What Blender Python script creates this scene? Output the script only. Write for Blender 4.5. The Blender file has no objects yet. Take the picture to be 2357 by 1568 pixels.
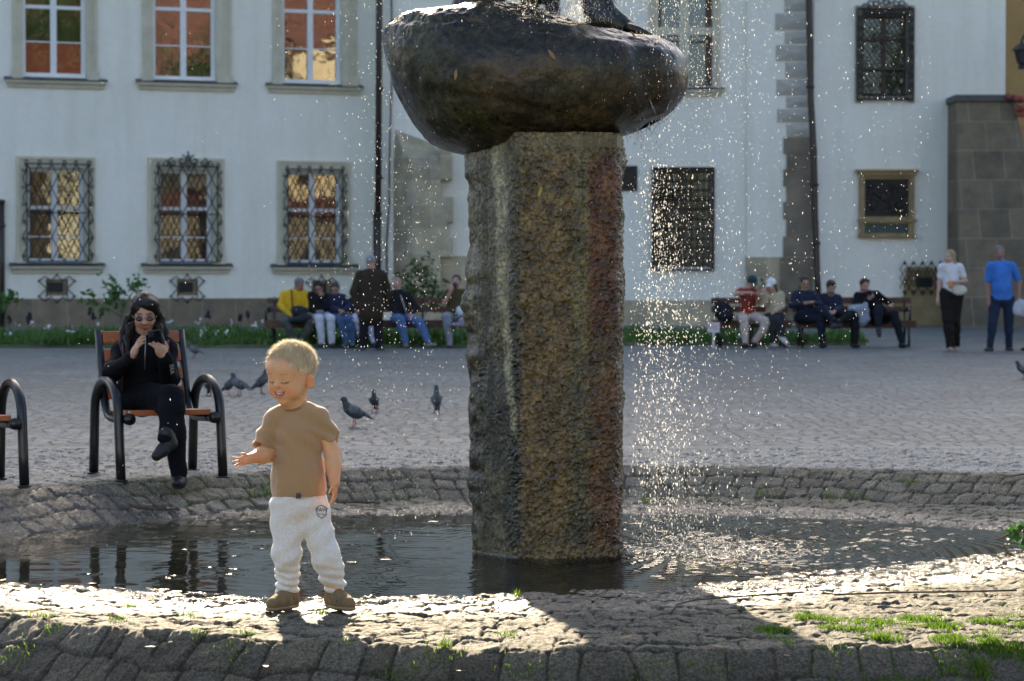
import bpy, math, random
import numpy as np
from mathutils import Vector, Matrix
random.seed(7)
RNG = np.random.default_rng(11)
S = bpy.context.scene
COL = S.collection
R = math.radians

# ------------------------------------------------------------------ camera
CAMH = 1.12
PITCH = R(1.38)
FPX = 5565.0                      # focal length in photo pixels (photo 2357 wide)
cam = bpy.data.cameras.new('camera')
cam_o = bpy.data.objects.new('camera', cam)
COL.objects.link(cam_o)
cam_o.location = (0, 0, CAMH)
cam_o.rotation_euler = (R(90) - PITCH, 0, 0)
cam.sensor_width = 36
cam.lens = 85.0
cam.clip_start = 0.1
cam.clip_end = 3000
cam.dof.use_dof = True
cam.dof.focus_distance = 10.0
cam.dof.aperture_fstop = 5.9
cam.dof.aperture_blades = 9
S.camera = cam_o

# ------------------------------------------------------------------ sky and sun
SUN_EL, SUN_AZ = R(28), R(-8.3)   # azimuth from +Y, negative = to the left
world = bpy.data.worlds.new('World')
S.world = world
world.use_nodes = True
wn = world.node_tree
bg = wn.nodes['Background']
sky = wn.nodes.new('ShaderNodeTexSky')
sky.sky_type = 'NISHITA'
sky.sun_disc = False
sky.sun_elevation = SUN_EL
sky.sun_rotation = SUN_AZ
sky.dust_density = 3.0
sky.air_density = 1.0
sky.ozone_density = 1.0
wn.links.new(sky.outputs[0], bg.inputs[0])
bg.inputs[1].default_value = 0.105
sun = bpy.data.lights.new('sun', 'SUN')
sun.energy = 5.0
sun.angle = R(0.55)
sun.color = (1.0, 0.83, 0.58)
sun_o = bpy.data.objects.new('sun', sun)
COL.objects.link(sun_o)
sdir = Vector((math.sin(SUN_AZ) * math.cos(SUN_EL), math.cos(SUN_AZ) * math.cos(SUN_EL), math.sin(SUN_EL)))
sun_o.rotation_euler = (-sdir).to_track_quat('-Z', 'Y').to_euler()
sun_o.location = (-8, 20, 30)
S.view_settings.view_transform = 'Standard'
S.view_settings.look = 'None'
S.view_settings.exposure = 1.6
S.view_settings.gamma = 1.0
S.cycles.use_denoising = True
S.cycles.max_bounces = 8
S.cycles.transparent_max_bounces = 24
S.cycles.sample_clamp_indirect = 6.0
S.cycles.sample_clamp_direct = 40.0
S.cycles.caustics_reflective = False
S.cycles.caustics_refractive = False

# ------------------------------------------------------------------ helpers
def ray(px, py):
    a = 784.0 - py
    fw = FPX * math.cos(PITCH) + a * math.sin(PITCH)
    up = a * math.cos(PITCH) - FPX * math.sin(PITCH)
    return (px - 1178.5) / fw, up / fw          # dx/dy, dz/dy

def P(px, py, Y):
    kx, kz = ray(px, py)
    return Vector((kx * Y, Y, CAMH + kz * Y))

def G(px, py, z=0.0):
    kx, kz = ray(px, py)
    Y = (z - CAMH) / kz
    return Vector((kx * Y, Y, z))

def tag(o, label=None, cat=None, group=None, kind=None):
    if label: o['label'] = label
    if cat: o['category'] = cat
    if group: o['group'] = group
    if kind: o['kind'] = kind
    return o

def empty(name, loc=(0, 0, 0), rz=0.0, parent=None):
    o = bpy.data.objects.new(name, None)
    COL.objects.link(o)
    o.location = loc
    o.rotation_euler = (0, 0, rz)
    if parent: o.parent = parent
    return o

def link_mesh(name, me, mats, parent=None, smooth=False):
    o = bpy.data.objects.new(name, me)
    COL.objects.link(o)
    if not isinstance(mats, (list, tuple)): mats = [mats]
    for m in mats: me.materials.append(m)
    if parent is not None:
        o.parent = parent
        # vertices are given in world space: cancel the parent's transform
        if parent.get('_w') is None:
            pass
    if smooth: me.polygons.foreach_set('use_smooth', [True] * len(me.polygons))
    return o

class MB:
    """collects shapes, builds ONE mesh"""
    def __init__(s, T=None):
        s.v, s.f, s.m, s.sm, s.T, s.mi, s.smooth = [], [], [], [], T, 0, False
    def add(s, vs, fs):
        b = len(s.v)
        if s.T: vs = [s.T(p) for p in vs]
        s.v += [tuple(p) for p in vs]
        for f in fs:
            s.f.append(tuple(b + i for i in f)); s.m.append(s.mi); s.sm.append(s.smooth)
    def box(s, x0, x1, y0, y1, z0, z1):
        if x0 > x1: x0, x1 = x1, x0
        if y0 > y1: y0, y1 = y1, y0
        if z0 > z1: z0, z1 = z1, z0
        s.add([(x0,y0,z0),(x1,y0,z0),(x1,y1,z0),(x0,y1,z0),(x0,y0,z1),(x1,y0,z1),(x1,y1,z1),(x0,y1,z1)],
              [(0,3,2,1),(4,5,6,7),(0,1,5,4),(1,2,6,5),(2,3,7,6),(3,0,4,7)])
    def quad(s, a, b, c, d): s.add([a, b, c, d], [(0, 1, 2, 3)])
    def prism(s, poly, axis_vec):
        n = len(poly); av = Vector(axis_vec)
        vs = [Vector(p) for p in poly] + [Vector(p) + av for p in poly]
        s.add(vs, [tuple(range(n))[::-1], tuple(range(n, 2 * n))] + [(i, (i + 1) % n, n + (i + 1) % n, n + i) for i in range(n)])
    def tube(s, path, r, n=8, closed=False, cap=True, flat=1.0):
        pts = [Vector(p) for p in path]
        if not isinstance(r, (list, tuple)): r = [r] * len(pts)
        N = len(pts)
        vs, fs = [], []
        up = None
        for i, p in enumerate(pts):
            if closed: d = pts[(i + 1) % N] - pts[i - 1]
            else: d = pts[min(i + 1, N - 1)] - pts[max(i - 1, 0)]
            if d.length < 1e-9: d = Vector((0, 0, 1))
            d.normalize()
            if up is None:
                up = Vector((0, 0, 1)) if abs(d.z) < 0.9 else Vector((0, 1, 0))
            a = up - d * up.dot(d)
            if a.length < 1e-6: a = d.orthogonal()
            a.normalize(); up = a
            b = d.cross(a)
            for k in range(n):
                t = 2 * math.pi * k / n
                vs.append(p + a * (math.cos(t) * r[i]) + b * (math.sin(t) * r[i] * flat))
        M = N if closed else N - 1
        for i in range(M):
            for k in range(n):
                k2 = (k + 1) % n; j = (i + 1) % N
                fs.append((i * n + k, i * n + k2, j * n + k2, j * n + k))
        if cap and not closed:
            fs.append(tuple(range(n))[::-1]); fs.append(tuple(range((N - 1) * n, N * n)))
        s.add(vs, fs)
    def lathe(s, c, prof, n=16):
        c = Vector(c); vs, fs = [], []
        for (r, z) in prof:
            for k in range(n):
                t = 2 * math.pi * k / n
                vs.append((c.x + r * math.cos(t), c.y + r * math.sin(t), c.z + z))
        for i in range(len(prof) - 1):
            for k in range(n):
                k2 = (k + 1) % n
                fs.append((i * n + k, i * n + k2, (i + 1) * n + k2, (i + 1) * n + k))
        fs.append(tuple(range(n))[::-1]); fs.append(tuple(range((len(prof) - 1) * n, len(prof) * n)))
        s.add(vs, fs)
    def ball(s, c, rx, ry=None, rz=None, n=12, m=8):
        ry = rx if ry is None else ry; rz = rx if rz is None else rz
        c = Vector(c); vs, fs = [], []
        vs.append(c + Vector((0, 0, -rz)))
        for i in range(1, m):
            a = -math.pi / 2 + math.pi * i / m
            for k in range(n):
                t = 2 * math.pi * k / n
                vs.append(c + Vector((rx * math.cos(a) * math.cos(t), ry * math.cos(a) * math.sin(t), rz * math.sin(a))))
        vs.append(c + Vector((0, 0, rz)))
        for k in range(n): fs.append((0, 1 + (k + 1) % n, 1 + k))
        for i in range(m - 2):
            for k in range(n):
                fs.append((1 + i * n + k, 1 + i * n + (k + 1) % n, 1 + (i + 1) * n + (k + 1) % n, 1 + (i + 1) * n + k))
        L = len(vs) - 1
        for k in range(n): fs.append((L, 1 + (m - 2) * n + k, 1 + (m - 2) * n + (k + 1) % n))
        s.add(vs, fs)
    def build(s, name, mats, parent=None, bevel=0.0):
        me = bpy.data.meshes.new(name)
        me.from_pydata(s.v, [], s.f)
        if not isinstance(mats, (list, tuple)): mats = [mats]
        for m in mats: me.materials.append(m)
        me.polygons.foreach_set('material_index', s.m)
        me.polygons.foreach_set('use_smooth', s.sm)
        me.update()
        o = bpy.data.objects.new(name, me)
        COL.objects.link(o)
        if parent is not None: attach(o, parent)
        if bevel:
            b = o.modifiers.new('bevel', 'BEVEL'); b.width = bevel; b.segments = 2; b.limit_method = 'ANGLE'
        return o

def attach(o, parent):
    """parent o, whose vertices are in world space, keeping it where it is"""
    o.parent = parent
    M = Matrix.Identity(4)
    p = parent
    while p is not None:
        L = Matrix.Translation(p.location) @ p.rotation_euler.to_matrix().to_4x4()
        M = L @ M
        p = p.parent
    # M is the parent's world matrix (no scaling used anywhere)
    inv = M.inverted()
    o.data.transform(inv)
    return o

def np_mesh(name, V, F, mats, parent=None, smooth=True, attrs=None):
    """V (N,3), F (M,4) arrays"""
    me = bpy.data.meshes.new(name)
    V = np.ascontiguousarray(V, dtype=np.float32); F = np.ascontiguousarray(F, dtype=np.int32)
    k = F.shape[1]
    me.vertices.add(len(V)); me.vertices.foreach_set('co', V.ravel())
    me.loops.add(F.size); me.loops.foreach_set('vertex_index', F.ravel())
    me.polygons.add(len(F))
    me.polygons.foreach_set('loop_start', np.arange(0, F.size, k, dtype=np.int32))
    me.polygons.foreach_set('loop_total', np.full(len(F), k, dtype=np.int32))
    me.polygons.foreach_set('use_smooth', np.full(len(F), smooth, dtype=bool))
    if attrs:
        for an, arr in attrs.items():
            if arr.ndim == 2:
                a = me.color_attributes.new(an, 'FLOAT_COLOR', 'POINT')
                c = np.ones((len(V), 4), dtype=np.float32); c[:, :arr.shape[1]] = arr
                a.data.foreach_set('color', c.ravel())
            else:
                a = me.attributes.new(an, 'FLOAT', 'POINT')
                a.data.foreach_set('value', arr.astype(np.float32).ravel())
    me.update(calc_edges=True)
    me.validate()
    if not isinstance(mats, (list, tuple)): mats = [mats]
    for m in mats: me.materials.append(m)
    o = bpy.data.objects.new(name, me)
    COL.objects.link(o)
    if parent is not None: attach(o, parent)
    return o

def grid_faces(nx, ny):
    i = np.arange(nx - 1)[None, :] + np.arange(ny - 1)[:, None] * nx
    return np.stack([i, i + 1, i + 1 + nx, i + nx], -1).reshape(-1, 4)

def smoothstep(a, b, x):
    t = np.clip((x - a) / (b - a), 0, 1)
    return t * t * (3 - 2 * t)

def _h(i, j, k, seed):
    n = (i.astype(np.int64) * 374761393 + j.astype(np.int64) * 668265263 + k.astype(np.int64) * 2147483647 + seed * 974711) & 0xffffffff
    n = ((n ^ (n >> 13)) * 1274126177) & 0xffffffff
    n = ((n ^ (n >> 16)) * 2246822519) & 0xffffffff
    return ((n ^ (n >> 15)) & 0xffffff) / float(0xffffff)

def vnoise(x, y, z=None, seed=0):
    if z is None: z = np.zeros_like(x)
    xi, yi, zi = np.floor(x), np.floor(y), np.floor(z)
    fx, fy, fz = x - xi, y - yi, z - zi
    fx, fy, fz = fx*fx*(3-2*fx), fy*fy*(3-2*fy), fz*fz*(3-2*fz)
    r = 0
    for a in (0, 1):
        for b in (0, 1):
            for c in (0, 1):
                w = (fx if a else 1 - fx) * (fy if b else 1 - fy) * (fz if c else 1 - fz)
                r = r + w * _h(xi + a, yi + b, zi + c, seed)
    return r * 2 - 1

def fbm(x, y, z=None, seed=0, oct=4):
    r, a, s = 0, 1.0, 1.0
    for o in range(oct):
        r = r + a * vnoise(x * s, y * s, None if z is None else z * s, seed + o * 17)
        a *= 0.5; s *= 2.07
    return r

# ------------------------------------------------------------------ materials
class NT:
    def __init__(s, name):
        s.mat = bpy.data.materials.new(name); s.mat.use_nodes = True
        s.nt = s.mat.node_tree; s.b = s.nt.nodes['Principled BSDF']; s.out = s.nt.nodes['Material Output']
    def n(s, t, **kw):
        nd = s.nt.nodes.new('ShaderNode' + t)
        for k, v in kw.items():
            if k.startswith('i_'):
                key = k[2:]
                key = int(key) if key.isdigit() else key
                nd.inputs[key].default_value = v
            else: setattr(nd, k, v)
        return nd
    def l(s, a, b): s.nt.links.new(a, b)
    def noise(s, scale, detail=4, rough=0.6, vec=None, dist=0.0):
        nd = s.n('TexNoise'); nd.inputs['Scale'].default_value = scale
        nd.inputs['Detail'].default_value = detail; nd.inputs['Roughness'].default_value = rough
        nd.inputs['Distortion'].default_value = dist
        if vec is not None: s.l(vec, nd.inputs['Vector'])
        return nd
    def ramp(s, src, stops):
        nd = s.n('ValToRGB')
        e = nd.color_ramp.elements
        while len(e) < len(stops): e.new(0.5)
        for i, (p, c) in enumerate(stops):
            e[i].position = p; e[i].color = (*c, 1) if len(c) == 3 else c
        s.l(src, nd.inputs[0])
        return nd
    def coord(s, kind='Object', scale=(1, 1, 1)):
        tc = s.n('TexCoord'); mp = s.n('Mapping'); mp.inputs['Scale'].default_value = scale
        s.l(tc.outputs[kind], mp.inputs[0]); return mp.outputs[0]
    def bump(s, h, strength=0.3, dist=0.01, normal=None):
        nd = s.n('Bump'); nd.inputs['Strength'].default_value = strength; nd.inputs['Distance'].default_value = dist
        s.l(h, nd.inputs['Height'])
        if normal is not None: s.l(normal, nd.inputs['Normal'])
        return nd.outputs[0]
    def mix(s, fac, a, b, mode='MIX'):
        nd = s.n('Mix', data_type='RGBA', blend_type=mode)
        for v, k in ((fac, 0), (a, 6), (b, 7)):
            if isinstance(v, (int, float)): nd.inputs[k].default_value = v
            elif isinstance(v, tuple): nd.inputs[k].default_value = (*v, 1) if len(v) == 3 else v
            else: s.l(v, nd.inputs[k])
        return nd.outputs[2]
    def math(s, op, a, b=0.0, clamp=False):
        nd = s.n('Math', operation=op); nd.use_clamp = clamp
        for v, k in ((a, 0), (b, 1)):
            if isinstance(v, (int, float)): nd.inputs[k].default_value = v
            else: s.l(v, nd.inputs[k])
        return nd.outputs[0]

def simple(name, color, rough=0.6, var=0.15, scale=8.0, bump=0.0, bscale=60.0, metallic=0.0, spec=0.5, sheen=0.0, sss=0.0, coat=0.0, bdist=0.004):
    m = NT(name)
    vec = m.coord('Object')
    nz = m.noise(scale, 5, 0.6, vec)
    c = color
    rp = m.ramp(nz.outputs['Fac'], [(0.3, tuple(x * (1 - var) for x in c)), (0.7, tuple(min(1, x * (1 + var)) for x in c))])
    m.l(rp.outputs[0], m.b.inputs['Base Color'])
    m.b.inputs['Roughness'].default_value = rough
    m.b.inputs['Metallic'].default_value = metallic
    m.b.inputs['Specular IOR Level'].default_value = spec
    if sheen: m.b.inputs['Sheen Weight'].default_value = sheen
    if coat: m.b.inputs['Coat Weight'].default_value = coat; m.b.inputs['Coat Roughness'].default_value = 0.15
    if sss:
        m.b.inputs['Subsurface Weight'].default_value = sss
        m.b.inputs['Subsurface Radius'].default_value = (0.02, 0.007, 0.004)
        m.b.inputs['Subsurface Scale'].default_value = 0.6
    if bump:
        n2 = m.noise(bscale, 5, 0.65, vec)
        m.l(m.bump(n2.outputs['Fac'], bump, bdist), m.b.inputs['Normal'])
    return m.mat

def leaf_mat(name, c1, c2, trans=0.45):
    m = NT(name)
    geo = m.n('NewGeometry')
    rp = m.ramp(geo.outputs['Random Per Island'], [(0.0, c1), (1.0, c2)])
    m.l(rp.outputs[0], m.b.inputs['Base Color']); m.b.inputs['Roughness'].default_value = 0.45
    tr = m.n('BsdfTranslucent'); m.l(rp.outputs[0], tr.inputs[0])
    mx = m.n('MixShader'); mx.inputs[0].default_value = trans
    m.l(m.b.outputs[0], mx.inputs[1]); m.l(tr.outputs[0], mx.inputs[2]); m.l(mx.outputs[0], m.out.inputs[0])
    return m.mat

def attr_mat(name, rough=0.5, bump=0.0, bscale=100, sss=0.0, spec=0.5, bdist=0.002, fine=0.0):
    """base colour from the mesh's Col attribute"""
    m = NT(name)
    a = m.n('Attribute', attribute_name='Col')
    src = a.outputs['Color']
    if fine:
        nz = m.noise(bscale, 4, 0.7, m.coord('Object'))
        rp = m.ramp(nz.outputs['Fac'], [(0.3, (1 - fine,) * 3), (0.7, (1 + fine,) * 3)])
        src = m.mix(1.0, src, rp.outputs[0], 'MULTIPLY')
    m.l(src, m.b.inputs['Base Color'])
    m.b.inputs['Roughness'].default_value = rough
    m.b.inputs['Specular IOR Level'].default_value = spec
    if sss:
        m.b.inputs['Subsurface Weight'].default_value = sss
        m.b.inputs['Subsurface Radius'].default_value = (0.02, 0.006, 0.003)
        m.b.inputs['Subsurface Scale'].default_value = 0.5
    if bump:
        n2 = m.noise(bscale, 5, 0.65, m.coord('Object'))
        m.l(m.bump(n2.outputs['Fac'], bump, bdist), m.b.inputs['Normal'])
    return m.mat
# ================================================================== THE GROUND
WATER_Z = -0.19
POND = np.array([(-2.22,10.49),(-1.04,10.01),(0.0,10.1),(0.46,10.27),(0.99,10.57),(1.63,11.05),(2.52,11.75),(3.2,12.1),
                 (2.75,12.6),(1.9,13.3),(1.27,13.55),(0.0,13.62),(-1.3,13.5),(-2.1,13.05),(-2.69,12.68),(-3.3,11.8),(-3.1,10.9)])

def sd_pond(x, y):
    d = np.full(x.shape, 1e9); inside = np.zeros(x.shape, bool)
    n = len(POND)
    for i in range(n):
        ax, ay = POND[i]; bx, by = POND[(i + 1) % n]
        ex, ey = bx - ax, by - ay
        wx, wy = x - ax, y - ay
        t = np.clip((wx * ex + wy * ey) / (ex * ex + ey * ey), 0, 1)
        d = np.minimum(d, np.hypot(wx - ex * t, wy - ey * t))
        c = ((ay > y) != (by > y)) & (x < (bx - ax) * (y - ay) / (by - ay + 1e-12) + ax)
        inside ^= c
    return np.where(inside, -d, d)

def ell(x, y):
    dx, dy = (x - 0.6) / 3.7, (y - 11.5) / 3.15
    rr = np.sqrt(dx * dx + dy * dy) + 1e-9
    return dx, dy, rr, (rr - 1) * 3.3

def base_z(x, y, sd=None):
    x = np.asarray(x, float); y = np.asarray(y, float)
    if sd is None: sd = sd_pond(x, y)
    dx, dy, rr, s = ell(x, y)
    t = smoothstep(-0.35, 0.35, dy)
    front = -0.15 - np.clip(s, 0, 0.42) * 0.78
    zout = front * (1 - t) + 0.0 * t
    kk = 0.028 * (1 - t) + 0.05 * t
    zin = np.where(sd > 0, WATER_Z + sd * kk, WATER_Z + np.maximum(sd * 0.1, -0.035))
    w = np.clip((s + 0.33) / 0.33, 0, 1)
    z = zin * (1 - w) + zout * w
    return z

def ground_hit(px, py, y0=7.0, y1=30.0):
    Y = np.arange(y0, y1, 0.01); kx, kz = ray(px, py)
    d = CAMH + kz * Y - base_z(kx * Y, Y)
    i = int(np.argmax(d <= 0)) if (d <= 0).any() else len(Y) - 1
    return Vector((kx * Y[i], Y[i], CAMH + kz * Y[i]))
def ground_at(x, y): return float(base_z(np.array([x]), np.array([y]))[0])

def cobbles(x, y, s, dx, dy, seed=3):
    """stone pattern in rings around the fountain: height, stone tone, edge distance"""
    wx = fbm(x * 3.1, y * 3.1, None, seed, 2) * 0.028 + vnoise(x * 11, y * 11, None, seed + 5) * 0.013
    wy = fbm(x * 3.3 + 9, y * 3.3, None, seed + 2, 2) * 0.028 + vnoise(x * 10 + 4, y * 12, None, seed + 6) * 0.012
    rh = np.where(dy > 0, 0.105, 0.125); cw = np.where(dy > 0, 0.122, 0.15)
    v = (s + wy) / rh
    row = np.floor(v); fv = v - row
    Rr = np.maximum(0.3, 3.3 + row * rh)
    ang = np.arctan2(dy, dx)
    th = np.linspace(-np.pi, np.pi, 721); ds = np.hypot(3.7 * np.sin(th), 3.15 * np.cos(th)); cum = np.concatenate([[0], np.cumsum((ds[1:] + ds[:-1]) / 2)]); cum = cum / cum[-1] * 2 * np.pi - np.pi
    ang = np.interp(ang, th, cum)
    cnt = np.round(2 * np.pi * Rr / cw)
    u = (ang / (2 * np.pi)) * cnt + _h(row, row * 0, row * 0, 5) * 7 + wx / cw
    cu = np.floor(u); fu = u - cu
    # uneven stone widths
    j = (_h(cu, row, row * 0, 8) - 0.5) * 0.4
    j2 = (_h(cu + 1, row, row * 0, 8) - 0.5) * 0.4
    w = 1 - j + j2
    fu2 = (fu - j)
    cell = np.where(fu2 < 0, cu - 1, np.where(fu2 > w, cu + 1, cu))
    eu = np.minimum(np.abs(fu2), np.abs(w - fu2)) * cw
    ev = np.minimum(fv, 1 - fv) * rh
    e = np.minimum(eu, ev) + vnoise(x * 45, y * 45, None, 31) * 0.0022
    # rounded corners
    k = 0.02
    e = e - np.clip(k - np.maximum(eu, ev), 0, k) * 0.35
    hs = (_h(cell, row, row * 0, 21) - 0.5)
    tx = (_h(cell, row, row * 0, 22) - 0.5); ty = (_h(cell, row, row * 0, 23) - 0.5)
    dome = smoothstep(0.0005, 0.010, e)
    h = dome * 0.0125 + (hs * 0.008 + ((fu2 - 0.5) * tx * 0.018 + (fv - 0.5) * ty * 0.018) * dome) * (0.6 + 0.4 * (dy < 0))
    tone = _h(cell, row, row * 0, 24)
    return h, tone, e

def build_near_ground():
    x0, x1, y0, y1 = -4.5, 4.5, 6.5, 16.5
    nx, ny = 1050, 1000
    # denser near the camera
    gy = np.exp(np.linspace(math.log(y0), math.log(y1), ny))
    gx = np.linspace(x0, x1, nx)
    gx = np.sign(gx) * (np.abs(gx) / 4.5) ** 1.18 * 4.5
    X, Y = np.meshgrid(gx, gy)
    x, y = X.ravel(), Y.ravel()
    sd = sd_pond(x, y)
    dx, dy, rr, s = ell(x, y)
    z = base_z(x, y, sd)
    h, tone, e = cobbles(x, y, s, dx, dy)
    rough = fbm(x * 34, y * 34, None, 40, 4) * 0.0055 - np.abs(fbm(x * 15, y * 15, None, 41, 2)) * 0.003 + fbm(x * 9, y * 9, None, 45, 2) * 0.004 + np.abs(vnoise(x*70, y*70, None, 48)) * 0.002
    edge = np.minimum(np.minimum(x - x0, x1 - x), np.minimum(y - y0, y1 - y))
    fade = smoothstep(0.0, 0.3, edge)
    z = z + ((h - 0.012) + rough * smoothstep(0, 0.012, e)) * fade
    # the water laps over the stones: low stones near the brim are drowned
    wetr = sd + fbm(x * 2.5, y * 2.5, None, 60, 3) * 0.12
    ext = np.where((x > 0.3) & (y < 12), 0.95, 0.42)
    extl = np.where(y < 10.6, 1.0, 0.0)
    wet = 1 - smoothstep(ext * 0.35, ext, wetr)
    wet = np.maximum(wet, extl * 0.5 * (1 - smoothstep(0.3, 1.0, wetr)))
    gap = 1 - smoothstep(0.001, 0.008, e)
    t2 = 0.72 + 0.5 * tone
    t2 = t2 * (1.0 - 0.30 * smoothstep(-0.02, 0.12, s) * (dy < 0)) * np.where(dy < 0, 0.84, 1.12)  # shade of the outer front face deepened in colour; sunlit front half toned down
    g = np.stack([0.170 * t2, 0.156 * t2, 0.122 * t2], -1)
    warm = _h(np.floor(tone * 997), tone * 0, tone * 0, 3)[:, None]
    g = g * (1 - warm * np.array([[0.0, 0.05, 0.14]]))
    soil = np.array([[0.045, 0.036, 0.024]])
    pol = smoothstep(0.02, 0.25, s) * (dy > -0.1)
    g = g * (1 + (np.array([[0.86, 1.10, 1.44]]) - 1) * pol[:, None])
    gap = gap * (1 - 0.45 * pol)
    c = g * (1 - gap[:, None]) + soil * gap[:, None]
    moss = smoothstep(0.1, 0.55, fbm(x * 1.6, y * 1.6, None, 77, 3) + np.where((x > 0.9) & (y < 9.6), 0.35, -0.15)) * smoothstep(0.35, 1.0, gap + 0.25 * vnoise(x * 14, y * 14, None, 78))
    c = c * (1 - moss[:, None]) + np.array([[0.05, 0.10, 0.012]]) * moss[:, None]
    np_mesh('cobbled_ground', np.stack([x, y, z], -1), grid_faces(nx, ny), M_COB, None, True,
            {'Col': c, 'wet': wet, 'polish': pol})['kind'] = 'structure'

def make_cob():
    m = NT('cobble_stone')
    a = m.n('Attribute', attribute_name='Col'); w = m.n('Attribute', attribute_name='wet')
    vec = m.coord('Object')
    n1 = m.noise(90, 6, 0.75, vec)
    rp = m.ramp(n1.outputs['Fac'], [(0.38, (0.45, 0.45, 0.45)), (0.5, (1, 1, 1)), (0.62, (1.8, 1.78, 1.72))])
    c = m.mix(1.0, a.outputs['Color'], rp.outputs[0], 'MULTIPLY')
    dark = m.mix(1.0, c, (0.5, 0.48, 0.45), 'MULTIPLY')
    m.l(m.mix(w.outputs['Fac'], c, dark), m.b.inputs['Base Color'])
    r = m.n('MapRange'); m.l(w.outputs['Fac'], r.inputs[0]); r.inputs[3].default_value = 0.68; r.inputs[4].default_value = 0.15
    r2 = m.n('MapRange'); m.l(w.outputs['Fac'], r2.inputs[0]); r2.inputs[3].default_value = 0.22; r2.inputs[4].default_value = 0.8; po = m.n('Attribute', attribute_name='polish'); m.l(m.math('ADD', r2.outputs[0], m.math('MULTIPLY', po.outputs['Fac'], 0.45)), m.b.inputs['Specular IOR Level'])
    n3 = m.noise(25, 3, 0.6, vec)
    rr = m.math('ADD', m.math('SUBTRACT', r.outputs[0], m.math('MULTIPLY', po.outputs['Fac'], 0.28)), m.math('MULTIPLY', m.math('SUBTRACT', n3.outputs['Fac'], 0.5), 0.22), True)
    m.l(rr, m.b.inputs['Roughness'])
    n2 = m.noise(130, 7, 0.78, vec)
    m.l(m.bump(n2.outputs['Fac'], 0.9, 0.009), m.b.inputs['Normal'])
    return m.mat

def make_plaza():
    """small setts seen from far: voronoi cells squashed by nothing, real size"""
    m = NT('plaza_setts')
    vec = m.coord('Object')
    nzw = m.noise(1.3, 2, 0.5, vec)
    warp = m.n('VectorMath', operation='MULTIPLY_ADD')
    m.l(nzw.outputs['Color'], warp.inputs[0]); warp.inputs[1].default_value = (0.35, 0.35, 0); m.l(vec, warp.inputs[2])
    vo = m.n('TexVoronoi', feature='DISTANCE_TO_EDGE'); vo.inputs['Scale'].default_value = 7.6; vo.inputs['Randomness'].default_value = 0.55
    vc = m.n('TexVoronoi', feature='F1'); vc.inputs['Scale'].default_value = 7.6; vc.inputs['Randomness'].default_value = 0.55
    m.l(warp.outputs[0], vo.inputs['Vector']); m.l(warp.outputs[0], vc.inputs['Vector'])
    tone = m.ramp(vc.outputs['Color'], [(0.0, (0.092, 0.110, 0.115)), (0.5, (0.132, 0.158, 0.166)), (1.0, (0.205, 0.24, 0.25))])
    gap = m.ramp(vo.outputs['Distance'], [(0.02, (0.35, 0.33, 0.3)), (0.10, (1, 1, 1))])
    n1 = m.noise(0.55, 4, 0.6, vec); n2 = m.noise(45, 5, 0.7, vec)
    pat = m.ramp(n1.outputs['Fac'], [(0.36, (0.70, 0.71, 0.73)), (0.64, (1.2, 1.19, 1.17))])
    fin = m.ramp(n2.outputs['Fac'], [(0.4, (0.65, 0.65, 0.65)), (0.6, (1.35, 1.35, 1.35))])
    c = m.mix(1.0, tone.outputs[0], gap.outputs[0], 'MULTIPLY')
    c = m.mix(1.0, c, pat.outputs[0], 'MULTIPLY'); c = m.mix(1.0, c, fin.outputs[0], 'MULTIPLY')
    m.l(c, m.b.inputs['Base Color'])
    m.b.inputs['Specular IOR Level'].default_value = 0.7
    m.b.inputs['Roughness'].default_value = 0.42
    hs = m.ramp(vo.outputs['Distance'], [(0.0, (0, 0, 0)), (0.12, (1, 1, 1))])
    tilt = m.math('ADD', hs.outputs[0], m.math('MULTIPLY', n2.outputs['Fac'], 0.35))
    tilt = m.math('ADD', tilt, m.math('MULTIPLY', m.noise(5.0, 2, 0.5, vec).outputs['Fac'], 2.2))
    m.l(m.bump(tilt, 1.0, 0.022), m.b.inputs['Normal'])
    return m.mat

def build_far_ground():
    xs = np.concatenate([[-1500, -400, -120, -60], np.arange(-30, -4.5, 0.75), np.linspace(-4.5, 4.5, 13), np.arange(5.25, 30.1, 0.75), [60, 120, 400, 1500]])
    ys = np.concatenate([[-1500, -400, -100, -40, -10], np.arange(0, 6.5, 0.5), np.linspace(6.5, 16.5, 21), np.arange(17.5, 60, 1.5), [75, 120, 400, 1500]])
    X, Y = np.meshgrid(xs, ys)
    x, y = X.ravel(), Y.ravel()
    z = base_z(x, y)
    F = grid_faces(len(xs), len(ys))
    cx = x[F].mean(1); cy = y[F].mean(1)
    keep = ~((cx > -4.5) & (cx < 4.5) & (cy > 6.5) & (cy < 16.5))
    o = np_mesh('plaza_ground', np.stack([x, y, z], -1), F[keep], M_PLAZA, None, True)
    o['kind'] = 'structure'

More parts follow.
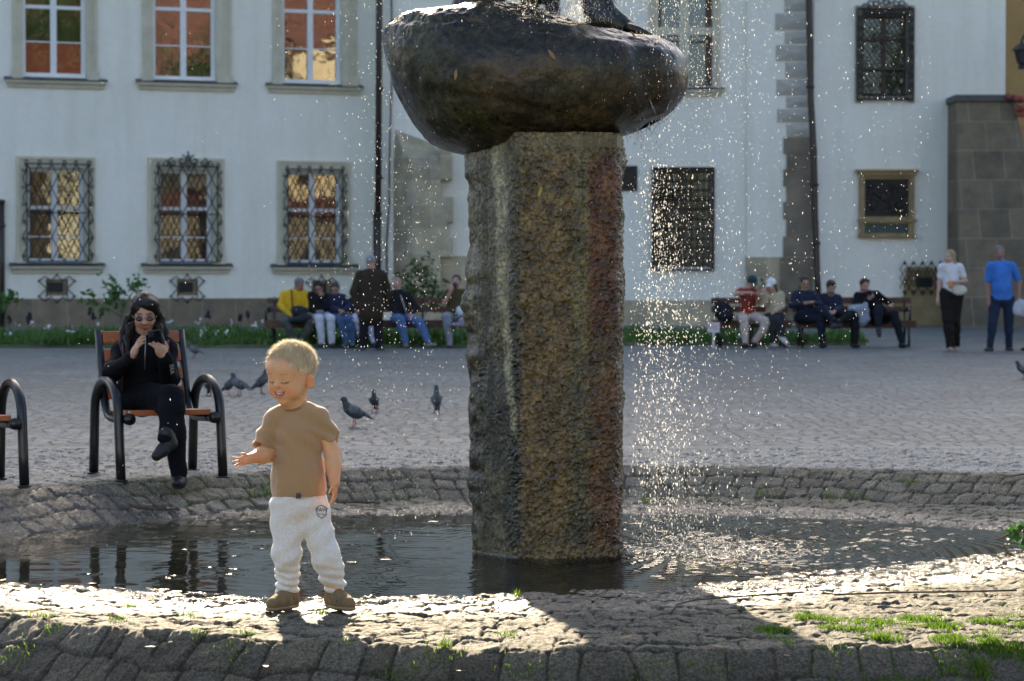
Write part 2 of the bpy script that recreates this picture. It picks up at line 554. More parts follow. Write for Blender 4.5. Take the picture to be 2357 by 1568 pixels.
# ------------------------------------------------------------------ the water
def make_water():
    m = NT('pond_water')
    nt = m.nt
    vec = m.coord('Object')
    mp = m.n('Mapping'); mp.inputs['Scale'].default_value = (1, 1, 1); m.l(vec, mp.inputs[0])
    n1 = m.noise(26, 3, 0.55, mp.outputs[0]); n2 = m.noise(95, 2, 0.5, mp.outputs[0])
    at = m.n('Attribute', attribute_name='chop')
    n3 = m.noise(150, 3, 0.6, mp.outputs[0])
    h = m.math('ADD', m.math('MULTIPLY', n1.outputs['Fac'], 0.07), m.math('MULTIPLY', n2.outputs['Fac'], 0.015))
    h = m.math('ADD', h, m.math('MULTIPLY', m.math('ADD', m.math('MULTIPLY', n1.outputs['Fac'], 0.22), m.math('MULTIPLY', n3.outputs['Fac'], 0.16)), at.outputs['Fac']))
    nm = m.bump(h, 0.45, 0.006)
    fr = m.n('Fresnel'); fr.inputs[0].default_value = 1.33; m.l(nm, fr.inputs['Normal'])
    gl = m.n('BsdfGlossy'); gl.inputs['Roughness'].default_value = 0.03; m.l(nm, gl.inputs['Normal'])
    tr = m.n('BsdfTransparent'); tr.inputs[0].default_value = (0.80, 0.80, 0.66, 1)
    mx = m.n('MixShader'); m.l(fr.outputs[0], mx.inputs[0]); m.l(tr.outputs[0], mx.inputs[1]); m.l(gl.outputs[0], mx.inputs[2])
    m.l(mx.outputs[0], m.out.inputs[0])
    nt.nodes.remove(m.b)
    return m.mat

SPLASH = (1.05, 11.75)
def build_water():
    nx, ny = 900, 620
    gx = np.linspace(-3.6, 3.6, nx); gy = np.linspace(9.5, 14.0, ny)
    X, Y = np.meshgrid(gx, gy); x, y = X.ravel(), Y.ravel()
    z = np.zeros_like(x)
    z += fbm(x * 2.2, y * 4.5, None, 90, 3) * 0.0009 + fbm(x * 7, y * 13, None, 93, 2) * 0.00025 + fbm(x * 14, y * 24, None, 94, 2) * 0.0007 * smoothstep(0.2, 1.6, x)
    # rings running out from where the fountain's water comes down
    for (cx, cy, amp, L, dec) in ((SPLASH[0], SPLASH[1], 0.0030, 0.070, 1.8), (0.62, 11.6, 0.003, 0.07, 0.5), (-0.75, 11.0, 0.0010, 0.10, 0.45), (-0.35, 10.7, 0.0009, 0.07, 0.4), (1.9, 12.4, 0.002, 0.07, 0.7)):
        d = np.hypot(x - cx, y - cy)
        z += amp * np.sin(2 * np.pi * d / L + fbm(x * 3, y * 3, None, 95, 2) * 1.2) * np.exp(-d / dec) * smoothstep(0.0, 0.12, d) * (smoothstep(-0.5, 0.4, x) if cx > 0 else 1.0)
    # churned patch
    d = np.hypot((x - SPLASH[0]) / 0.75, (y - SPLASH[1]) / 0.5)
    z += np.exp(-d * d * 1.6) * (fbm(x * 24, y * 24, None, 97, 4) * 0.009)
    # little rings of single drops
    rg = np.random.default_rng(5)
    n = 230
    cxs = np.where(rg.random(n) < 0.58, rg.normal(1.4, 0.85, n), rg.normal(-0.9, 0.6, n))
    cys = rg.uniform(10.4, 13.4, n)
    for i in range(n):
        cx, cy = cxs[i], cys[i]
        r0 = rg.uniform(0.012, 0.075)
        ix = (gx > cx - r0 - .05) & (gx < cx + r0 + .05); iy = (gy > cy - r0 - .05) & (gy < cy + r0 + .05)
        if not ix.any() or not iy.any(): continue
        idx = (np.nonzero(iy)[0][:, None] * nx + np.nonzero(ix)[0][None, :]).ravel()
        dd = np.hypot(x[idx] - cx, y[idx] - cy)
        z[idx] += 0.0024 * np.exp(-((dd - r0) / 0.011) ** 2) - 0.0015 * np.exp(-((dd - r0 * 0.6) / 0.012) ** 2)
    sd = sd_pond(x, y)
    keepv = sd < 0.55
    F = grid_faces(nx, ny)
    keep = keepv[F].all(1)
    o = np_mesh('pond_water', np.stack([x, y, z + WATER_Z], -1), F[keep], make_water(), None, True, {'chop': smoothstep(0.2, 1.1, x + fbm(x * 2, y * 3, None, 99, 2) * 0.5)})
    o['kind'] = 'structure'
    return o

M_COB = make_cob(); M_PLAZA = make_plaza()
build_near_ground(); build_far_ground(); build_water()
# ================================================================== SIGNED DISTANCE MODELLER (bodies, statues, birds)
def _len(v): return np.sqrt((v * v).sum(-1))

def cap(a, b, ra, rb=None, k=None, sx=None):
    """tapered capsule a->b; sx = (axis vector, factor) squashes it along an axis"""
    return dict(t='c', a=np.array(a, float), b=np.array(b, float), ra=float(ra), rb=float(ra if rb is None else rb), k=k, sx=sx)
def ell_(c, r, rot=None, k=None):
    """ellipsoid; rot = 3x3 whose columns are its axes"""
    return dict(t='e', c=np.array(c, float), r=np.array(r, float), rot=None if rot is None else np.array(rot, float), k=k)
def cut(p): p = dict(p); p['op'] = 's'; return p

def _ev(p, X):
    if p['t'] == 'c':
        a, b = p['a'], p['b']; d = b - a; L = max((d * d).sum(), 1e-12)
        W = X - a
        if p.get('sx') is not None:
            ax, f = p['sx']; ax = np.array(ax, float); ax /= np.linalg.norm(ax)
            t = np.clip((W @ d) / L, 0, 1)
            Q = W - t[..., None] * d
            q = Q @ ax
            Q = Q + (q * (1 / f - 1))[..., None] * ax
            return (_len(Q) - (p['ra'] + (p['rb'] - p['ra']) * t)) * min(1.0, max(f, 0.6))
        t = np.clip((W @ d) / L, 0, 1)
        return _len(W - t[..., None] * d) - (p['ra'] + (p['rb'] - p['ra']) * t)
    W = X - p['c']
    if p['rot'] is not None: W = W @ p['rot']
    q = W / p['r']
    k0 = _len(q); k1 = _len(q / p['r'])
    return k0 * (k0 - 1) / np.maximum(k1, 1e-9)

def _bb(p, pad):
    if p['t'] == 'c':
        f = 1.0
        if p.get('sx') is not None: f = max(1.0, p['sx'][1])
        r = max(p['ra'], p['rb']) * f + pad
        return np.minimum(p['a'], p['b']) - r, np.maximum(p['a'], p['b']) + r
    r = p['r'].max() + pad
    return p['c'] - r, p['c'] + r

def sdf_mesh(prims, vox, k=0.02, smooth=1, clip=None, noise=None):
    """smooth union of prims -> surface nets quads; clip(X)->distance, keeps where < 0"""
    add = [p for p in prims if p.get('op') != 's']
    lo = np.min([_bb(p, 0)[0] for p in add], 0) - vox * 3; hi = np.max([_bb(p, 0)[1] for p in add], 0) + vox * 3
    n = np.ceil((hi - lo) / vox).astype(int) + 1
    D = np.full(tuple(n), 1.0, dtype=np.float32)
    axs = [lo[i] + np.arange(n[i]) * vox for i in range(3)]
    for p in prims:
        kk = k if p.get('k') is None else p['k']
        b0, b1 = _bb(p, kk + vox * 2.5)
        i0 = np.maximum(0, np.floor((b0 - lo) / vox).astype(int)); i1 = np.minimum(n, np.ceil((b1 - lo) / vox).astype(int) + 1)
        if (i1 <= i0).any(): continue
        gx, gy, gz = np.meshgrid(axs[0][i0[0]:i1[0]], axs[1][i0[1]:i1[1]], axs[2][i0[2]:i1[2]], indexing='ij')
        d = _ev(p, np.stack([gx, gy, gz], -1))
        sl = (slice(i0[0], i1[0]), slice(i0[1], i1[1]), slice(i0[2], i1[2]))
        o = D[sl]
        if p.get('op') == 's':
            h = np.clip(kk - np.abs(o + d), 0, None) / max(kk, 1e-6)
            D[sl] = np.maximum(o, -d) + h * h * kk * 0.25
        else:
            h = np.clip(kk - np.abs(o - d), 0, None) / max(kk, 1e-6)
            D[sl] = np.minimum(o, d) - h * h * kk * 0.25
    if clip is not None or noise is not None:
        gx, gy, gz = np.meshgrid(*axs, indexing='ij'); X = np.stack([gx, gy, gz], -1)
        if noise is not None:
            near = np.abs(D) < 0.06
            D[near] += noise(X[near])
        if clip is not None: D = np.maximum(D, clip(X))
    return _nets(D, lo, vox, smooth)

def _nets(D, lo, vox, smooth):
    s = D < 0
    c = [s[i:s.shape[0] - 1 + i, j:s.shape[1] - 1 + j, l:s.shape[2] - 1 + l] for i in (0, 1) for j in (0, 1) for l in (0, 1)]
    anyi = c[0].copy(); alli = c[0].copy()
    for q in c[1:]: anyi |= q; alli &= q
    act = anyi & ~alli
    I = np.argwhere(act)
    idx = np.full(act.shape, -1, np.int64); idx[act] = np.arange(len(I))
    acc = np.zeros((len(I), 3)); cnt = np.zeros(len(I))
    offs = [(i, j, l) for i in (0, 1) for j in (0, 1) for l in (0, 1)]
    for a in range(8):
        for b in range(a + 1, 8):
            oa, ob = np.array(offs[a]), np.array(offs[b])
            if np.abs(oa - ob).sum() != 1: continue
            da = D[I[:, 0] + oa[0], I[:, 1] + oa[1], I[:, 2] + oa[2]].astype(float)
            db = D[I[:, 0] + ob[0], I[:, 1] + ob[1], I[:, 2] + ob[2]].astype(float)
            m = (da < 0) != (db < 0)
            t = np.where(m, da / np.where(m, da - db, 1), 0)
            pt = oa + (ob - oa) * t[:, None]
            acc[m] += pt[m]; cnt[m] += 1
    V = lo + (I + acc / cnt[:, None]) * vox
    Fs = []
    for ax in range(3):
        a1, a2 = (ax + 1) % 3, (ax + 2) % 3
        sl0 = [slice(None)] * 3; sl1 = [slice(None)] * 3
        sl0[ax] = slice(0, -1); sl1[ax] = slice(1, None)
        e = s[tuple(sl0)] != s[tuple(sl1)]
        E = np.argwhere(e)
        E = E[(E[:, a1] > 0) & (E[:, a2] > 0) & (E[:, a1] < act.shape[a1]) & (E[:, a2] < act.shape[a2])]
        neg = s[tuple(sl0)][E[:, 0], E[:, 1], E[:, 2]]
        q = []
        for (d1, d2) in ((0, 0), (1, 0), (1, 1), (0, 1)):
            F = E.copy(); F[:, a1] -= d1; F[:, a2] -= d2
            q.append(idx[F[:, 0], F[:, 1], F[:, 2]])
        q = np.stack(q, -1)
        q[~neg] = q[~neg][:, ::-1]
        Fs.append(q)
    F = np.concatenate(Fs)
    F = F[(F >= 0).all(1)]
    for _ in range(smooth):      # gentle relax
        sm = np.zeros_like(V); ct = np.zeros(len(V))
        for a in range(4):
            for b in ((a + 1) % 4, (a - 1) % 4):
                np.add.at(sm, F[:, a], V[F[:, b]]); np.add.at(ct, F[:, a], 1)
        V = V * 0.5 + 0.5 * sm / np.maximum(ct, 1)[:, None]
    return V, F[:, ::-1]

def sdf_obj(name, prims, vox, mats, parent=None, k=0.02, smooth=1, clip=None, noise=None, color=None, disp=None):
    V, F = sdf_mesh(prims, vox, k, smooth, clip, noise)
    if disp is not None: V = disp(V)
    at = {'Col': color(V)} if color is not None else None
    return np_mesh(name, V, F, mats, parent, True, at)

# ================================================================== THE FOUNTAIN
def wet_stone_mat(name, rough=0.2, bump=0.6, scale=60, dist=0.006):
    m = NT(name)
    a = m.n('Attribute', attribute_name='Col')
    vec = m.coord('Object')
    n1 = m.noise(scale, 6, 0.7, vec); n0 = m.noise(9, 4, 0.6, vec)
    rp = m.ramp(n1.outputs['Fac'], [(0.38, (0.4, 0.4, 0.4)), (0.5, (1, 1, 1)), (0.62, (1.75, 1.7, 1.6))])
    r0 = m.ramp(n0.outputs['Fac'], [(0.38, (0.6, 0.6, 0.6)), (0.62, (1.4, 1.37, 1.3))])
    c = m.mix(1.0, a.outputs['Color'], rp.outputs[0], 'MULTIPLY')
    c = m.mix(1.0, c, r0.outputs[0], 'MULTIPLY')
    m.l(c, m.b.inputs['Base Color'])
    m.b.inputs['Roughness'].default_value = rough
    m.b.inputs['Specular IOR Level'].default_value = 0.6
    m.l(m.bump(n1.outputs['Fac'], bump, dist), m.b.inputs['Normal'])
    return m.mat

def build_fountain():
    root = empty('stone_fountain', (0.16, 11.8, -0.22))
    tag(root, 'tall rough hewn stone pillar carrying a wet bronze boulder, standing in the shallow pool', 'fountain')
    # --- pillar: plan polygon, dense, chiselled
    plan = [(-0.205, 11.80), (-0.15, 11.68), (0.042, 11.455), (0.075, 11.450), (0.33, 11.46), (0.50, 11.52), (0.53, 11.62), (0.545, 12.0), (0.40, 12.22), (-0.02, 12.22), (-0.18, 12.02)]
    pp = np.array(plan + [plan[0]]); seg = np.hypot(*(pp[1:] - pp[:-1]).T); cs = np.concatenate([[0], np.cumsum(seg)]); Lp = cs[-1]
    nu, nz = 600, 520
    uu = np.linspace(0, Lp, nu); zz = np.linspace(-0.30, 1.83, nz)
    px = np.interp(uu, cs, pp[:, 0]); py = np.interp(uu, cs, pp[:, 1])
    tx = np.gradient(px); ty = np.gradient(py); 
    # smooth normals along the outline so the corners are worn
    ker = np.ones(7) / 7
    def sm(a): return np.convolve(np.concatenate([a[-4:-1], a, a[1:4]]), ker, 'valid')
    tx, ty = sm(tx), sm(ty)
    nn = np.hypot(tx, ty); nxn, nyn = ty / nn, -tx / nn
    U, Z = np.meshgrid(np.arange(nu), zz)
    X = px[U]; Y = py[U]; NX = nxn[U]; NY = nyn[U]; UU = uu[U]
    X = X + (X - 0.16) * (Z - 0.8) * 0.015 - 0.006 * (Z)
    per = lambda f, s: None
    # noise in 3D so it closes around the pillar
    A = fbm(X * 5, Y * 5, Z * 4, 201, 3) * 0.011
    Wx = fbm(X * 18, Y * 18, Z * 18, 205, 2) * 1.3
    B = fbm(X * 40 + Wx, Y * 40 - Wx, Z * 36 + Wx * 1.2, 207, 4)
    isleft = smoothstep(0.02, -0.03, X) * (Y < 11.95)
    front = ((NY < -0.5) & (X > 0.0)).astype(float)
    B2 = fbm(X * 60, Y * 60, Z * 55, 209, 3)
    chis = (np.abs(B) * -1 + 0.45) * 0.016 + B2 * 0.006
    vert = fbm(X * 30, Y * 30, Z * 3.0, 212, 3) * 0.007
    disp = A + chis * (1 - 0.75 * isleft) + vert * isleft
    # notched tooth line down the corner between smooth and rough faces
    tooth = np.exp(-((X - 0.045 - 0.02 * np.sign(np.sin(Z * 52))) / 0.013) ** 2) * (Y < 11.6) * smoothstep(0.2, 0.5, Z)
    disp -= tooth * 0.009 * (1 + 0.6 * vnoise(X * 3, Y * 3, Z * 14, 5))
    crest = fbm(X * 3, Y * 3, Z * 7, 230, 3)
    edge_l = np.exp(-((X + 0.2) / 0.05) ** 2); edge_r = np.exp(-((X - 0.53) / 0.06) ** 2)
    disp += edge_l * crest * 0.032 + edge_r * crest * 0.014
    X = X + NX * disp; Y = Y + NY * disp; Z = Z + fbm(X * 20, Y * 20, Z * 20, 240, 2) * 0.003
    x, y, z = X.ravel(), Y.ravel(), Z.ravel()
    # own colours of the stone: green-grey left, lime streak, ochre front, rust red right
    ochre = np.array([0.135, 0.096, 0.038]); dark = np.array([0.052, 0.048, 0.026]); lime = np.array([0.32, 0.30, 0.19])
    rust = np.array([0.108, 0.045, 0.017]); olive = np.array([0.115, 0.102, 0.044])
    nA = fbm(x * 3, y * 3, z * 1.2, 250, 4)
    w_left = smoothstep(0.05, 0.02, x + nA * 0.008)
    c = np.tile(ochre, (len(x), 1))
    def blend(c, col, w): return c * (1 - w[:, None]) + col * w[:, None]
    c = blend(c, olive, smoothstep(0.27, 0.31, x + nA * 0.02) * (1 - smoothstep(0.34, 0.38, x)) * 0.85)
    rw = smoothstep(0.355, 0.385, x + nA * 0.012) * (1 - smoothstep(0.505, 0.54, x))
    c = blend(c, rust, rw * np.clip(0.75 + 0.35 * nA + 0.1 * z, 0, 1))
    c = blend(c, dark * 1.5, smoothstep(0.1, 0.7, fbm(x * 6, y * 6, z * 4, 260, 3)) * 0.5)
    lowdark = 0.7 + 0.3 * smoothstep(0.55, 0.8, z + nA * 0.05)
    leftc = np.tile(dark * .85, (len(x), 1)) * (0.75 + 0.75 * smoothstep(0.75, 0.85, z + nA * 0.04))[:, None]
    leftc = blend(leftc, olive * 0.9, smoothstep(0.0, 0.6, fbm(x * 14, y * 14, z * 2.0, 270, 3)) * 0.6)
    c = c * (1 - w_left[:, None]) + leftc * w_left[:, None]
    xs = -0.075 + (1.75 - z) * 0.055 + fbm(x * 0, y * 0, z * 5, 280, 3) * 0.012
    wdt = np.clip(0.035 - (1.8 - z) * 0.014, 0.006, 0.05)
    lw = np.exp(-np.abs((x - xs) / wdt) ** 4) * smoothstep(0.35, 0.45, z) * (y < 11.9)
    c = blend(c, lime, np.clip(lw * (0.9 + 0.3 * nA), 0, 1) * w_left)
    wl = smoothstep(-0.10, -0.16, z + nA * 0.01)
    c = blend(c, np.array([0.15, 0.115, 0.05]), wl * 0.6)
    topm = smoothstep(1.66, 1.78, z + nA * 0.03)
    c = blend(c, np.array([0.17, 0.15, 0.075]), topm * 0.6)
    F = grid_faces(nu, nz)
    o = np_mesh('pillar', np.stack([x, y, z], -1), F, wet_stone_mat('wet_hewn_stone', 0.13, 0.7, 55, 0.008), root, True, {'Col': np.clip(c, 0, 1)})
    mb = MB(); mb.smooth = False
    mb.prism([(a, b, 1.76) for a, b in plan[::-1]], (0, 0, 0.06))
    mb.build('pillar_top', simple('pillar_top_stone', (0.12, 0.1, 0.05), 0.4), root)
    # --- boulder: stack of rings that follow the outline, real thickness front to back
    YC = 11.85
    L = [(20, 1046), (33, 934), (52, 901), (81, 886), (118, 886), (153, 893), (190, 904), (229, 921), (286, 953), (310, 975), (329, 996), (351, 1038), (362, 1078)]
    Rr = [(20, 1160), (26, 1230), (40, 1275), (57, 1335), (78, 1450), (88, 1502), (105, 1549), (138, 1577), (181, 1582), (229, 1567), (252, 1548), (267, 1533), (290, 1495), (304, 1462), (312, 1440), (330, 1380), (362, 1200)]
    nr, ns = 560, 230
    t = np.linspace(0, 1, ns)
    ty_ = 19.0 + (362.0 - 19.0) * (0.5 - 0.5 * np.cos(np.pi * (0.02 + 0.96 * t)))
    lp = np.interp(ty_, [a for a, b in L], [b for a, b in L]); rp_ = np.interp(ty_, [a for a, b in Rr], [b for a, b in Rr])
    ker = np.ones(9) / 9
    pad = lambda a: np.convolve(np.concatenate([np.full(4, a[0]), a, np.full(4, a[-1])]), ker, 'valid')
    lp, rp_ = pad(lp), pad(rp_)
    kz = np.array([ray(1178, v)[1] for v in ty_])
    zz = CAMH + kz * YC
    xl = (lp - 1178.5) / 5565 * YC; xr = (rp_ - 1178.5) / 5565 * YC
    ph = np.linspace(0, 2 * np.pi, nr)
    PH, TI = np.meshgrid(ph, np.arange(ns))
    cx = ((xl + xr) / 2)[TI]; ax = ((xr - xl) / 2)[TI]
    v = (ty_ - 19) / (362 - 19)
    byv = 0.56 * np.sqrt(np.clip(1 - (2 * np.clip(v * 0.93 + 0.05, 0, 1) - 1) ** 2, 0.02, 1)) ** 0.92
    by = byv[TI]
    co, si = np.cos(PH), np.sin(PH)
    X = cx + ax * np.sign(co) * np.abs(co) ** 0.94
    Y = YC + by * np.sign(si) * np.abs(si) ** 0.9
    Z = zz[TI] + 0.0 * PH
    N = np.stack([co / np.maximum(ax, .1), si / np.maximum(by, .1), (0.5 - v)[TI] * 3.0], -1); N /= np.linalg.norm(N, axis=-1, keepdims=True)
    V = np.stack([X, Y, Z], -1)
    # a fold that sets the right lobe off, and a hollow under the left
    fold = np.exp(-((X - 0.60 - (Z - 2.2) * -0.25) / 0.05) ** 2) * (Y < YC)
    d = -0.016 * fold + 0.008 * np.exp(-((X - 0.72) / 0.12) ** 2)
    groove = np.exp(-((Z - (2.02 - 0.22 * np.clip(X + 0.55, 0, 1) ** 2 + 0.5 * np.clip(X - 0.2, 0, 1) ** 2)) / 0.03) ** 2)
    d += -0.007 * groove * (Y < YC)
    d += fbm(X * 2.4, Y * 2.4, Z * 2.4, 301, 3) * 0.022 + fbm(X * 15, Y * 15, Z * 15, 305, 4) * 0.0035 + fbm(X * 26, Y * 26, Z * 26, 306, 3) * 0.008 * smoothstep(2.18, 2.36, Z)
    d += -0.012 * np.exp(-((Z - 2.33 + 0.1 * X) / 0.02) ** 2) * (vnoise(X * 2, Y * 2, Z * 0, 5) > -0.2)
    V = V + N * d[..., None]
    x, y, z = V[..., 0].ravel(), V[..., 1].ravel(), V[..., 2].ravel()
    nA = fbm(x * 4, y * 4, z * 2.2, 310, 4)
    c = np.tile(np.array([0.026, 0.022, 0.012]), (len(x), 1))
    c = blend(c, np.array([0.062, 0.044, 0.019]), smoothstep(0.25, 0.9, fbm(x * 7, y * 7, z * 9, 315, 4)) * np.clip(1.2 - np.abs(z - 1.96) * 7, 0.0, 1) * (x < 0.45))
    c = blend(c, np.array([0.035, 0.036, 0.014]), smoothstep(0.0, 0.6, nA) * 0.7)
    c = blend(c, np.array([0.040, 0.024, 0.014]), smoothstep(0.1, 0.6, fbm(x * 8, y * 8, z * 3, 320, 3)) * (x > 0.5) * 0.8)
    F = grid_faces(nr, ns)
    Vf = np.stack([x, y, z], -1)
    # close top and bottom with a centre vertex ring collapsed to its mean
    Vf2 = Vf.reshape(ns, nr, 3)
    topc = Vf2[0].mean(0); botc = Vf2[-1].mean(0)
    ex = np.concatenate([(topc + (Vf2[0] - topc) * s) for s in (0.66, 0.33, 0.02)])
    nb = len(Vf)
    ring = lambda k: (np.arange(nr) + (nb + k * nr)) if k >= 0 else np.arange(nr)
    Fe = []
    for k in range(3):
        a, b = ring(k - 1), ring(k)
        Fe.append(np.stack([a[:-1], b[:-1], b[1:], a[1:]], -1)[:, ::-1])
    Vall = np.concatenate([Vf, ex]); Call = np.concatenate([c, np.tile(c.mean(0), (len(ex), 1))])
    bm = wet_stone_mat('wet_bronze', 0.20, 0.6, 34, 0.006)
    b_ = [n_ for n_ in bm.node_tree.nodes if n_.type == 'BSDF_PRINCIPLED'][0]
    b_.inputs['Metallic'].default_value = 0.0
    b_.inputs['Specular IOR Level'].default_value = 0.42
    np_mesh('boulder', Vall, np.concatenate([F[:, ::-1]] + Fe), bm, root, True, {'Col': np.clip(Call, 0, 1)})
    # water runnels clinging to the boulder and the pillar lip
    wm = NT('clear_water'); wm.b.inputs['Base Color'].default_value = (0.8, 0.85, 0.9, 1); wm.b.inputs['Roughness'].default_value = 0.04
    wm.b.inputs['Transmission Weight'].default_value = 0.9; wm.b.inputs['IOR'].default_value = 1.33
    mb = MB(); mb.smooth = True
    pts = [(1536, 150), (1532, 165), (1538, 178), (1536, 195), (1543, 208), (1548, 222), (1540, 240), (1536, 256)]
    mb.tube([P(a, b, YC - 0.33 + 0.012 * i) for i, (a, b) in enumerate(pts)], [0.002, 0.003, 0.0025, 0.003, 0.004, 0.003, 0.003, 0.004], 6)
    mb.tube([P(1495, 228, YC - 0.47), P(1502, 245, YC - 0.45), P(1509, 262, YC - 0.43)], 0.003, 6)
    mb.build('water_runnel', wm.mat, root)
    return root, bm

def build_statue(bm):
    """the lower legs and feet of the bronze figure on the boulder, body above the frame"""
    YC = 11.85
    def q(px, py, dy=0.0): return tuple(P(px, py, YC + dy))
    pr = []
    # left leg, wide, foot lost in the stone
    pr += [cap(q(1075, 30, 0.02), q(1110, -60, 0.03), 0.085, 0.075, 0.04), cap(q(1110, -60, .03), q(1150, -190, .04), 0.075, 0.12, 0.05)]
    pr += [cap(q(1045, 24, -0.02), q(1085, -10, 0), 0.020, 0.04, 0.03), cap(q(1062, 26, -0.06), q(1092, -6, -0.02), 0.022, 0.04, 0.03)]
    pr += [cap(q(1140, 34, .05), q(1130, -30, .05), 0.07, 0.06, 0.04)]
    # right leg with a long foot and toes that point right
    pr += [cap(q(1385, 45, .0), q(1360, -70, .03), 0.085, 0.08, 0.05), cap(q(1360, -70, .03), q(1310, -200, .04), 0.08, 0.12, 0.05)]
    pr += [cap(q(1395, 52, -.02), q(1450, 66, -.04), 0.055, 0.042, 0.03), cap(q(1380, 20, .0), q(1430, 48, -.03), 0.04, 0.035, 0.03)]
    for i in range(4):
        pr.append(cap(q(1450 + i * 2, 64 + i * 4, -.09 + i * .045), q(1488 + i * 4, 78 + i * 2, -.10 + i * .05), 0.026, 0.018, 0.012))
    # folds of drapery between the legs
    pr += [cap(q(1212, 30, .12), q(1240, -80, .1), 0.05, 0.06, 0.04), cap(q(1275, 40, .14), q(1262, -80, .1), 0.03, 0.06, 0.04)]
    # hips and torso above the frame
    pr += [ell_(q(1235, -240, .05), (0.34, 0.22, 0.22), None, 0.08), ell_(q(1235, -400, .05), (0.25, 0.18, 0.3), None, 0.08), ell_(q(1235, -590, .03), (0.12, 0.13, 0.16), None, 0.05)]
    pr += [cap(q(1120, -450, .05), q(1040, -330, .0), 0.08, 0.06, .05), cap(q(1350, -450, .05), q(1420, -330, .0), 0.08, 0.06, .05)]
    nz = lambda X: fbm(X[:, 0] * 18, X[:, 1] * 18, X[:, 2] * 7, 401, 3) * 0.005
    o = sdf_obj('bronze_statue', pr, 0.012, bm, None, 0.03, 1, noise=nz,
                color=lambda V: np.tile(np.array([0.028, 0.026, 0.020]), (len(V), 1)))
    tag(o, 'dark wet bronze figure, its legs planted wide apart on top of the boulder', 'statue')

def drops_mat():
    m = NT('sunlit_water_drops')
    gl = m.n('BsdfGlossy'); gl.inputs['Roughness'].default_value = 0.25; gl.inputs[0].default_value = (1, 1, 1, 1)
    tr = m.n('BsdfTranslucent'); tr.inputs[0].default_value = (1, 1, 1, 1)
    a = m.n('AddShader'); 
    mx = m.n('MixShader'); mx.inputs[0].default_value = 0.35
    m.l(tr.outputs[0], mx.inputs[1]); m.l(gl.outputs[0], mx.inputs[2])
    gi = m.n('NewGeometry'); tp = m.n('BsdfTransparent'); m2 = m.n('MixShader')
    rp = m.ramp(gi.outputs['Random Per Island'], [(0.0, (0.85,) * 3), (0.6, (0.45,) * 3), (1.0, (0.0,) * 3)]); m.l(rp.outputs[0], m2.inputs[0])
    m.l(mx.outputs[0], m2.inputs[1]); m.l(tp.outputs[0], m2.inputs[2])
    m.l(m2.outputs[0], m.out.inputs[0])
    m.nt.nodes.remove(m.b)
    return m.mat

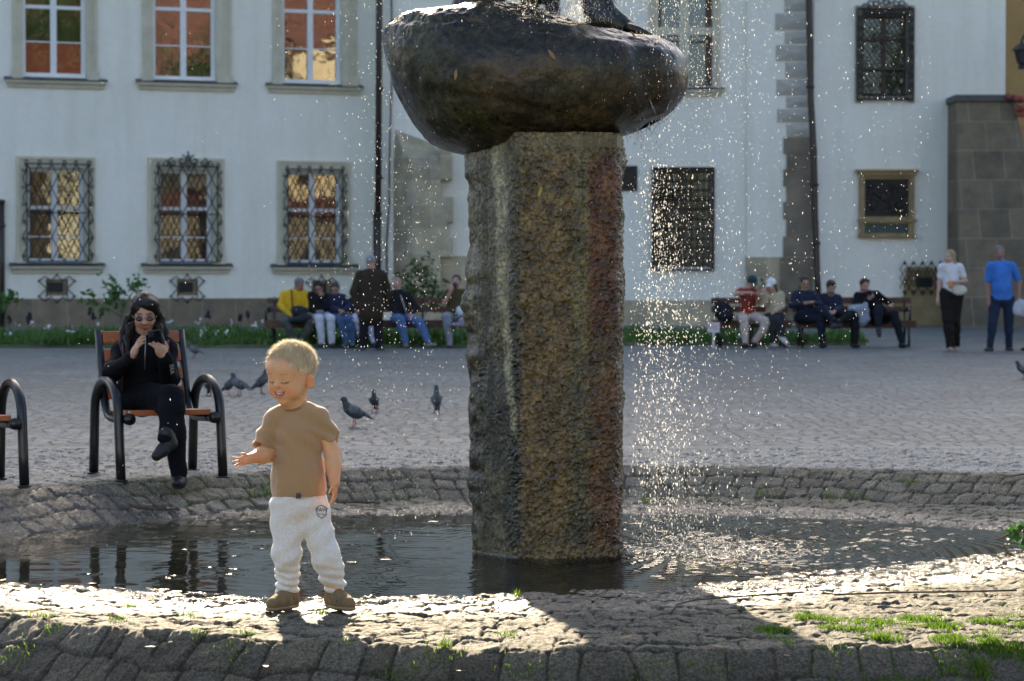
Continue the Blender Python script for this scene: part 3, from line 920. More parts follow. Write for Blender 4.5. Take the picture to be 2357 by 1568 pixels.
def build_spray():
    rg = np.random.default_rng(21)
    C = []
    def cloud(n, fx, fy, rmin, rmax, ysd=0.45):
        rmin, rmax = rmin * 1.5, rmax * 1.15
        px = fx(n); py = fy(n)
        Y = 11.75 + np.clip(rg.normal(0, ysd, n), -1.2, 1.0)
        r = rmin + (rmax - rmin) * rg.random(n) ** 2.5
        for a, b, c, d in zip(px, py, Y, r):
            if b > 1275 and c < 11.5: continue
            C.append((P(a, b, c), d))
    U = rg.uniform; Nn = rg.normal
    # main fall from the right lobe: drifts from 1470..1560 at top to 1430..1700 at the pool
    n = 3300
    tt = rg.random(n) ** 0.8
    py = 275 + tt * 980
    mean = 1505 + 28 * tt; sdv = 20 + 50 * tt
    px = mean + rg.standard_normal(n) * sdv
    px = np.where(px < 1452, 1452 + rg.random(n) * 90, px)
    cloud(n, lambda n: px, lambda n: py, 0.0009, 0.0042, 0.18)
    # broad rain right of the fountain
    n = 2700
    py2 = rg.random(n) ** 0.9 * 1180 + 0
    px2 = 1590 + rg.standard_normal(n) * (95 + 0.03 * py2)
    cloud(n, lambda n: px2, lambda n: py2, 0.0008, 0.0030)
    n = 900
    px3 = U(1450, 2150, n); py3 = U(0, 900, n) * (1 - (px3 - 1450) / 1500)
    cloud(n, lambda n: px3, lambda n: py3 * 1.3, 0.0009, 0.0028)
    # falling onto the pool, right
    n = 900
    px4 = 1560 + rg.standard_normal(n) * 190; py4 = U(1150, 1275, n)
    cloud(n, lambda n: px4, lambda n: py4, 0.0008, 0.0026, 0.5)
    # left rain, thinner to the left
    n = 1500
    px5 = 900 - np.abs(rg.standard_normal(n)) * 130 + U(0, 190, n); py5 = U(0, 1250, n)
    cloud(n, lambda n: px5, lambda n: py5, 0.0009, 0.0026)
    n = 170
    px6 = U(150, 800, n); py6 = U(40, 1330, n)
    cloud(n, lambda n: px6, lambda n: py6, 0.0009, 0.0026, 0.8)
    # in front of the pillar
    n = 330
    cloud(n, lambda n: U(1080, 1440, n), lambda n: U(0, 1330, n), 0.0008, 0.0018, 0.1)
    for i in range(len(C) - n, len(C)):
        p, r = C[i]; k = 11.2 / p.y
        C[i] = (Vector((p.x * k, 11.2, CAMH + (p.z - CAMH) * k)), r)
    # jets that rise between the legs of the statue
    n = 2600
    px7 = np.where(rg.random(n) < 0.5, Nn(1330, 40, n), Nn(1240, 55, n)); py7 = 52 - np.abs(Nn(0, 45, n))
    cloud(n, lambda n: px7, lambda n: py7, 0.0009, 0.0032, 0.22)
    n = 1300
    px8 = 1560 + rg.standard_normal(n) * 110; py8 = U(-20, 230, n)
    cloud(n, lambda n: px8, lambda n: py8, 0.0008, 0.0028)
    n = 700
    ang = U(0, 6.283, n); rr_ = np.sqrt(rg.random(n))
    cloud(n, lambda n: 1590 + 170 * rr_ * np.cos(ang), lambda n: 1262 + 26 * rr_ * np.sin(ang) - np.abs(Nn(0, 9, n)), 0.0007, 0.0022, 0.3)
    n = 380   # along the dripping lip
    px9 = U(1440, 1575, n); lip = np.interp(px9, [1440, 1473, 1535, 1569, 1580], [306, 303, 268, 232, 200])
    cloud(n, lambda n: px9, lambda n: lip + np.abs(Nn(0, 12, n)) - 4, 0.0010, 0.0034, 0.12)
    base = np.array([(1,0,0),(-1,0,0),(0,1,0),(0,-1,0),(0,0,1),(0,0,-1)], float)
    tri = np.array([(0,2,4),(2,1,4),(1,3,4),(3,0,4),(2,0,5),(1,2,5),(3,1,5),(0,3,5)])
    n = len(C)
    P0 = np.array([tuple(c[0]) for c in C]); rr = np.array([c[1] for c in C])
    st = np.where(rg.random(n) < 0.6, U(1.4, 2.4, n), U(2.4, 4.2, n)); rr = rr * 0.78
    V = base[None] * rr[:, None, None]
    V[:, :, 2] *= st[:, None]
    V[:, :, 0] += V[:, :, 2] * (rg.standard_normal(n) * 0.12 - (P0[:, 0] < 0) * 0.05)[:, None]
    V = V + P0[:, None]
    F = tri[None] + (np.arange(n) * 6)[:, None, None]
    o = np_mesh('water_spray', V.reshape(-1, 3), F.reshape(-1, 3), drops_mat(), None, True)
    tag(o, 'bright backlit drops of water falling around the stone fountain', 'water spray', None, 'stuff')
    # splash crowns where the fall hits the pool
    V = []; mb = MB(); mb.smooth = True
    for i in range(110):
        x = SPLASH[0] + rg.normal(0, 0.24) - (0.22 if i % 3 == 0 else 0); y = SPLASH[1] + rg.normal(0, 0.14)
        h = rg.uniform(0.003, 0.012); a = rg.uniform(-0.4, 0.4)
        mb.tube([(x, y, WATER_Z - 0.004), (x + a * h * .4, y, WATER_Z + h * .5), (x + a * h, y, WATER_Z + h)], [0.005, 0.0028, 0.0012], 5)
        mb.ball((x + a * h, y, WATER_Z + h + 0.004), 0.0022, n=6, m=4)
    wlp = [P(a, b, y) for a, b, y in ((1090, 1270, 11.76), (1100, 1272, 11.72), (1130, 1277, 11.62), (1165, 1281, 11.53), (1196, 1285, 11.46))]
    mb.tube([Vector((q.x - .004, q.y - .01, WATER_Z + .003)) for q in wlp], .0035, 5)
    o = mb.build('splashing_water', drops_mat())
    tag(o, 'small splashes thrown up where the fall meets the pool', 'splashes', None, 'stuff')

_root, M_BRONZE = build_fountain()
build_statue(M_BRONZE)
build_spray()
# ================================================================== THE BUILDINGS BEHIND
class Wall:
    """a facade plane: u runs along it, out comes towards the square, z is up"""
    def __init__(s, ox, oy, deg): s.o = (ox, oy); s.c, s.s = math.cos(R(deg)), math.sin(R(deg))
    def T(s, p):
        u, o, z = p
        return (s.o[0] + u * s.c + o * s.s, s.o[1] + u * s.s - o * s.c, z)
    def u(s, px, py=400, out=0.0):
        k = ray(px, py)[0]
        ox, oy = s.o[0] + out * s.s, s.o[1] - out * s.c
        return (k * oy - ox) / (s.c - k * s.s)
    def uz(s, px, py, out=0.0):
        u = s.u(px, py, out); y = s.o[1] + u * s.s - out * s.c
        return u, CAMH + ray(px, py)[1] * y

def plaster():
    m = NT('white_plaster'); vec = m.coord('Object')
    n1 = m.noise(0.45, 5, 0.6, vec); n2 = m.noise(1.0, 5, 0.65, m.coord('Object', (2.6, 2.6, 0.22))); n3 = m.noise(7, 4, 0.7, vec)
    a = m.ramp(n1.outputs['Fac'], [(0.35, (0.83, 0.815, 0.725)), (0.65, (0.88, 0.865, 0.785))])
    b = m.ramp(n2.outputs['Fac'], [(0.34, (0.94, 0.935, 0.92)), (0.52, (1, 1, 1))])
    c = m.ramp(n3.outputs['Fac'], [(0.35, (0.965, 0.965, 0.96)), (0.6, (1.01, 1.01, 1.01))])
    m.l(m.mix(1.0, m.mix(1.0, a.outputs[0], b.outputs[0], 'MULTIPLY'), c.outputs[0], 'MULTIPLY'), m.b.inputs['Base Color'])
    m.b.inputs['Roughness'].default_value = .88; m.b.inputs['Specular IOR Level'].default_value = .2
    m.l(m.bump(n3.outputs['Fac'], .25, .01), m.b.inputs['Normal'])
    return m.mat
M_PLAST = plaster()
M_TRIM = simple('beige_stone_trim', (0.60, 0.555, 0.43), 0.8, 0.12, 3, 0.2, 40)
M_SASH = simple('white_painted_wood', (0.78, 0.79, 0.80), 0.4, 0.03, 5)
M_BROWN = simple('brown_painted_wood', (0.085, 0.040, 0.022), 0.5, 0.2, 5)
M_SLATE = simple('dark_sheet_sill', (0.055, 0.06, 0.065), 0.5, 0.2, 5)
M_IRON = simple('black_wrought_iron', (0.022, 0.024, 0.024), 0.5, 0.2, 20, 0.2, 80)
M_PIPE = simple('dark_brown_downpipe', (0.035, 0.024, 0.020), 0.4, 0.2, 3)
M_ROOF = simple('red_roof_tiles', (0.13, 0.052, 0.038), 0.8, 0.6, 1.6)
M_ROOM = simple('dark_room', (0.030, 0.028, 0.026), 0.9, 0.3, 1.5)
M_NICHE = simple('dim_interior', (0.14, 0.135, 0.125), 0.9, 0.5, 1.2)
M_BLIND = simple('red_blind', (0.85, 0.12, 0.09), 0.8, 0.08, 4)
M_OCHRE = simple('ochre_plaster', (0.42, 0.28, 0.12), 0.85, 0.12, 1.2, 0.2)
M_YEL = simple('yellow_plaster', (0.70, 0.66, 0.52), 0.85, 0.08, 1.0)
M_BRZ = simple('dark_bronze_relief', (0.028, 0.024, 0.019), 0.45, 0.4, 9, 0.9, 14, metallic=0.3, bdist=0.05)
M_GRNP = simple('weathered_green_plate', (0.05, 0.075, 0.068), 0.6, 0.4, 20)

def stone_mat(name, c1, c2, mortar, sx, sz, bump=0.4):
    """coursed ashlar: the blocks themselves differ in colour"""
    m = NT(name)
    tc = m.n('TexCoord'); sep = m.n('SeparateXYZ'); m.l(tc.outputs['Object'], sep.inputs[0])
    comb = m.n('CombineXYZ')
    m.l(m.math('ADD', sep.outputs[0], m.math('MULTIPLY', sep.outputs[1], 0.8)), comb.inputs[0]); m.l(sep.outputs[2], comb.inputs[1])
    br = m.n('TexBrick'); m.l(comb.outputs[0], br.inputs[0])
    br.inputs['Scale'].default_value = 1.0; br.inputs['Brick Width'].default_value = sx; br.inputs['Row Height'].default_value = sz
    br.inputs['Mortar Size'].default_value = 0.012; br.inputs['Color1'].default_value = (*c1, 1); br.inputs['Color2'].default_value = (*c2, 1)
    br.inputs['Mortar'].default_value = (*mortar, 1); br.inputs['Bias'].default_value = 0.0
    n1 = m.noise(2.2, 5, 0.65, tc.outputs['Object'])
    rp = m.ramp(n1.outputs['Fac'], [(0.3, (0.72, 0.72, 0.74)), (0.7, (1.28, 1.24, 1.15))])
    m.l(m.mix(1.0, br.outputs[0], rp.outputs[0], 'MULTIPLY'), m.b.inputs['Base Color'])
    m.b.inputs['Roughness'].default_value = 0.85
    n2 = m.noise(22, 5, 0.7, tc.outputs['Object'])
    m.l(m.bump(n2.outputs['Fac'], bump, 0.02), m.b.inputs['Normal'])
    return m.mat
M_ASH = stone_mat('grey_brown_ashlar', (0.135, 0.115, 0.085), (0.20, 0.165, 0.115), (0.26, 0.23, 0.18), 0.78, 0.74)
M_ASHL = stone_mat('sandstone_ashlar', (0.47, 0.42, 0.30), (0.34, 0.30, 0.22), (0.50, 0.46, 0.36), 1.0, 0.62)
M_PLINTH = stone_mat('plinth_slabs', (0.20, 0.165, 0.12), (0.235, 0.19, 0.135), (0.32, 0.28, 0.2), 1.05, 1.3, 0.2)

def glass_mat(name, refl=0.3, tint=(0.85, 0.88, 0.85), wob=0.25):
    m = NT(name)
    g = m.n('BsdfGlossy'); g.inputs['Roughness'].default_value = 0.02; g.inputs[0].default_value = (0.9, 0.93, 0.95, 1)
    n = m.noise(1.6, 2, 0.5, m.coord('Object')); m.l(m.bump(n.outputs['Fac'], wob, 0.02), g.inputs['Normal'])
    t = m.n('BsdfTransparent'); t.inputs[0].default_value = (*tint, 1)
    mx = m.n('MixShader'); mx.inputs[0].default_value = refl
    m.l(t.outputs[0], mx.inputs[1]); m.l(g.outputs[0], mx.inputs[2]); m.l(mx.outputs[0], m.out.inputs[0])
    m.nt.nodes.remove(m.b)
    return m.mat
M_GLASS = glass_mat('window_glass', 0.11)
M_GLASSL = glass_mat('grilled_window_glass', 0.08, wob=0.10)
M_GLASSD = glass_mat('dark_window_glass', 0.10, (0.3, 0.33, 0.36))

def wall_skin(W, u0, u1, z0, z1, holes, reveal=0.28):
    """front skin with openings cut in it and their reveals"""
    mb = MB(W.T)
    us = sorted({u0, u1} | {h[0] for h in holes} | {h[1] for h in holes}); zs = sorted({z0, z1} | {h[2] for h in holes} | {h[3] for h in holes})
    us = [u for u in us if u0 <= u <= u1]; zs = [z for z in zs if z0 <= z <= z1]
    for i in range(len(us) - 1):
        for j in range(len(zs) - 1):
            cu, cz = (us[i] + us[i+1]) / 2, (zs[j] + zs[j+1]) / 2
            if any(h[0] < cu < h[1] and h[2] < cz < h[3] for h in holes): continue
            mb.quad((us[i], 0, zs[j]), (us[i+1], 0, zs[j]), (us[i+1], 0, zs[j+1]), (us[i], 0, zs[j+1]))
    for (a, b, c, d) in holes:
        r = -reveal
        mb.quad((a, 0, c), (a, 0, d), (a, r, d), (a, r, c)); mb.quad((b, 0, d), (b, 0, c), (b, r, c), (b, r, d))
        mb.quad((a, 0, d), (b, 0, d), (b, r, d), (a, r, d)); mb.quad((b, 0, c), (a, 0, c), (a, r, c), (b, r, c))
    return mb

def bar(mb, a, b, r, out): mb.tube([(a[0], out, a[1]), (b[0], out, b[1])], r, 5)

def scroll(mb, cu, cz, r0, turns, out, th, flip=1, start=0.0):
    pts = []
    n = int(10 * turns) + 4
    for i in range(n):
        t = i / (n - 1); a = start + t * turns * 2 * math.pi * flip; r = r0 * (1 - 0.75 * t)
        pts.append((cu + r * math.cos(a), out, cz + r * math.sin(a)))
    mb.tube(pts, th, 5)

def lattice_grille(W, parent, u0, u1, z0, z1, crown=False, out=0.16, nx=4):
    mb = MB(W.T); th = 0.016
    w, h = u1 - u0, z1 - z0
    sx = w / nx; sz = sx * 1.85
    ny = max(2, round(h / sz)); sz = h / ny
    def clipseg(p, q):
        # clip to the rectangle
        (x0_, y0_), (x1_, y1_) = p, q
        t0, t1 = 0.0, 1.0
        dx, dy = x1_ - x0_, y1_ - y0_
        for pp_, qq_ in ((-dx, x0_ - u0), (dx, u1 - x0_), (-dy, y0_ - z0), (dy, z1 - y0_)):
            if abs(pp_) < 1e-9:
                if qq_ < 0: return None
            else:
                r_ = qq_ / pp_
                if pp_ < 0: t0 = max(t0, r_)
                else: t1 = min(t1, r_)
        if t0 >= t1: return None
        return (x0_ + t0 * dx, y0_ + t0 * dy), (x0_ + t1 * dx, y0_ + t1 * dy)
    H = ny * sz
    for k in range(-ny - 1, nx + ny + 2):
        for d in (1, -1):
            base = u0 + k * sx
            s_ = clipseg((base, z0), (base + d * H / sz * sx, z1))
            if s_: bar(mb, s_[0], s_[1], th, out)
    for (a, b) in (((u0, z0), (u1, z0)), ((u0, z1), (u1, z1)), ((u0, z0), (u0, z1)), ((u1, z0), (u1, z1)), ((u0, z0 + h * .5), (u1, z0 + h * .5))):
        bar(mb, a, b, th * 1.1, out + 0.004)
    # wavy side scrolls with little curls
    for side, uu in ((-1, u0 - 0.05), (1, u1 + 0.05)):
        pts = []
        for i in range(41):
            t = i / 40
            pts.append((uu + side * 0.045 * math.sin(t * 10 * math.pi), out - 0.02, z0 + h * t))
        mb.tube(pts, 0.015, 5)
        for j in range(6): scroll(mb, uu + side * 0.04, z0 + h * (0.06 + 0.175 * j), 0.055, 0.9, out, 0.014, side, 0.5)
    for i in range(nx + 1):
        scroll(mb, u0 + i * sx, z1 + 0.05, 0.06, 1.0, out, 0.015, 1 if i % 2 else -1, -1.2)
    for (a, b) in ((u0, z0), (u1, z0), (u0, z1), (u1, z1)): mb.tube([(a, -0.02, b), (a, out, b)], 0.015, 5)
    if crown:
        cu = (u0 + u1) / 2
        bar(mb, (cu, z1), (cu, z1 + 0.34), 0.016, out); mb.ball((cu, out, z1 + 0.36), 0.03, n=6, m=4)
        for sd_ in (-1, 1):
            scroll(mb, cu + sd_ * 0.16, z1 + 0.15, 0.14, 1.1, out, 0.018, sd_, math.pi / 2)
            scroll(mb, cu + sd_ * 0.40, z1 + 0.10, 0.12, 1.1, out, 0.018, -sd_, math.pi / 2)
            scroll(mb, cu + sd_ * 0.60, z1 + 0.06, 0.09, 1.0, out, 0.018, sd_, math.pi / 2)
            mb.tube([(cu, out, z1 - 0.1), (cu + sd_ * 0.08, out, z1 + 0.1), (cu + sd_ * 0.02, out, z1 + 0.3)], 0.014, 5)
    return mb.build('grille', M_IRON, parent)

def sill(W, parent, u0, u1, ztop, zbot):
    mb = MB(W.T); h = ztop - zbot
    prof = [(0, zbot), (0.07, zbot), (0.09, zbot + h * .35), (0.15, zbot + h * .55), (0.17, zbot + h * .62), (0.17, zbot + h * .9), (0, zbot + h * .9)]
    vs = [(u0 + 0.0, o, z) for o, z in prof] + [(u1, o, z) for o, z in prof]; n = len(prof)
    # narrow the lower moulding a little
    mb.add([(a + (0.05 if i % n < 3 else 0) * (1 if i < n else -1), o, z) for i, (a, o, z) in enumerate(vs)],
           [tuple(range(n))[::-1], tuple(range(n, 2 * n))] + [(i, (i + 1) % n, n + (i + 1) % n, n + i) for i in range(n)])
    s_ = mb.build('sill', M_TRIM, parent)
    mb = MB(W.T)
    mb.add([(u0 - .03, 0, zbot + h * 1.35), (u1 + .03, 0, zbot + h * 1.35), (u1 + .03, 0.2, zbot + h * .95), (u0 - .03, 0.2, zbot + h * .95),
            (u0 - .03, 0, zbot + h * .905), (u1 + .03, 0, zbot + h * .905), (u1 + .03, 0.2, zbot + h * .905), (u0 - .03, 0.2, zbot + h * .905)],
           [(0, 3, 2, 1), (4, 5, 6, 7), (3, 7, 6, 2), (0, 4, 7, 3), (1, 2, 6, 5), (0, 1, 5, 4)])
    mb.build('sill_cover', M_SLATE, parent)
    return s_

def casement(W, win, g, mull, trans, glazing=(), sash=M_SASH, depth=-0.14, bw=0.075, room=True, glass=M_GLASS):
    """g=(u0,u1,z0,z1) opening; mull=list of u; trans=list of z; glazing = extra thin bars [(u0,u1,z)]"""
    u0, u1, z0, z1 = g
    mb = MB(W.T)
    d0, d1 = depth, depth - 0.07
    mb.box(u0, u0 + bw, d1, d0, z0, z1); mb.box(u1 - bw, u1, d1, d0, z0, z1)
    mb.box(u0 + bw, u1 - bw, d1, d0, z0, z0 + bw); mb.box(u0 + bw, u1 - bw, d1, d0, z1 - bw, z1)
    for m_ in mull: mb.box(m_ - bw * .85, m_ + bw * .85, d1 - .003, d0 + .003, z0 + bw, z1 - bw)
    for t_ in trans: mb.box(u0 + bw, u1 - bw, d1 - .006, d0 + .012, t_ - bw * .5, t_ + bw * .5)
    for (a, b, z) in glazing: mb.box(a, b, d1 + .01, d0 - .01, z - .015, z + .015)
    mb.build('frame', sash, win)
    mb = MB(W.T)
    dp = depth - 0.045
    mb.box(u0 + .01, u1 - .01, dp - .006, dp, z0 + .01, z1 - .01)
    mb.build('pane', glass, win)
    mb = MB(W.T)   # the room behind, seen through the glass
    r = -0.28
    mb.quad((u0, -1.4, z0), (u1, -1.4, z0), (u1, -1.4, z1), (u0, -1.4, z1))
    for q in (((u0, r, z0), (u0, r, z1), (u0, -1.4, z1), (u0, -1.4, z0)), ((u1, r, z1), (u1, r, z0), (u1, -1.4, z0), (u1, -1.4, z1)),
              ((u0, r, z1), (u1, r, z1), (u1, -1.4, z1), (u0, -1.4, z1)), ((u1, r, z0), (u0, r, z0), (u0, -1.4, z0), (u1, -1.4, z0))): mb.quad(*q)
    mb.build('room_niche', M_NICHE, win)

def surround(W, a, b, c, d, g, foot=True):
    """moulded stone frame a..b, c..d round the opening g"""
    mb = MB(W.T)
    u0, u1, z0, z1 = g
    for (x0, x1, y0, y1) in ((a, u0, c, d), (u1, b, c, d), (u0, u1, z1, d)):
        mb.box(x0, x1, 0.002, 0.05, y0, y1)
    w = u0 - a
    mb.box(a - 0.002, a + w * .28, 0.05, 0.085, c, d + 0.002); mb.box(b - w * .28, b + 0.002, 0.05, 0.085, c, d + 0.002)
    mb.box(a + w * .28, b - w * .28, 0.05, 0.085, d - w * .28, d + 0.002)
    mb.box(a + w * .62, a + w * .72, 0.05, 0.066, c, d - w * .6); mb.box(b - w * .72, b - w * .62, 0.05, 0.066, c, d - w * .6)
    if foot:
        mb.box(a - .03, u0 - .01, 0.085, 0.12, c, c + .22); mb.box(u1 + .01, b + .03, 0.085, 0.12, c, c + .22)
    return mb

def vent_grille(W, parent, px0, px1, py0, py1):
    u0, z1 = W.uz(px0, py0); u1, z0 = W.uz(px1, py1)
    w, h = u1 - u0, z1 - z0
    a, b, c, d = u0 + w * .24, u1 - w * .24, z0 + h * .25, z1 - h * .15
    mb = MB(W.T)
    mb.box(a, b, 0.003, 0.02, c, d)
    o = mb.build('vent', simple('vent_stone', (0.22, 0.17, 0.1), 0.8, 0.3, 10), parent)
    mb = MB(W.T); mb.box(a + .04, b - .1, 0.02, 0.03, c + .08, d - .08); mb.build('vent_opening', M_ROOM, o)
    mb = MB(W.T)
    zig = [(u0 + w * t, z0 + h * (1 if i % 2 == 0 else 0.78)) for i, t in enumerate((.16, .34, .5, .66, .84))]
    top = [(u0 + w * .05, z0 + h * .78), (u0 + w * .2, z0 + h * .95), (u0 + w * .36, z0 + h * .8), (u0 + w * .5, z1), (u0 + w * .64, z0 + h * .8), (u0 + w * .8, z0 + h * .95), (u0 + w * .95, z0 + h * .78)]
    bot = [(u, z0 + z1 - z) for u, z in top]
    for ch in (top, bot):
        mb.tube([(u, .07, z) for u, z in ch], 0.016, 5)
        for (u, z) in (ch[0], ch[3], ch[-1]): mb.ball((u, .07, z), 0.032, n=6, m=4)
    for s_ in (0, 1):
        f = (lambda t: u0 + w * t) if s_ == 0 else (lambda t: u1 - w * t)
        mb.tube([(f(.05), .07, z0 + h * .78), (f(.24), .07, z0 + h * .5), (f(.05), .07, z0 + h * .22)], 0.016, 5)
        mb.tube([(f(.24), .07, z0 + h * .15), (f(.24), .07, z0 + h * .85)], 0.014, 5)
    mb.build('grille', M_IRON, o)
    return o

def pipe(W, parent, pts, r=0.075, name='downpipe', collars=()):
    mb = MB(); mb.smooth = True
    mb.tube(pts, r, 10)
    for c in collars:
        mb.lathe(c, [(r + .005, -0.04), (r + .025, -0.03), (r + .025, 0.03), (r + .005, 0.04)], 10)
    return mb.build(name, M_PIPE, parent)

# ------------------------------------------------------------------ left house
WL = Wall(-8.39, 62.0, 20.0)
HL = empty('white_house', (WL.T((0, 0, 0))[0], WL.T((0, 0, 0))[1], 0))
tag(HL, 'long white house on the left with two rows of beige framed windows', 'house')
def rect(W, x0, x1, y0, y1):
    cx = (x0 + x1) / 2
    u0 = W.u(x0, (y0 + y1) / 2); u1 = W.u(x1, (y0 + y1) / 2)
    zt = W.uz(cx, y0)[1]; zb = W.uz(cx, y1)[1]
    return u0, u1, zb, zt
uppers = [((28, 222, -180, 186), (52, 197, -160, 176), (12, 243, 185, 203)), ((327, 531, -175, 194), (352, 496, -155, 183), (315, 542, 191, 209)), ((627, 819, -170, 202), (650, 784, -150, 191), (614, 831, 199, 216))]
lowers = [((38, 218, 361, 608), (62, 193, 387, 603), (24, 238, 611, 629)), ((340, 515, 364, 610), (364, 487, 391, 604), (327, 531, 612, 630)), ((638, 804, 371, 612), (658, 784, 395, 606), (625, 821, 614, 632))]
holes = [rect(WL, *g[1]) for g in uppers + lowers]
u0L, u1L = -34.0, WL.u(925)
EAVE_L = 17.0
mb = wall_skin(WL, u0L, u1L, 0.0, EAVE_L, holes, 0.28)
mb.box(u0L, u1L, -12.0, -1.6, 0.0, EAVE_L)
mb.quad((u0L, -1.6, 0), (u0L, 0, 0), (u0L, 0, EAVE_L), (u0L, -1.6, EAVE_L)); mb.quad((u1L, 0, 0), (u1L, -1.6, 0), (u1L, -1.6, EAVE_L), (u1L, 0, EAVE_L))
mb.quad((u0L, 0, EAVE_L), (u1L, 0, EAVE_L), (u1L, -1.6, EAVE_L), (u0L, -1.6, EAVE_L))
mb.build('wall', M_PLAST, HL)
mb = MB(WL.T)
mb.prism([(u0L - .4, .5, EAVE_L - .05), (u0L - .4, -6, 30.45), (u0L - .4, -12.5, EAVE_L - .05)], (u1L - u0L + 4.5, 0, 0))  # unseen; ridge height and overlong end shaped to shade the square to the pool
mb.build('roof', M_ROOF, HL)
mb = MB(WL.T)
zp = WL.uz(425, 687)[1]
mb.box(u0L, u1L, 0.0, 0.06, -0.05, zp)
mb.box(u0L, u1L, 0.06, 0.10, -0.05, 0.22)
mb.build('plinth', M_PLINTH, HL)
for row, specs in ((0, uppers), (1, lowers)):
    for i, (sr, g, sl) in enumerate(specs):
        G4 = rect(WL, *g); S4 = rect(WL, *sr); L4 = rect(WL, *sl)
        win = surround(WL, S4[0], S4[1], S4[2] + .02, S4[3], G4).build('window', M_TRIM, HL)
        mid = (G4[0] + G4[1]) / 2
        hh = G4[3] - G4[2]
        if row == 0:
            tr_ = rect(WL, g[0], g[1], 0, 14 + i * 5)
            tz = tr_[2] - 0.02
            gz = rect(WL, g[0], g[1], 0, (96, 105, 112)[i])[2]
            casement(WL, win, G4, [mid], [tz], [(G4[0] + .07, mid - .06, gz), (mid + .06, G4[1] - .07, gz)], bw=0.09)
            if i == 0:
                mb = MB(WL.T); mb.box(G4[0] + .05, G4[1] - .05, -0.225, -0.215, G4[2], gz); mb.build('blind', M_BLIND, win)
        else:
            casement(WL, win, G4, [mid], [G4[2] + hh * .58], [(G4[0] + .07, mid - .06, G4[2] + hh * .27), (mid + .06, G4[1] - .07, G4[2] + hh * .27)], bw=0.085, glass=M_GLASSL)
            lattice_grille(WL, win, *( [rect(WL, *((60, 202, 378, 602), (363, 498, 384, 603), (659, 785, 391, 606))[i])[k] for k in (0, 1, 2, 3)]), crown=(i == 1), nx=5)
        sill(WL, win, L4[0], L4[1], L4[3], L4[2])
vent_grille(WL, HL, 84, 176, 633, 696); vent_grille(WL, HL, 387, 473, 633, 696); vent_grille(WL, HL, 700, 778, 636, 698)
# downpipe at the end of the left house, thin cable pipe beside it, and one at the frame's left edge
W2 = Wall(0.0, 62.5, 0.0)
def wp(px, py, Y): return tuple(P(px, py, Y))
pipe(W2, HL, [wp(877, -300, 62.2), wp(873, 0, 62.2), wp(869, 690, 62.2)], 0.085, 'downpipe', [wp(873, 408, 62.2), wp(874, 205, 62.2), wp(869, 600, 62.2)])
pipe(W2, HL, [wp(868, 490, 62.15), wp(868, 700, 62.15)], 0.11, 'downpipe_foot', [wp(868, 492, 62.15)])
pipe(W2, HL, [WL.T((WL.u(2), .1, WL.uz(2, 460)[1])), WL.T((WL.u(2), .1, 0.0))], 0.07, 'downpipe', [WL.T((WL.u(2), .1, WL.uz(2, 520)[1])), WL.T((WL.u(2), .1, WL.uz(2, 465)[1]))])

# ------------------------------------------------------------------ middle house
HM = empty('white_house', (4.0, 62.5, 0))
tag(HM, 'white house in the middle behind the fountain, with cut stone corners', 'house')
hm = [rect(W2, 1515, 1640, -160, 199), rect(W2, 1508, 1636, 393, 616)]
u0M, u1M = W2.u(882), W2.u(1872)
EAVE_M = 17.5
mb = wall_skin(W2, u0M, u1M, 0, EAVE_M, hm, 0.28)
mb.box(u0M, u1M, -12, -1.6, 0, EAVE_M)
mb.quad((u0M, -1.6, 0), (u0M, 0, 0), (u0M, 0, EAVE_M), (u0M, -1.6, EAVE_M)); mb.quad((u1M, 0, 0), (u1M, -1.6, 0), (u1M, -1.6, EAVE_M), (u1M, 0, EAVE_M))
mb.quad((u0M, 0, EAVE_M), (u1M, 0, EAVE_M), (u1M, -1.6, EAVE_M), (u0M, -1.6, EAVE_M))
mb.build('wall', M_PLAST, HM)
mb = MB(W2.T); mb.prism([(u0M - .3, .5, EAVE_M - .05), (u0M - .3, -6, 30.45), (u0M - .3, -12.5, EAVE_M - .05)], (u1M - u0M + .2, 0, 0)); mb.build('roof', M_ROOF, HM)  # unseen roof, ridge raised to throw shade as far as the pool
zp = W2.uz(1600, 691)[1]
mb = MB(W2.T); mb.box(u0M + 1.4, W2.u(1716), 0, 0.08, -0.05, zp); mb.box(W2.u(1716), u1M - .02, 0, 0.13, -0.05, W2.uz(1790, 592)[1]); mb.build('plinth', M_ASHL, HM)
# projecting bay right of the vertical break
mb = MB(W2.T); mb.box(W2.u(1718), u1M - 0.03, 0.004, 0.10, W2.uz(1790, 592)[1], EAVE_M - .01); mb.build('projecting_wall', M_PLAST, HM)
# left stone buttress: darker side face, toothed front
mb = MB(W2.T)
ub0, ub1, ub2 = W2.u(905), W2.u(951), W2.u(1016)
ztop = W2.uz(930, 300)[1]
foot = [(ub0, 0.0), (ub1, 0.55), (ub2, 0.55), (ub2, 0.0)]
mb.prism([(a, o, -0.05) for a, o in foot], (0, 0, ztop + .05 - 1.0))
mb.add([(ub0, 0, ztop - 1.0), (ub1, .55, ztop - 1.0), (ub2, .55, ztop - 1.0), (ub2, 0, ztop - 1.0), (ub0 + .05, 0, ztop + .02), (ub2, 0, ztop + .02 - .45)],
       [(0, 1, 4), (1, 2, 5, 4), (2, 3, 5), (0, 4, 5, 3)])
mb.build('buttress', M_ASHL, HM)
mb = MB(W2.T)
teeth = [(345, 415, 12), (415, 455, 0), (455, 512, 14), (512, 548, 3), (548, 592, 13)]
for (a, b, w) in teeth:
    if w: mb = MB(W2.T); mb.box(ub2, W2.u(1026 + w * 1.2), 0.0, 0.553, W2.uz(1040, b)[1], W2.uz(1040, a)[1]); mb.build('quoin', M_ASHL, HM)
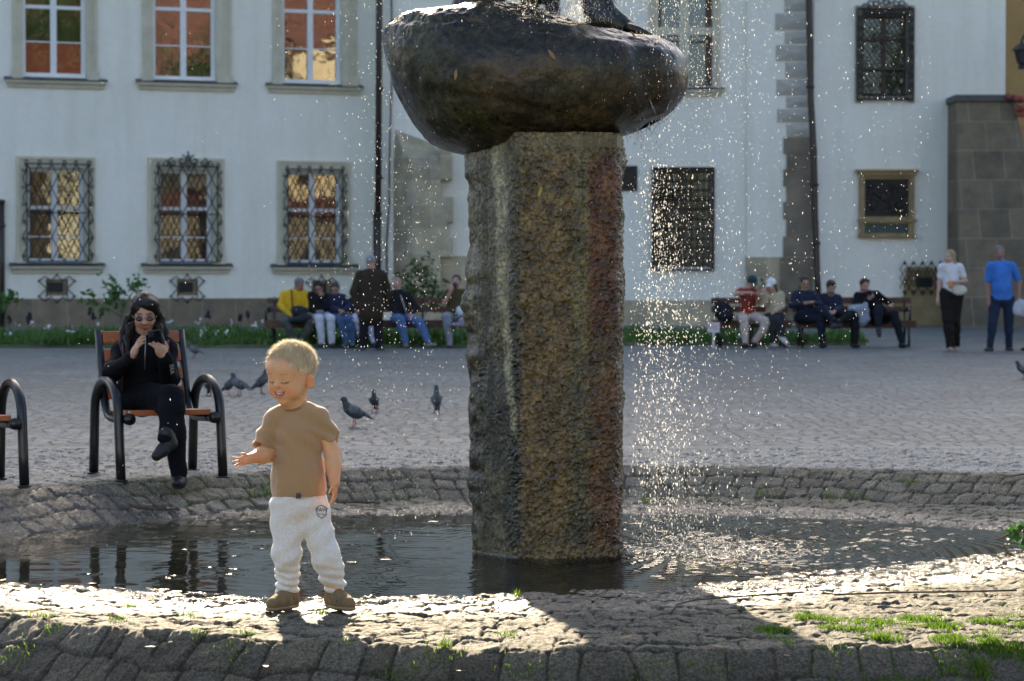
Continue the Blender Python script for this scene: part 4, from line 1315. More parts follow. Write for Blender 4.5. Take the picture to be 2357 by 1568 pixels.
mb = MB(W2.T); mb.box(ub2 - .01, W2.u(1120), 0.0, 0.30, -0.05, W2.uz(1100, 590)[1]); mb.build('stone_base', M_ASHL, HM)
# right quoins: diamond cut above, plain below
xs_ = [(1800, 0), (1780, 1)]
edges = [-60, -12, 30, 72, 103, 143, 182, 222, 250, 284, 317]
M_QD = simple('grey_diamond_quoin', (0.44, 0.425, 0.38), 0.8, 0.1, 4, 0.2); M_QP = simple('brown_grey_quoin', (0.21, 0.175, 0.13), 0.85, 0.28, 1.7, 0.3)
mb = MB(W2.T)
for i in range(len(edges) - 1):
    x0 = (1781 if i % 2 == 0 else 1802) + i * 0.8
    a, b = W2.u(x0), W2.u(1868)
    z1_, z0_ = W2.uz(1830, edges[i])[1] - .02, W2.uz(1830, edges[i + 1])[1] + .02
    cu, cz = (a + b) / 2, (z0_ + z1_) / 2; q = 0.13; e = 0.18
    mb.add([(a, q, z0_), (b, q, z0_), (b, q, z1_), (a, q, z1_), (cu - .1, e, cz), (cu + .1, e, cz), (a, 0, z0_), (b, 0, z0_), (b, 0, z1_), (a, 0, z1_)],
           [(0, 1, 5, 4), (1, 2, 5), (2, 3, 4, 5), (3, 0, 4), (0, 6, 7, 1), (3, 2, 8, 9), (0, 3, 9, 6), (1, 7, 8, 2)])
mb.build('diamond_quoin', M_QD, HM)
mb = MB(W2.T)
edges = [317, 355, 391, 430, 465, 505, 545, 592]
for i in range(len(edges) - 1):
    x0 = 1802 + (7 if i % 2 else 0)
    mb.box(W2.u(x0), W2.u(1868) , 0.0, 0.15 + .004 * (i % 2), W2.uz(1830, edges[i + 1])[1] + .006, W2.uz(1830, edges[i])[1])
mb.box(W2.u(1795), W2.u(1869), 0.0, 0.19, -.05, W2.uz(1830, 593)[1])
mb.build('plain_quoin', M_QP, HM)
# its windows
g = hm[0]; S4 = rect(W2, 1494, 1658, -190, 207)
win = surround(W2, S4[0], S4[1], S4[2], S4[3], g, False).build('window', M_TRIM, HM)
mb = MB(W2.T); m1 = W2.u(1574)
mb.box(m1 - .12, m1 + .12, -.13, -.02, g[2], g[3]); tz = W2.uz(1575, 72)[1]; mb.box(g[0], g[1], -.135, -.025, tz - .1, tz + .1)
mb.build('stone_cross', M_TRIM, win)
casement(W2, win, g, [(g[0] + m1) / 2 - .3, (g[1] + m1) / 2 + .25], [W2.uz(1575, 95)[1]], sash=M_BROWN, depth=-.16, glass=M_GLASSD, bw=.06)
L4 = rect(W2, 1480, 1664, 206, 222); sill(W2, win, L4[0], L4[1], L4[3], L4[2])
g = hm[1]; S4 = rect(W2, 1500, 1643, 385, 624)
win = surround(W2, S4[0], S4[1], S4[2], S4[3], g, False).build('window', simple('dark_stone_frame', (0.14, 0.12, 0.09), .8), HM)
casement(W2, win, g, [(g[0] + g[1]) / 2], [g[2] + (g[3] - g[2]) * .62], sash=M_BROWN, depth=-.16, glass=M_GLASSD, bw=.06)
mb = MB(W2.T)
for i in range(1, 9): bar(mb, (g[0] + (g[1] - g[0]) * i / 9, g[2]), (g[0] + (g[1] - g[0]) * i / 9, g[3]), .013, .12)
for i in range(1, 10): bar(mb, (g[0], g[2] + (g[3] - g[2]) * i / 10), (g[1], g[2] + (g[3] - g[2]) * i / 10), .013, .13)
for a, b in (((g[0] - .06, g[2] - .06), (g[1] + .06, g[2] - .06)), ((g[0] - .06, g[3] + .06), (g[1] + .06, g[3] + .06)), ((g[0] - .06, g[2] - .06), (g[0] - .06, g[3] + .06)), ((g[1] + .06, g[2] - .06), (g[1] + .06, g[3] + .06))): bar(mb, a, b, .03, .12)
mb.build('grille', M_IRON, win)
mb = MB(W2.T); a, b, c, d = rect(W2, 1446, 1467, 382, 440); mb.box(a - .2, b, .003, .04, c, d)
mb.build('dark_plate', M_BRZ, HM)
pipe(W2, HM, [wp(1859, -300, 62.05), wp(1862, 0, 62.05), wp(1866, 230, 62.05), wp(1873, 350, 62.05), wp(1876, 500, 62.05), wp(1881, 640, 62.05), wp(1884, 700, 62.0)], 0.085, 'downpipe', [wp(1865, 200, 62.05), wp(1875, 425, 62.05), wp(1879, 560, 62.05)])
mb = MB(); mb.smooth = False
c = P(1887, 720, 61.9); mb.box(c.x - .12, c.x + .14, 61.8, 62.1, 0, c.z + .38); mb.build('pipe_boot', M_PIPE, HM)
mb = MB(); mb.smooth = True
mb.tube([wp(898, -200, 62.38), wp(903, 150, 62.38), wp(897, 330, 62.38), wp(896, 470, 62.38), wp(890, 560, 62.38), wp(891, 690, 62.38)], .025, 6)
mb.build('cable', M_PIPE, HM)

# ------------------------------------------------------------------ right house
W3 = Wall(0.0, 62.42, 0.0)
HR = empty('white_house', (16.0, 62.4, 0))
tag(HR, 'white house on the right with one ornate barred window above a framed bronze relief', 'house')
u0R, u1R = W3.u(1872) + .005, W3.u(2313)
g = rect(W3, 1985, 2088, 36, 222)
mb = wall_skin(W3, u0R, u1R, 0, 17.2, [g], .28)
mb.box(u0R, u1R, -12, -1.6, 0, 17.2)
mb.quad((u1R, 0, 0), (u1R, -1.6, 0), (u1R, -1.6, 17.2), (u1R, 0, 17.2)); mb.quad((u0R, 0, 17.2), (u1R, 0, 17.2), (u1R, -1.6, 17.2), (u0R, -1.6, 17.2))
mb.build('wall', M_PLAST, HR)
mb = MB(W3.T); mb.prism([(u0R, .5, 17.15), (u0R, -6, 30.45), (u0R, -12.5, 17.15)], (u1R - u0R + .4, 0, 0)); mb.build('roof', M_ROOF, HR)  # roof out of view, same raised ridge to continue the shade
M_SAND = simple('yellow_sandstone', (0.30, 0.225, 0.115), 0.85, 0.25, 2.5, 0.3, 30)
mb = MB(W3.T); zp = W3.uz(1950, 684)[1]; mb.box(u0R + .12, W3.u(2081), 0, .07, -.05, zp); mb.box(W3.u(2081), W3.u(2208), 0, .09, -.05, W3.uz(2100, 640)[1]); mb.build('plinth', M_SAND, HR)
S4 = rect(W3, 1968, 2104, 14, 236)
win = surround(W3, S4[0], S4[1], S4[2], S4[3], g, False).build('window', simple('dim_stone_frame', (0.30, 0.27, 0.2), .8), HR)
casement(W3, win, g, [(g[0] + g[1]) / 2], [g[2] + (g[3] - g[2]) * .35, g[2] + (g[3] - g[2]) * .7], sash=M_BROWN, depth=-.16, glass=M_GLASSD, bw=.06)
mb = MB(W3.T)
a, b, c, d = rect(W3, 1972, 2101, 22, 230)
for k in range(-12, 22):
    for s_ in (1, -1):
        p0 = (a + k * .13, c); p1 = (a + k * .13 + s_ * (d - c) * .75, d)
        t0, t1 = 0, 1; dx = p1[0] - p0[0]
        lo_, hi_ = sorted(((a + .1 - p0[0]) / dx, (b - .1 - p0[0]) / dx)); t0, t1 = max(0, lo_), min(1, hi_)
        if t1 > t0: bar(mb, (p0[0] + dx * t0, c + (d - c) * t0), (p0[0] + dx * t1, c + (d - c) * t1), .008, .12)
for o_ in (0, .13):
    for p_, q_ in (((a + o_, c + o_), (b - o_, c + o_)), ((a + o_, d - o_), (b - o_, d - o_)), ((a + o_, c + o_), (a + o_, d - o_)), ((b - o_, c + o_), (b - o_, d - o_))): bar(mb, p_, q_, .024, .14)
n_ = 17
for i in range(n_):
    zz_ = c + .13 + (d - c - .26) * (i + .5) / n_
    scroll(mb, a + .065, zz_, .055, .9, .14, .014, 1 if i % 2 else -1); scroll(mb, b - .065, zz_, .055, .9, .14, .014, 1 if i % 2 else -1)
for i in range(9):
    uu_ = a + .13 + (b - a - .26) * (i + .5) / 9
    scroll(mb, uu_, c + .065, .055, .9, .14, .014, 1 if i % 2 else -1); scroll(mb, uu_, d - .065, .055, .9, .14, .014, 1 if i % 2 else -1)
    scroll(mb, uu_, d + .06 + .13 * math.sin(math.pi * (i + .5) / 9), .10, 1.0, .14, .02, 1 if i % 2 else -1)
mb.box(a, b, .10, .16, c + (d - c) * .33, c + (d - c) * .345); mb.box(a, b, .10, .16, c + (d - c) * .68, c + (d - c) * .695)
mb.build('grille', M_IRON, win)
# framed relief
fr_ = (1978, 2102, 392, 545)
mb = MB(W3.T)
def bx(px0, px1, py0, py1, o0, o1):
    u_, v_, z_, t_ = rect(W3, px0, px1, py0, py1); mb.box(u_, v_, o0, o1, z_, t_)
bx(1976, 1989, 405, 546, .002, .12); bx(2090, 2103, 405, 546, .002, .12); bx(1989, 2090, 400, 413, .002, .10)
bx(1974, 2106, 396, 405, .002, .18); bx(1968, 2112, 391, 396, .002, .26); bx(1989, 2090, 499, 516, .002, .09); bx(1972, 2108, 505, 512, .09, .17); bx(1989, 2090, 537, 546, .002, .08); bx(1973, 2107, 540, 547, .12, .17)
pl = mb.build('relief_plaque', M_SAND, HR)
mb = MB(W3.T); bx(1989, 2090, 413, 499, .002, .05); 
rg = np.random.default_rng(3)
u_, v_, z_, t_ = rect(W3, 1993, 2086, 418, 496)
for i in range(26):
    mb.ball((rg.uniform(u_ + .1, v_ - .1), .05, rg.uniform(z_ + .1, t_ - .1)), rg.uniform(.04, .11), .05, rg.uniform(.06, .16), 8, 6)
mb.build('relief_panel', M_BRZ, pl)
mb = MB(W3.T); bx(1989, 2090, 516, 537, .002, .05); mb.build('inscription_panel', M_GRNP, pl)
# lattice over the cellar opening
u_, v_, z_, t_ = rect(W3, 2080, 2162, 610, 670)
mb = MB(W3.T); mb.box(u_ + .05, v_, .09, .105, z_ + .03, t_ - .05); o = mb.build('vent', M_SAND, HR)
mb = MB(W3.T); mb.box(u_ + .3, v_ - .2, .105, .12, z_ + .1, z_ + .35); mb.build('vent_opening', M_ROOM, o)
mb = MB(W3.T); s_ = (v_ - u_) / 4; h_ = t_ - z_
for i in range(5):
    for (dx_, dz_) in ((s_ / 2, h_ / 3),):
        for j in range(3):
            cx_, cz_ = u_ + i * s_, z_ + (j + .5) * h_ / 3
            mb.tube([(cx_ - s_ / 2, .15, cz_), (cx_, .15, cz_ + h_ / 3), (cx_ + s_ / 2, .15, cz_), (cx_, .15, cz_ - h_ / 3)], .015, 5, closed=True)
    mb.ball((u_ + i * s_, .15, t_ + .04), .04, n=6, m=4); mb.ball((u_ + i * s_, .15, z_ - .02), .04, n=6, m=4)
mb.build('grille', M_IRON, o)
# battered stone buttress
mb = MB()
A = P(2206, 750, 60.8); zt = P(2270, 232, 61.0).z
xr = P(2357, 700, 60.8).x + 1.2; xt = P(2336, 240, 61).x
mb.add([(A.x, 60.6, -.05), (xr, 60.6, -.05), (xt, 61.2, zt), (A.x, 61.2, zt), (A.x, 62.415, -.05), (xr, 62.415, -.05), (xt, 62.415, zt), (A.x, 62.415, zt)],
       [(0, 1, 2, 3), (1, 5, 6, 2), (0, 3, 7, 4), (3, 2, 6, 7), (4, 7, 6, 5), (0, 4, 5, 1)])
bt = mb.build('buttress', M_ASH, HR)
mb = MB(); mb.box(A.x - .05, xt + .06, 61.1, 62.41, zt, zt + .16); mb.build('coping', M_SLATE, bt)

# ------------------------------------------------------------------ ochre house at the far right
HO = empty('ochre_house', (24, 66, 0))
tag(HO, 'ochre plastered house behind the stone buttress at the right edge', 'house')
mb = MB(); mb.box(P(2200, 0, 66).x, 40, 66, 76, 0, 14); mb.build('wall', M_OCHRE, HO)
mb = MB(); mb.prism([(P(2200, 0, 66).x, 65.6, 14), (P(2200, 0, 66).x, 71, 20), (P(2200, 0, 66).x, 76.4, 14)], (20, 0, 0)); mb.build('roof', M_ROOF, HO)
mb = MB(); mb.box(P(2318, 0, 65.9).x, 40, 65.9, 65.999, P(2330, 380, 66).z, P(2330, 290, 66).z); mb.build('moulding', simple('rosy_plaster', (0.4, 0.22, 0.12), .8), HO)
# wall lantern
lt = empty('wall_lantern', tuple(P(2352, 120, 61.0)))
tag(lt, 'old wrought iron lantern on a bracket at the top right', 'lantern')
c = P(2352, 118, 61.0)
mb = MB(); mb.smooth = False
mb.lathe((c.x, c.y, c.z), [(.05, -.36), (.12, -.30), (.20, 0), (.27, .02), (.10, .17), (.04, .2), (.03, .3)], 6)
mb.build('lantern_body', M_IRON, lt)
mb = MB(); mb.lathe((c.x, c.y, c.z), [(.085, -.45), (.1, -.37)], 6); mb.build('finial', M_IRON, lt)
mb = MB(); mb.smooth = True
mb.tube([(c.x, c.y, c.z + .28), (c.x + .15, c.y, c.z + .55), (c.x + .6, c.y, c.z + .6), (c.x + 1.2, c.y, c.z + .3), (c.x + 1.25, c.y + .3, c.z - .6)], .03, 6); mb.build('bracket', M_IRON, lt)
hb = empty('flower_bracket', tuple(P(2345, 232, 60.9)))
tag(hb, 'iron wall bracket with a hanging pot of reddish flowers at the right edge', 'bracket')
mb = MB(); mb.smooth = True
mb.tube([wp(2318, 228, 61.05), wp(2345, 236, 61.05), wp(2400, 226, 61.05)], .03, 6); mb.tube([wp(2330, 232, 61.05), wp(2350, 250, 61.05), wp(2380, 262, 61.05)], .02, 6)
mb.build('arm', M_IRON, hb)
mb = MB(); mb.smooth = True
rgf = random.Random(2)
for i in range(26): mb.ball(P(2352 + rgf.uniform(-12, 12), 258 + rgf.uniform(-14, 10), 61.05 + rgf.uniform(-.1, .1)), rgf.uniform(.03, .07), n=6, m=4)
for q in ((2321, 222), (2340, 226), (2352, 228)): mb.ball(P(q[0], q[1], 61.05), .09, n=8, m=5)
mb.build('flowers', simple('red_flowers', (0.3, 0.07, 0.05), .7, .5, 30), hb)

# ------------------------------------------------------------------ across the square, behind the photographer: what the windows mirror
def back_house(x0, x1, y0, y1, h, ridge, m, name, label):
    r_ = empty(name, ((x0 + x1) / 2, (y0 + y1) / 2, 0)); tag(r_, label, 'house')
    mb = MB(); mb.box(x0, x1, y0, y1, 0, h); mb.build('wall', m, r_)
    mb = MB(); mb.prism([(x0 - .3, y0 - .4, h), (x0 - .3, (y0 + y1) / 2, ridge), (x0 - .3, y1 + .4, h)], (x1 - x0 + .6, 0, 0)); mb.build('roof', M_ROOF, r_)
    n = int((x1 - x0) / 3)
    for i in range(n):
        for zz in (1.2, 4.4, 7.4):
            if zz + 1.8 > h: continue
            mb = MB(); xx = x0 + (i + .5) * (x1 - x0) / n
            mb.box(xx - .55, xx + .55, y1 - .02, y1 + .03, zz, zz + 1.8); mb.build('window', M_ROOM, r_)
back_house(29, 47, -26, -14, 9.0, 23, M_YEL, 'yellow_house', 'yellow house with a red tiled roof across the square')
back_house(48, 66, -28, -15, 16.5, 25, simple('cream_plaster', (.66, .54, .36), .85), 'cream_house', 'cream house with a red tiled roof across the square')
back_house(-22, 6, -52, -38, 9, 15, M_YEL, 'tall_yellow_house', 'second yellow house with red roof facing the fountain')

def crown_tree(x, y, h, rc, seed, label, leafm, barkm, nleaf=2600, ls=0.28):
    rg = np.random.default_rng(seed)
    r_ = empty('leafy_tree', (x, y, 0)); tag(r_, label, 'tree')
    mb = MB(); mb.smooth = True
    mb.tube([(x, y, 0), (x + .1, y, h * .25), (x - .1, y + .1, h * .5), (x, y, h * .75)], [h * .028, h * .022, h * .016, h * .006], 8)
    C = []
    for i in range(14):
        a = rg.uniform(0, 6.28); e = rg.uniform(.1, 1.2); L = rc * rg.uniform(.5, .95)
        b = (x + L * math.cos(a) * math.cos(e), y + L * math.sin(a) * math.cos(e), h * .42 + rc * .2 + L * math.sin(e)); C.append(b)
        mb.tube([(x, y, h * rg.uniform(.3, .55)), ((x + b[0]) / 2, (y + b[1]) / 2, b[2] * .8), b], [h * .010, h * .006, h * .002], 5)
    mb.build('trunk', barkm, r_)
    C = np.array(C); k = rg.integers(0, len(C), nleaf)
    p = C[k] + rg.standard_normal((nleaf, 3)) * rc * .24
    leaf_cloud('crown', p, ls, leafm, r_, rg)

def leaf_cloud(name, p, size, m, parent, rg, flat=0.0):
    n = len(p)
    a = rg.standard_normal((n, 3)); a /= np.linalg.norm(a, axis=1, keepdims=True)
    b = np.cross(a, rg.standard_normal((n, 3))); b /= np.linalg.norm(b, axis=1, keepdims=True)
    s = size * rg.uniform(.6, 1.3, n)[:, None]
    c = np.cross(a, b)
    V = np.stack([p - a * s * .6, p + b * s * .3 + c * s * .06, p + a * s * .6, p - b * s * .3 + c * s * .06], 1)
    F = np.arange(n * 4).reshape(n, 4)
    return np_mesh(name, V.reshape(-1, 3), F, m, parent, False)
M_LEAF = leaf_mat('green_leaves', (0.05, 0.085, 0.02), (0.12, 0.17, 0.04))
M_BARK = simple('bark', (0.09, 0.065, 0.045), .9, .3, 12, .5)
crown_tree(26, -8, 23, 7, 1, 'tall leafy tree across the square beside the yellow house', M_LEAF, M_BARK, 5000, .5)
crown_tree(36.5, -6, 21, 5, 6, 'tall slender tree before the yellow house across the square', M_LEAF, M_BARK, 2600, .5)
back_house(33, 62, -11, -7, 5.2, 6.5, simple('grey_brown_plaster', (.20, .17, .13), .9, .3, 1.0), 'low_building', 'long low grey brown building across the square before the tall houses')
crown_tree(10, -30, 13, 6, 2, 'broad leafy tree across the square in front of the second yellow house', M_LEAF, M_BARK)
crown_tree(19, -33, 12, 5, 3, 'smaller leafy tree across the square, right of the broad one', M_LEAF, M_BARK)
# ================================================================== BENCHES, PLANTS, BIRDS, LITTLE THINGS
M_TUBE = simple('black_satin_steel', (0.012, 0.012, 0.013), 0.32, 0.2, 10, spec=0.6)
M_WOOD = simple('orange_brown_wood', (0.42, 0.125, 0.040), 0.45, 0.22, 7, 0.15, 90, coat=0.2)
M_OLDW = simple('dull_brown_wood', (0.105, 0.048, 0.028), 0.55, 0.3, 6)

def park_chair(cx, cy, deg, label):
    root = empty('park_bench', (cx, cy, 0), R(deg)); tag(root, label, 'bench', 'steel tube park benches by the fountain')
    c_, s_ = math.cos(R(deg)), math.sin(R(deg))
    T = lambda p: (cx + p[0] * c_ - p[1] * s_, cy + p[0] * s_ + p[1] * c_, p[2])
    for x in (-0.30, 0.30):
        mb = MB(T); mb.smooth = True
        pts = [(x, -.285, 0), (x, -.26, .18), (x, -.235, .37)]
        for i in range(1, 12):
            a = math.pi * (1 - i / 12); pts.append((x, .015 + .245 * math.cos(a) * 1.0, .385 + .175 * math.sin(a)))
        pts += [(x, .265, .37), (x, .28, .18), (x, .295, 0)]
        mb.tube(pts, .0275, 14)
        o = mb.build('armrest', M_TUBE, root)
        mb = MB(T); mb.smooth = True
        for y in (-.285, .295): mb.lathe((x, y, 0), [(.04, 0), (.04, .008), (.028, .01)], 14)
        mb.build('foot_plate', M_TUBE, o)
    for x in (-0.25, 0.25):
        mb = MB(T); mb.smooth = True
        mb.tube([(x, .365, .835), (x, .31, .66), (x, .245, .47), (x, .215, .40), (x, .17, .355), (x, .10, .338), (x, 0, .335), (x, -.15, .340), (x, -.285, .347)], .024, 14)
        o = mb.build('back_post', M_TUBE, root)
        mb = MB(T); mb.smooth = True; xx = x + (-.03 if x < 0 else .03)
        mb.tube([(x, -.30, .347), (x, -.255, .346)], .033, 14); mb.tube([(x, -.2, .345), (x * 1.2, -.2, .345)], .02, 10)
        mb.build('end_cap', M_TUBE, o)
    tops = [(.342, .795), (.308, .688), (.272, .581), (.240, .474)]
    for (y, z) in tops:
        mb = MB(T); a = math.atan2(.12, .36)
        n = (0, -math.cos(a), -math.sin(a) * -1)
        hy, hz = math.sin(a) * .037, math.cos(a) * .037; ty, tz = -.013, .004
        mb.add([(-.232, y - hy + ty, z - hz + tz - .0), (.232, y - hy + ty, z - hz + tz), (.232, y + hy + ty, z + hz + tz), (-.232, y + hy + ty, z + hz + tz),
                (-.232, y - hy - ty, z - hz - tz), (.232, y - hy - ty, z - hz - tz), (.232, y + hy - ty, z + hz - tz), (-.232, y + hy - ty, z + hz - tz)],
               [(0, 1, 2, 3), (7, 6, 5, 4), (0, 4, 5, 1), (1, 5, 6, 2), (2, 6, 7, 3), (3, 7, 4, 0)])
        mb.build('back_slat', M_WOOD, root, 0.006)
    for i in range(5):
        y = -.262 + i * .089
        mb = MB(T); mb.box(-.235, .235, y, y + .074, .362 - (i * .004), .394 - (i * .004)); mb.build('seat_slat', M_WOOD, root, 0.005)
    return root
park_chair(-2.05, 13.98, 25, 'small park bench of bent black tubes and orange slats on which the woman sits')
park_chair(-3.06, 13.34, 25, 'empty park bench whose bent tube armrest shows at the left edge of the picture')

def long_bench(pxa, pxb, Y, label, arms=()):
    a, b = P(pxa, 700, Y).x, P(pxb, 700, Y).x
    root = empty('long_bench', ((a + b) / 2, Y, 0)); tag(root, label, 'bench', 'long wooden benches along the lawn')
    for x in (a + .12, (a + b) / 2, b - .12):
        mb = MB(); mb.smooth = True
        mb.tube([(x, Y - .22, 0), (x, Y - .2, .42)], .022, 8); mb.tube([(x, Y + .32, 0), (x, Y + .22, .42), (x, Y + .34, .86)], .022, 8); mb.tube([(x, Y - .22, .41), (x, Y + .24, .41)], .02, 8)
        mb.build('leg_frame', M_TUBE, root)
    for x in arms:
        xx = P(x, 700, Y).x
        mb = MB(); mb.smooth = True
        mb.tube([(xx, Y - .2, .42), (xx, Y - .24, .60), (xx, Y - .1, .68), (xx, Y + .2, .66), (xx, Y + .3, .6)], .02, 8); mb.build('armrest', M_TUBE, root)
    for i in range(4):
        mb = MB(); y = Y - .24 + i * .12; mb.box(a, b, y, y + .10, .43, .465); mb.build('seat_slat', M_OLDW, root)
    mb = MB(); mb.box(a, b, Y - .262, Y - .243, .33, .465); mb.build('front_board', M_OLDW, root)
    for i in range(2):
        mb = MB(); z = .60 + i * .15; y = Y + .26 + i * .05; mb.box(a, b, y, y + .03, z, z + .10); mb.build('back_slat', M_OLDW, root)
YB = 41.9
long_bench(612, 838, YB, 'long brown bench behind the boy, under the people in yellow, black and navy', (615,))
long_bench(846, 1098, YB, 'long brown bench half hidden by the pillar, under the man drinking', ())
long_bench(1640, 1818, YB, 'long brown bench under the couple in caps, right of the falling water', ())
long_bench(1828, 2104, YB, 'long brown bench under the three men in dark jackets, with a looped armrest', (2090,))

# ------------------------------------------------------------------ beds of grass
rgp = np.random.default_rng(8)
M_GRASS = leaf_mat('lawn_green', (0.04, 0.10, 0.018), (0.12, 0.24, 0.045), 0.35)
M_MOSS = leaf_mat('moss_green', (0.08, 0.16, 0.012), (0.17, 0.29, 0.03), 0.5)
M_SOIL = simple('bed_soil', (0.06, 0.07, 0.03), .95, .4, 3, .5)
def bed(x0, x1, y0, y1):
    mb = MB(); n = 24
    vs = []
    for i in range(n + 1):
        x = x0 + (x1 - x0) * i / n; w = .12 * math.sin(i * 1.9)
        vs += [(x, y0 + w, -.01), (x, y0 + .2 + w, .06), (x, y1, .06)]
    mb.add(vs, [q for i in range(n) for q in ((i*3, i*3+3, i*3+4, i*3+1), (i*3+1, i*3+4, i*3+5, i*3+2))])
    return mb
o = bed(G(-60, 806).x * 1.05, G(1160, 800).x, 41.0, 50.5).build('lawn', M_SOIL); o['kind'] = 'structure'
o = bed(G(1400, 800).x, P(1990, 700, 43).x, 42.6, 49).build('lawn', M_SOIL); o['kind'] = 'structure'
def blades(name, px, label, m, hmin, hmax, w, lean=.35):
    n = len(px); h = rgp.uniform(hmin, hmax, n) * (np.clip(.75 + .7 * fbm(px[:, 0] * 1.4, px[:, 1] * 1.4, None, 5, 3), .35, 1.6) if hmax > .1 else 1.0); a = rgp.uniform(0, 2 * np.pi, n)
    d = np.stack([np.cos(a), np.sin(a), np.zeros(n)], 1); L = rgp.uniform(0, lean, n)[:, None] * h[:, None]
    side = np.stack([-np.sin(a + .6), np.cos(a + .6), np.zeros(n)], 1) * w
    z = np.zeros((n, 3)); z[:, 2] = h
    V = np.stack([px - side, px + side, px + d * L * .4 + z * .55 + side * .8, px + d * L + z, px + d * L * .4 + z * .55 - side * .8], 1)
    F = np.concatenate([np.arange(n * 5).reshape(n, 5)[:, [0, 1, 2, 4]], np.arange(n * 5).reshape(n, 5)[:, [4, 2, 3, 3]]])
    me = bpy.data.meshes.new(name); fs = [tuple(f) if f[2] != f[3] else tuple(f[:3]) for f in F.tolist()]
    me.from_pydata(V.reshape(-1, 3).tolist(), [], fs); me.materials.append(m); me.update()
    o = bpy.data.objects.new(name, me); COL.objects.link(o); tag(o, label, 'grass', None, 'stuff'); return o
def scatter(n, f):
    return np.array([f() for _ in range(n)])
U_ = rgp.uniform
def in_left():
    y = 41.2 + 8 * U_() ** 1.3; px = U_(-40, 1120); return (P(px, 700, y).x, y, .05)
def in_right():
    y = 42.7 + 5.5 * U_(); px = U_(1430, 2000 - (y - 42.7) * 8); return (P(px, 700, y).x, y, .05)
blades('grass', scatter(12500, in_left), 'weedy green lawn strip behind and under the benches left of the fountain', M_GRASS, .07, .24, .022, .9)
blades('grass', scatter(6000, in_right), 'weedy green lawn strip under the benches right of the fountain', M_GRASS, .06, .22, .022, .9)

def near_tufts():
    pts = []; ms = []
    def line(pxa, pya, pxb, pyb, n, sp, dst, z0=-.16):
        for i in range(n):
            t = (i + .5) / n; g = ground_hit(pxa + (pxb - pxa) * t, pya + (pyb - pya) * t)
            x, y = g.x + rgp.normal(0, sp), g.y + rgp.normal(0, sp * 1.2)
            dst.append((x, y, ground_at(x, y) + .001))
    # moss ribbons right front
    for q in ((1740, 1450, 1830, 1490), (1838, 1425, 1895, 1432), (1890, 1448, 2040, 1450), (1900, 1430, 2080, 1432), (2060, 1425, 2180, 1420), (2100, 1440, 2190, 1455), (2190, 1480, 2350, 1450), (2230, 1432, 2357, 1420), (2140, 1470, 2190, 1488), (2240, 1500, 2357, 1490), (2150, 1540, 2300, 1500), (1980, 1470, 2060, 1462)):
        [line(q[0] + o_ , q[1] + o_ * .1, q[0] + o_ + 26, q[1] + 4, 60, .014, ms) for o_ in rgp.uniform(0, q[2] - q[0], 5)]; line(*q, 90, .016, ms)
    for q in ((860, 1565, 960, 1560), (1150, 1545, 1250, 1552), (1560, 1550, 1680, 1548), (1450, 1552, 1520, 1548), (1870, 1500, 1960, 1505), (20, 1512, 60, 1516), (970, 1520, 1050, 1520), (500, 1500, 560, 1520), (2330, 1530, 2357, 1520)):
        line(*q, 45, .022, ms)
    for q in ((82, 1420, 130, 1424), (100, 1452, 140, 1455), (420, 1418, 450, 1422), (540, 1458, 585, 1462), (1146, 1464, 1190, 1466), (255, 1428, 280, 1432), (440, 1456, 470, 1462), (725, 1412, 745, 1416), (770, 1485, 800, 1490), (290, 1398, 310, 1402)):
        line(*q, 34, .012, ms)
    for q in ((1008, 1492, 1036, 1494), (1838, 1420, 1880, 1426), (1185, 1372, 1195, 1374)): line(*q, 26, .008, pts)
    for q in ((355, 1128, 410, 1130), (600, 1118, 650, 1122), (570, 1140, 620, 1142), (1740, 1140, 1790, 1146), (1890, 1148, 1930, 1152), (1950, 1142, 1990, 1146), (2080, 1112, 2110, 1114), (1480, 1155, 1500, 1160)):
        line(*q, 24, .015, pts, -.05)
    o = blades('moss_tufts', np.array(ms), 'bright green moss and short grass growing in the joints between the cobbles', M_MOSS, .006, .026, .0022, .9)
    blades('grass_tufts', np.array(pts), 'small tufts of fresh grass sprouting between cobbles round the pool', M_MOSS, .012, .040, .0028, .9)
near_tufts()

# sapling, weeds, flowers
M_SAP = leaf_mat('sapling_leaves', (0.045, 0.13, 0.02), (0.09, 0.22, 0.04), .45)
M_STEM = simple('green_stem', (0.09, 0.12, 0.05), .7)
def leafy_stem(name, stems, clusters, label, Y, cat='sapling', ls=.10, n=16, sp=.07, m=None):
    base = P(stems[0][0][0], stems[0][0][1], Y)
    r_ = empty(name, (base.x, Y, 0.05)); tag(r_, label, cat)
    mb = MB(); mb.smooth = True
    for st in stems:
        mb.tube([P(a, b, Y) for a, b in st], [.014 - .009 * i / (len(st) - 1) for i in range(len(st))], 6)
    mb.build('stem', M_STEM, r_)
    rg = np.random.default_rng(len(clusters)); pts = []
    for (a, b) in clusters:
        c = np.array(tuple(P(a, b, Y))); pts.append(c + rg.standard_normal((n, 3)) * sp)
    leaf_cloud('leaves', np.concatenate(pts), ls, m or M_SAP, r_, rg)
leafy_stem('leafy_sapling', [[(283, 775), (280, 715), (262, 690), (256, 660)], [(281, 720), (300, 680), (318, 655)], [(280, 730), (240, 705), (205, 690)]],
           [(254, 645), (262, 662), (270, 672), (256, 675), (264, 690), (275, 684), (310, 665), (320, 652), (322, 660), (298, 664), (205, 686), (218, 694), (236, 706), (266, 700)], 'young sapling with fresh green leaves rising behind the seated woman', 40.5)
leafy_stem('weed', [[(8, 775), (14, 710), (34, 678)], [(12, 720), (4, 690)]], [(34, 676), (28, 684), (18, 690), (6, 700), (2, 706)], 'leafy green weed in front of the plinth at the left edge', 40.5, 'weed')
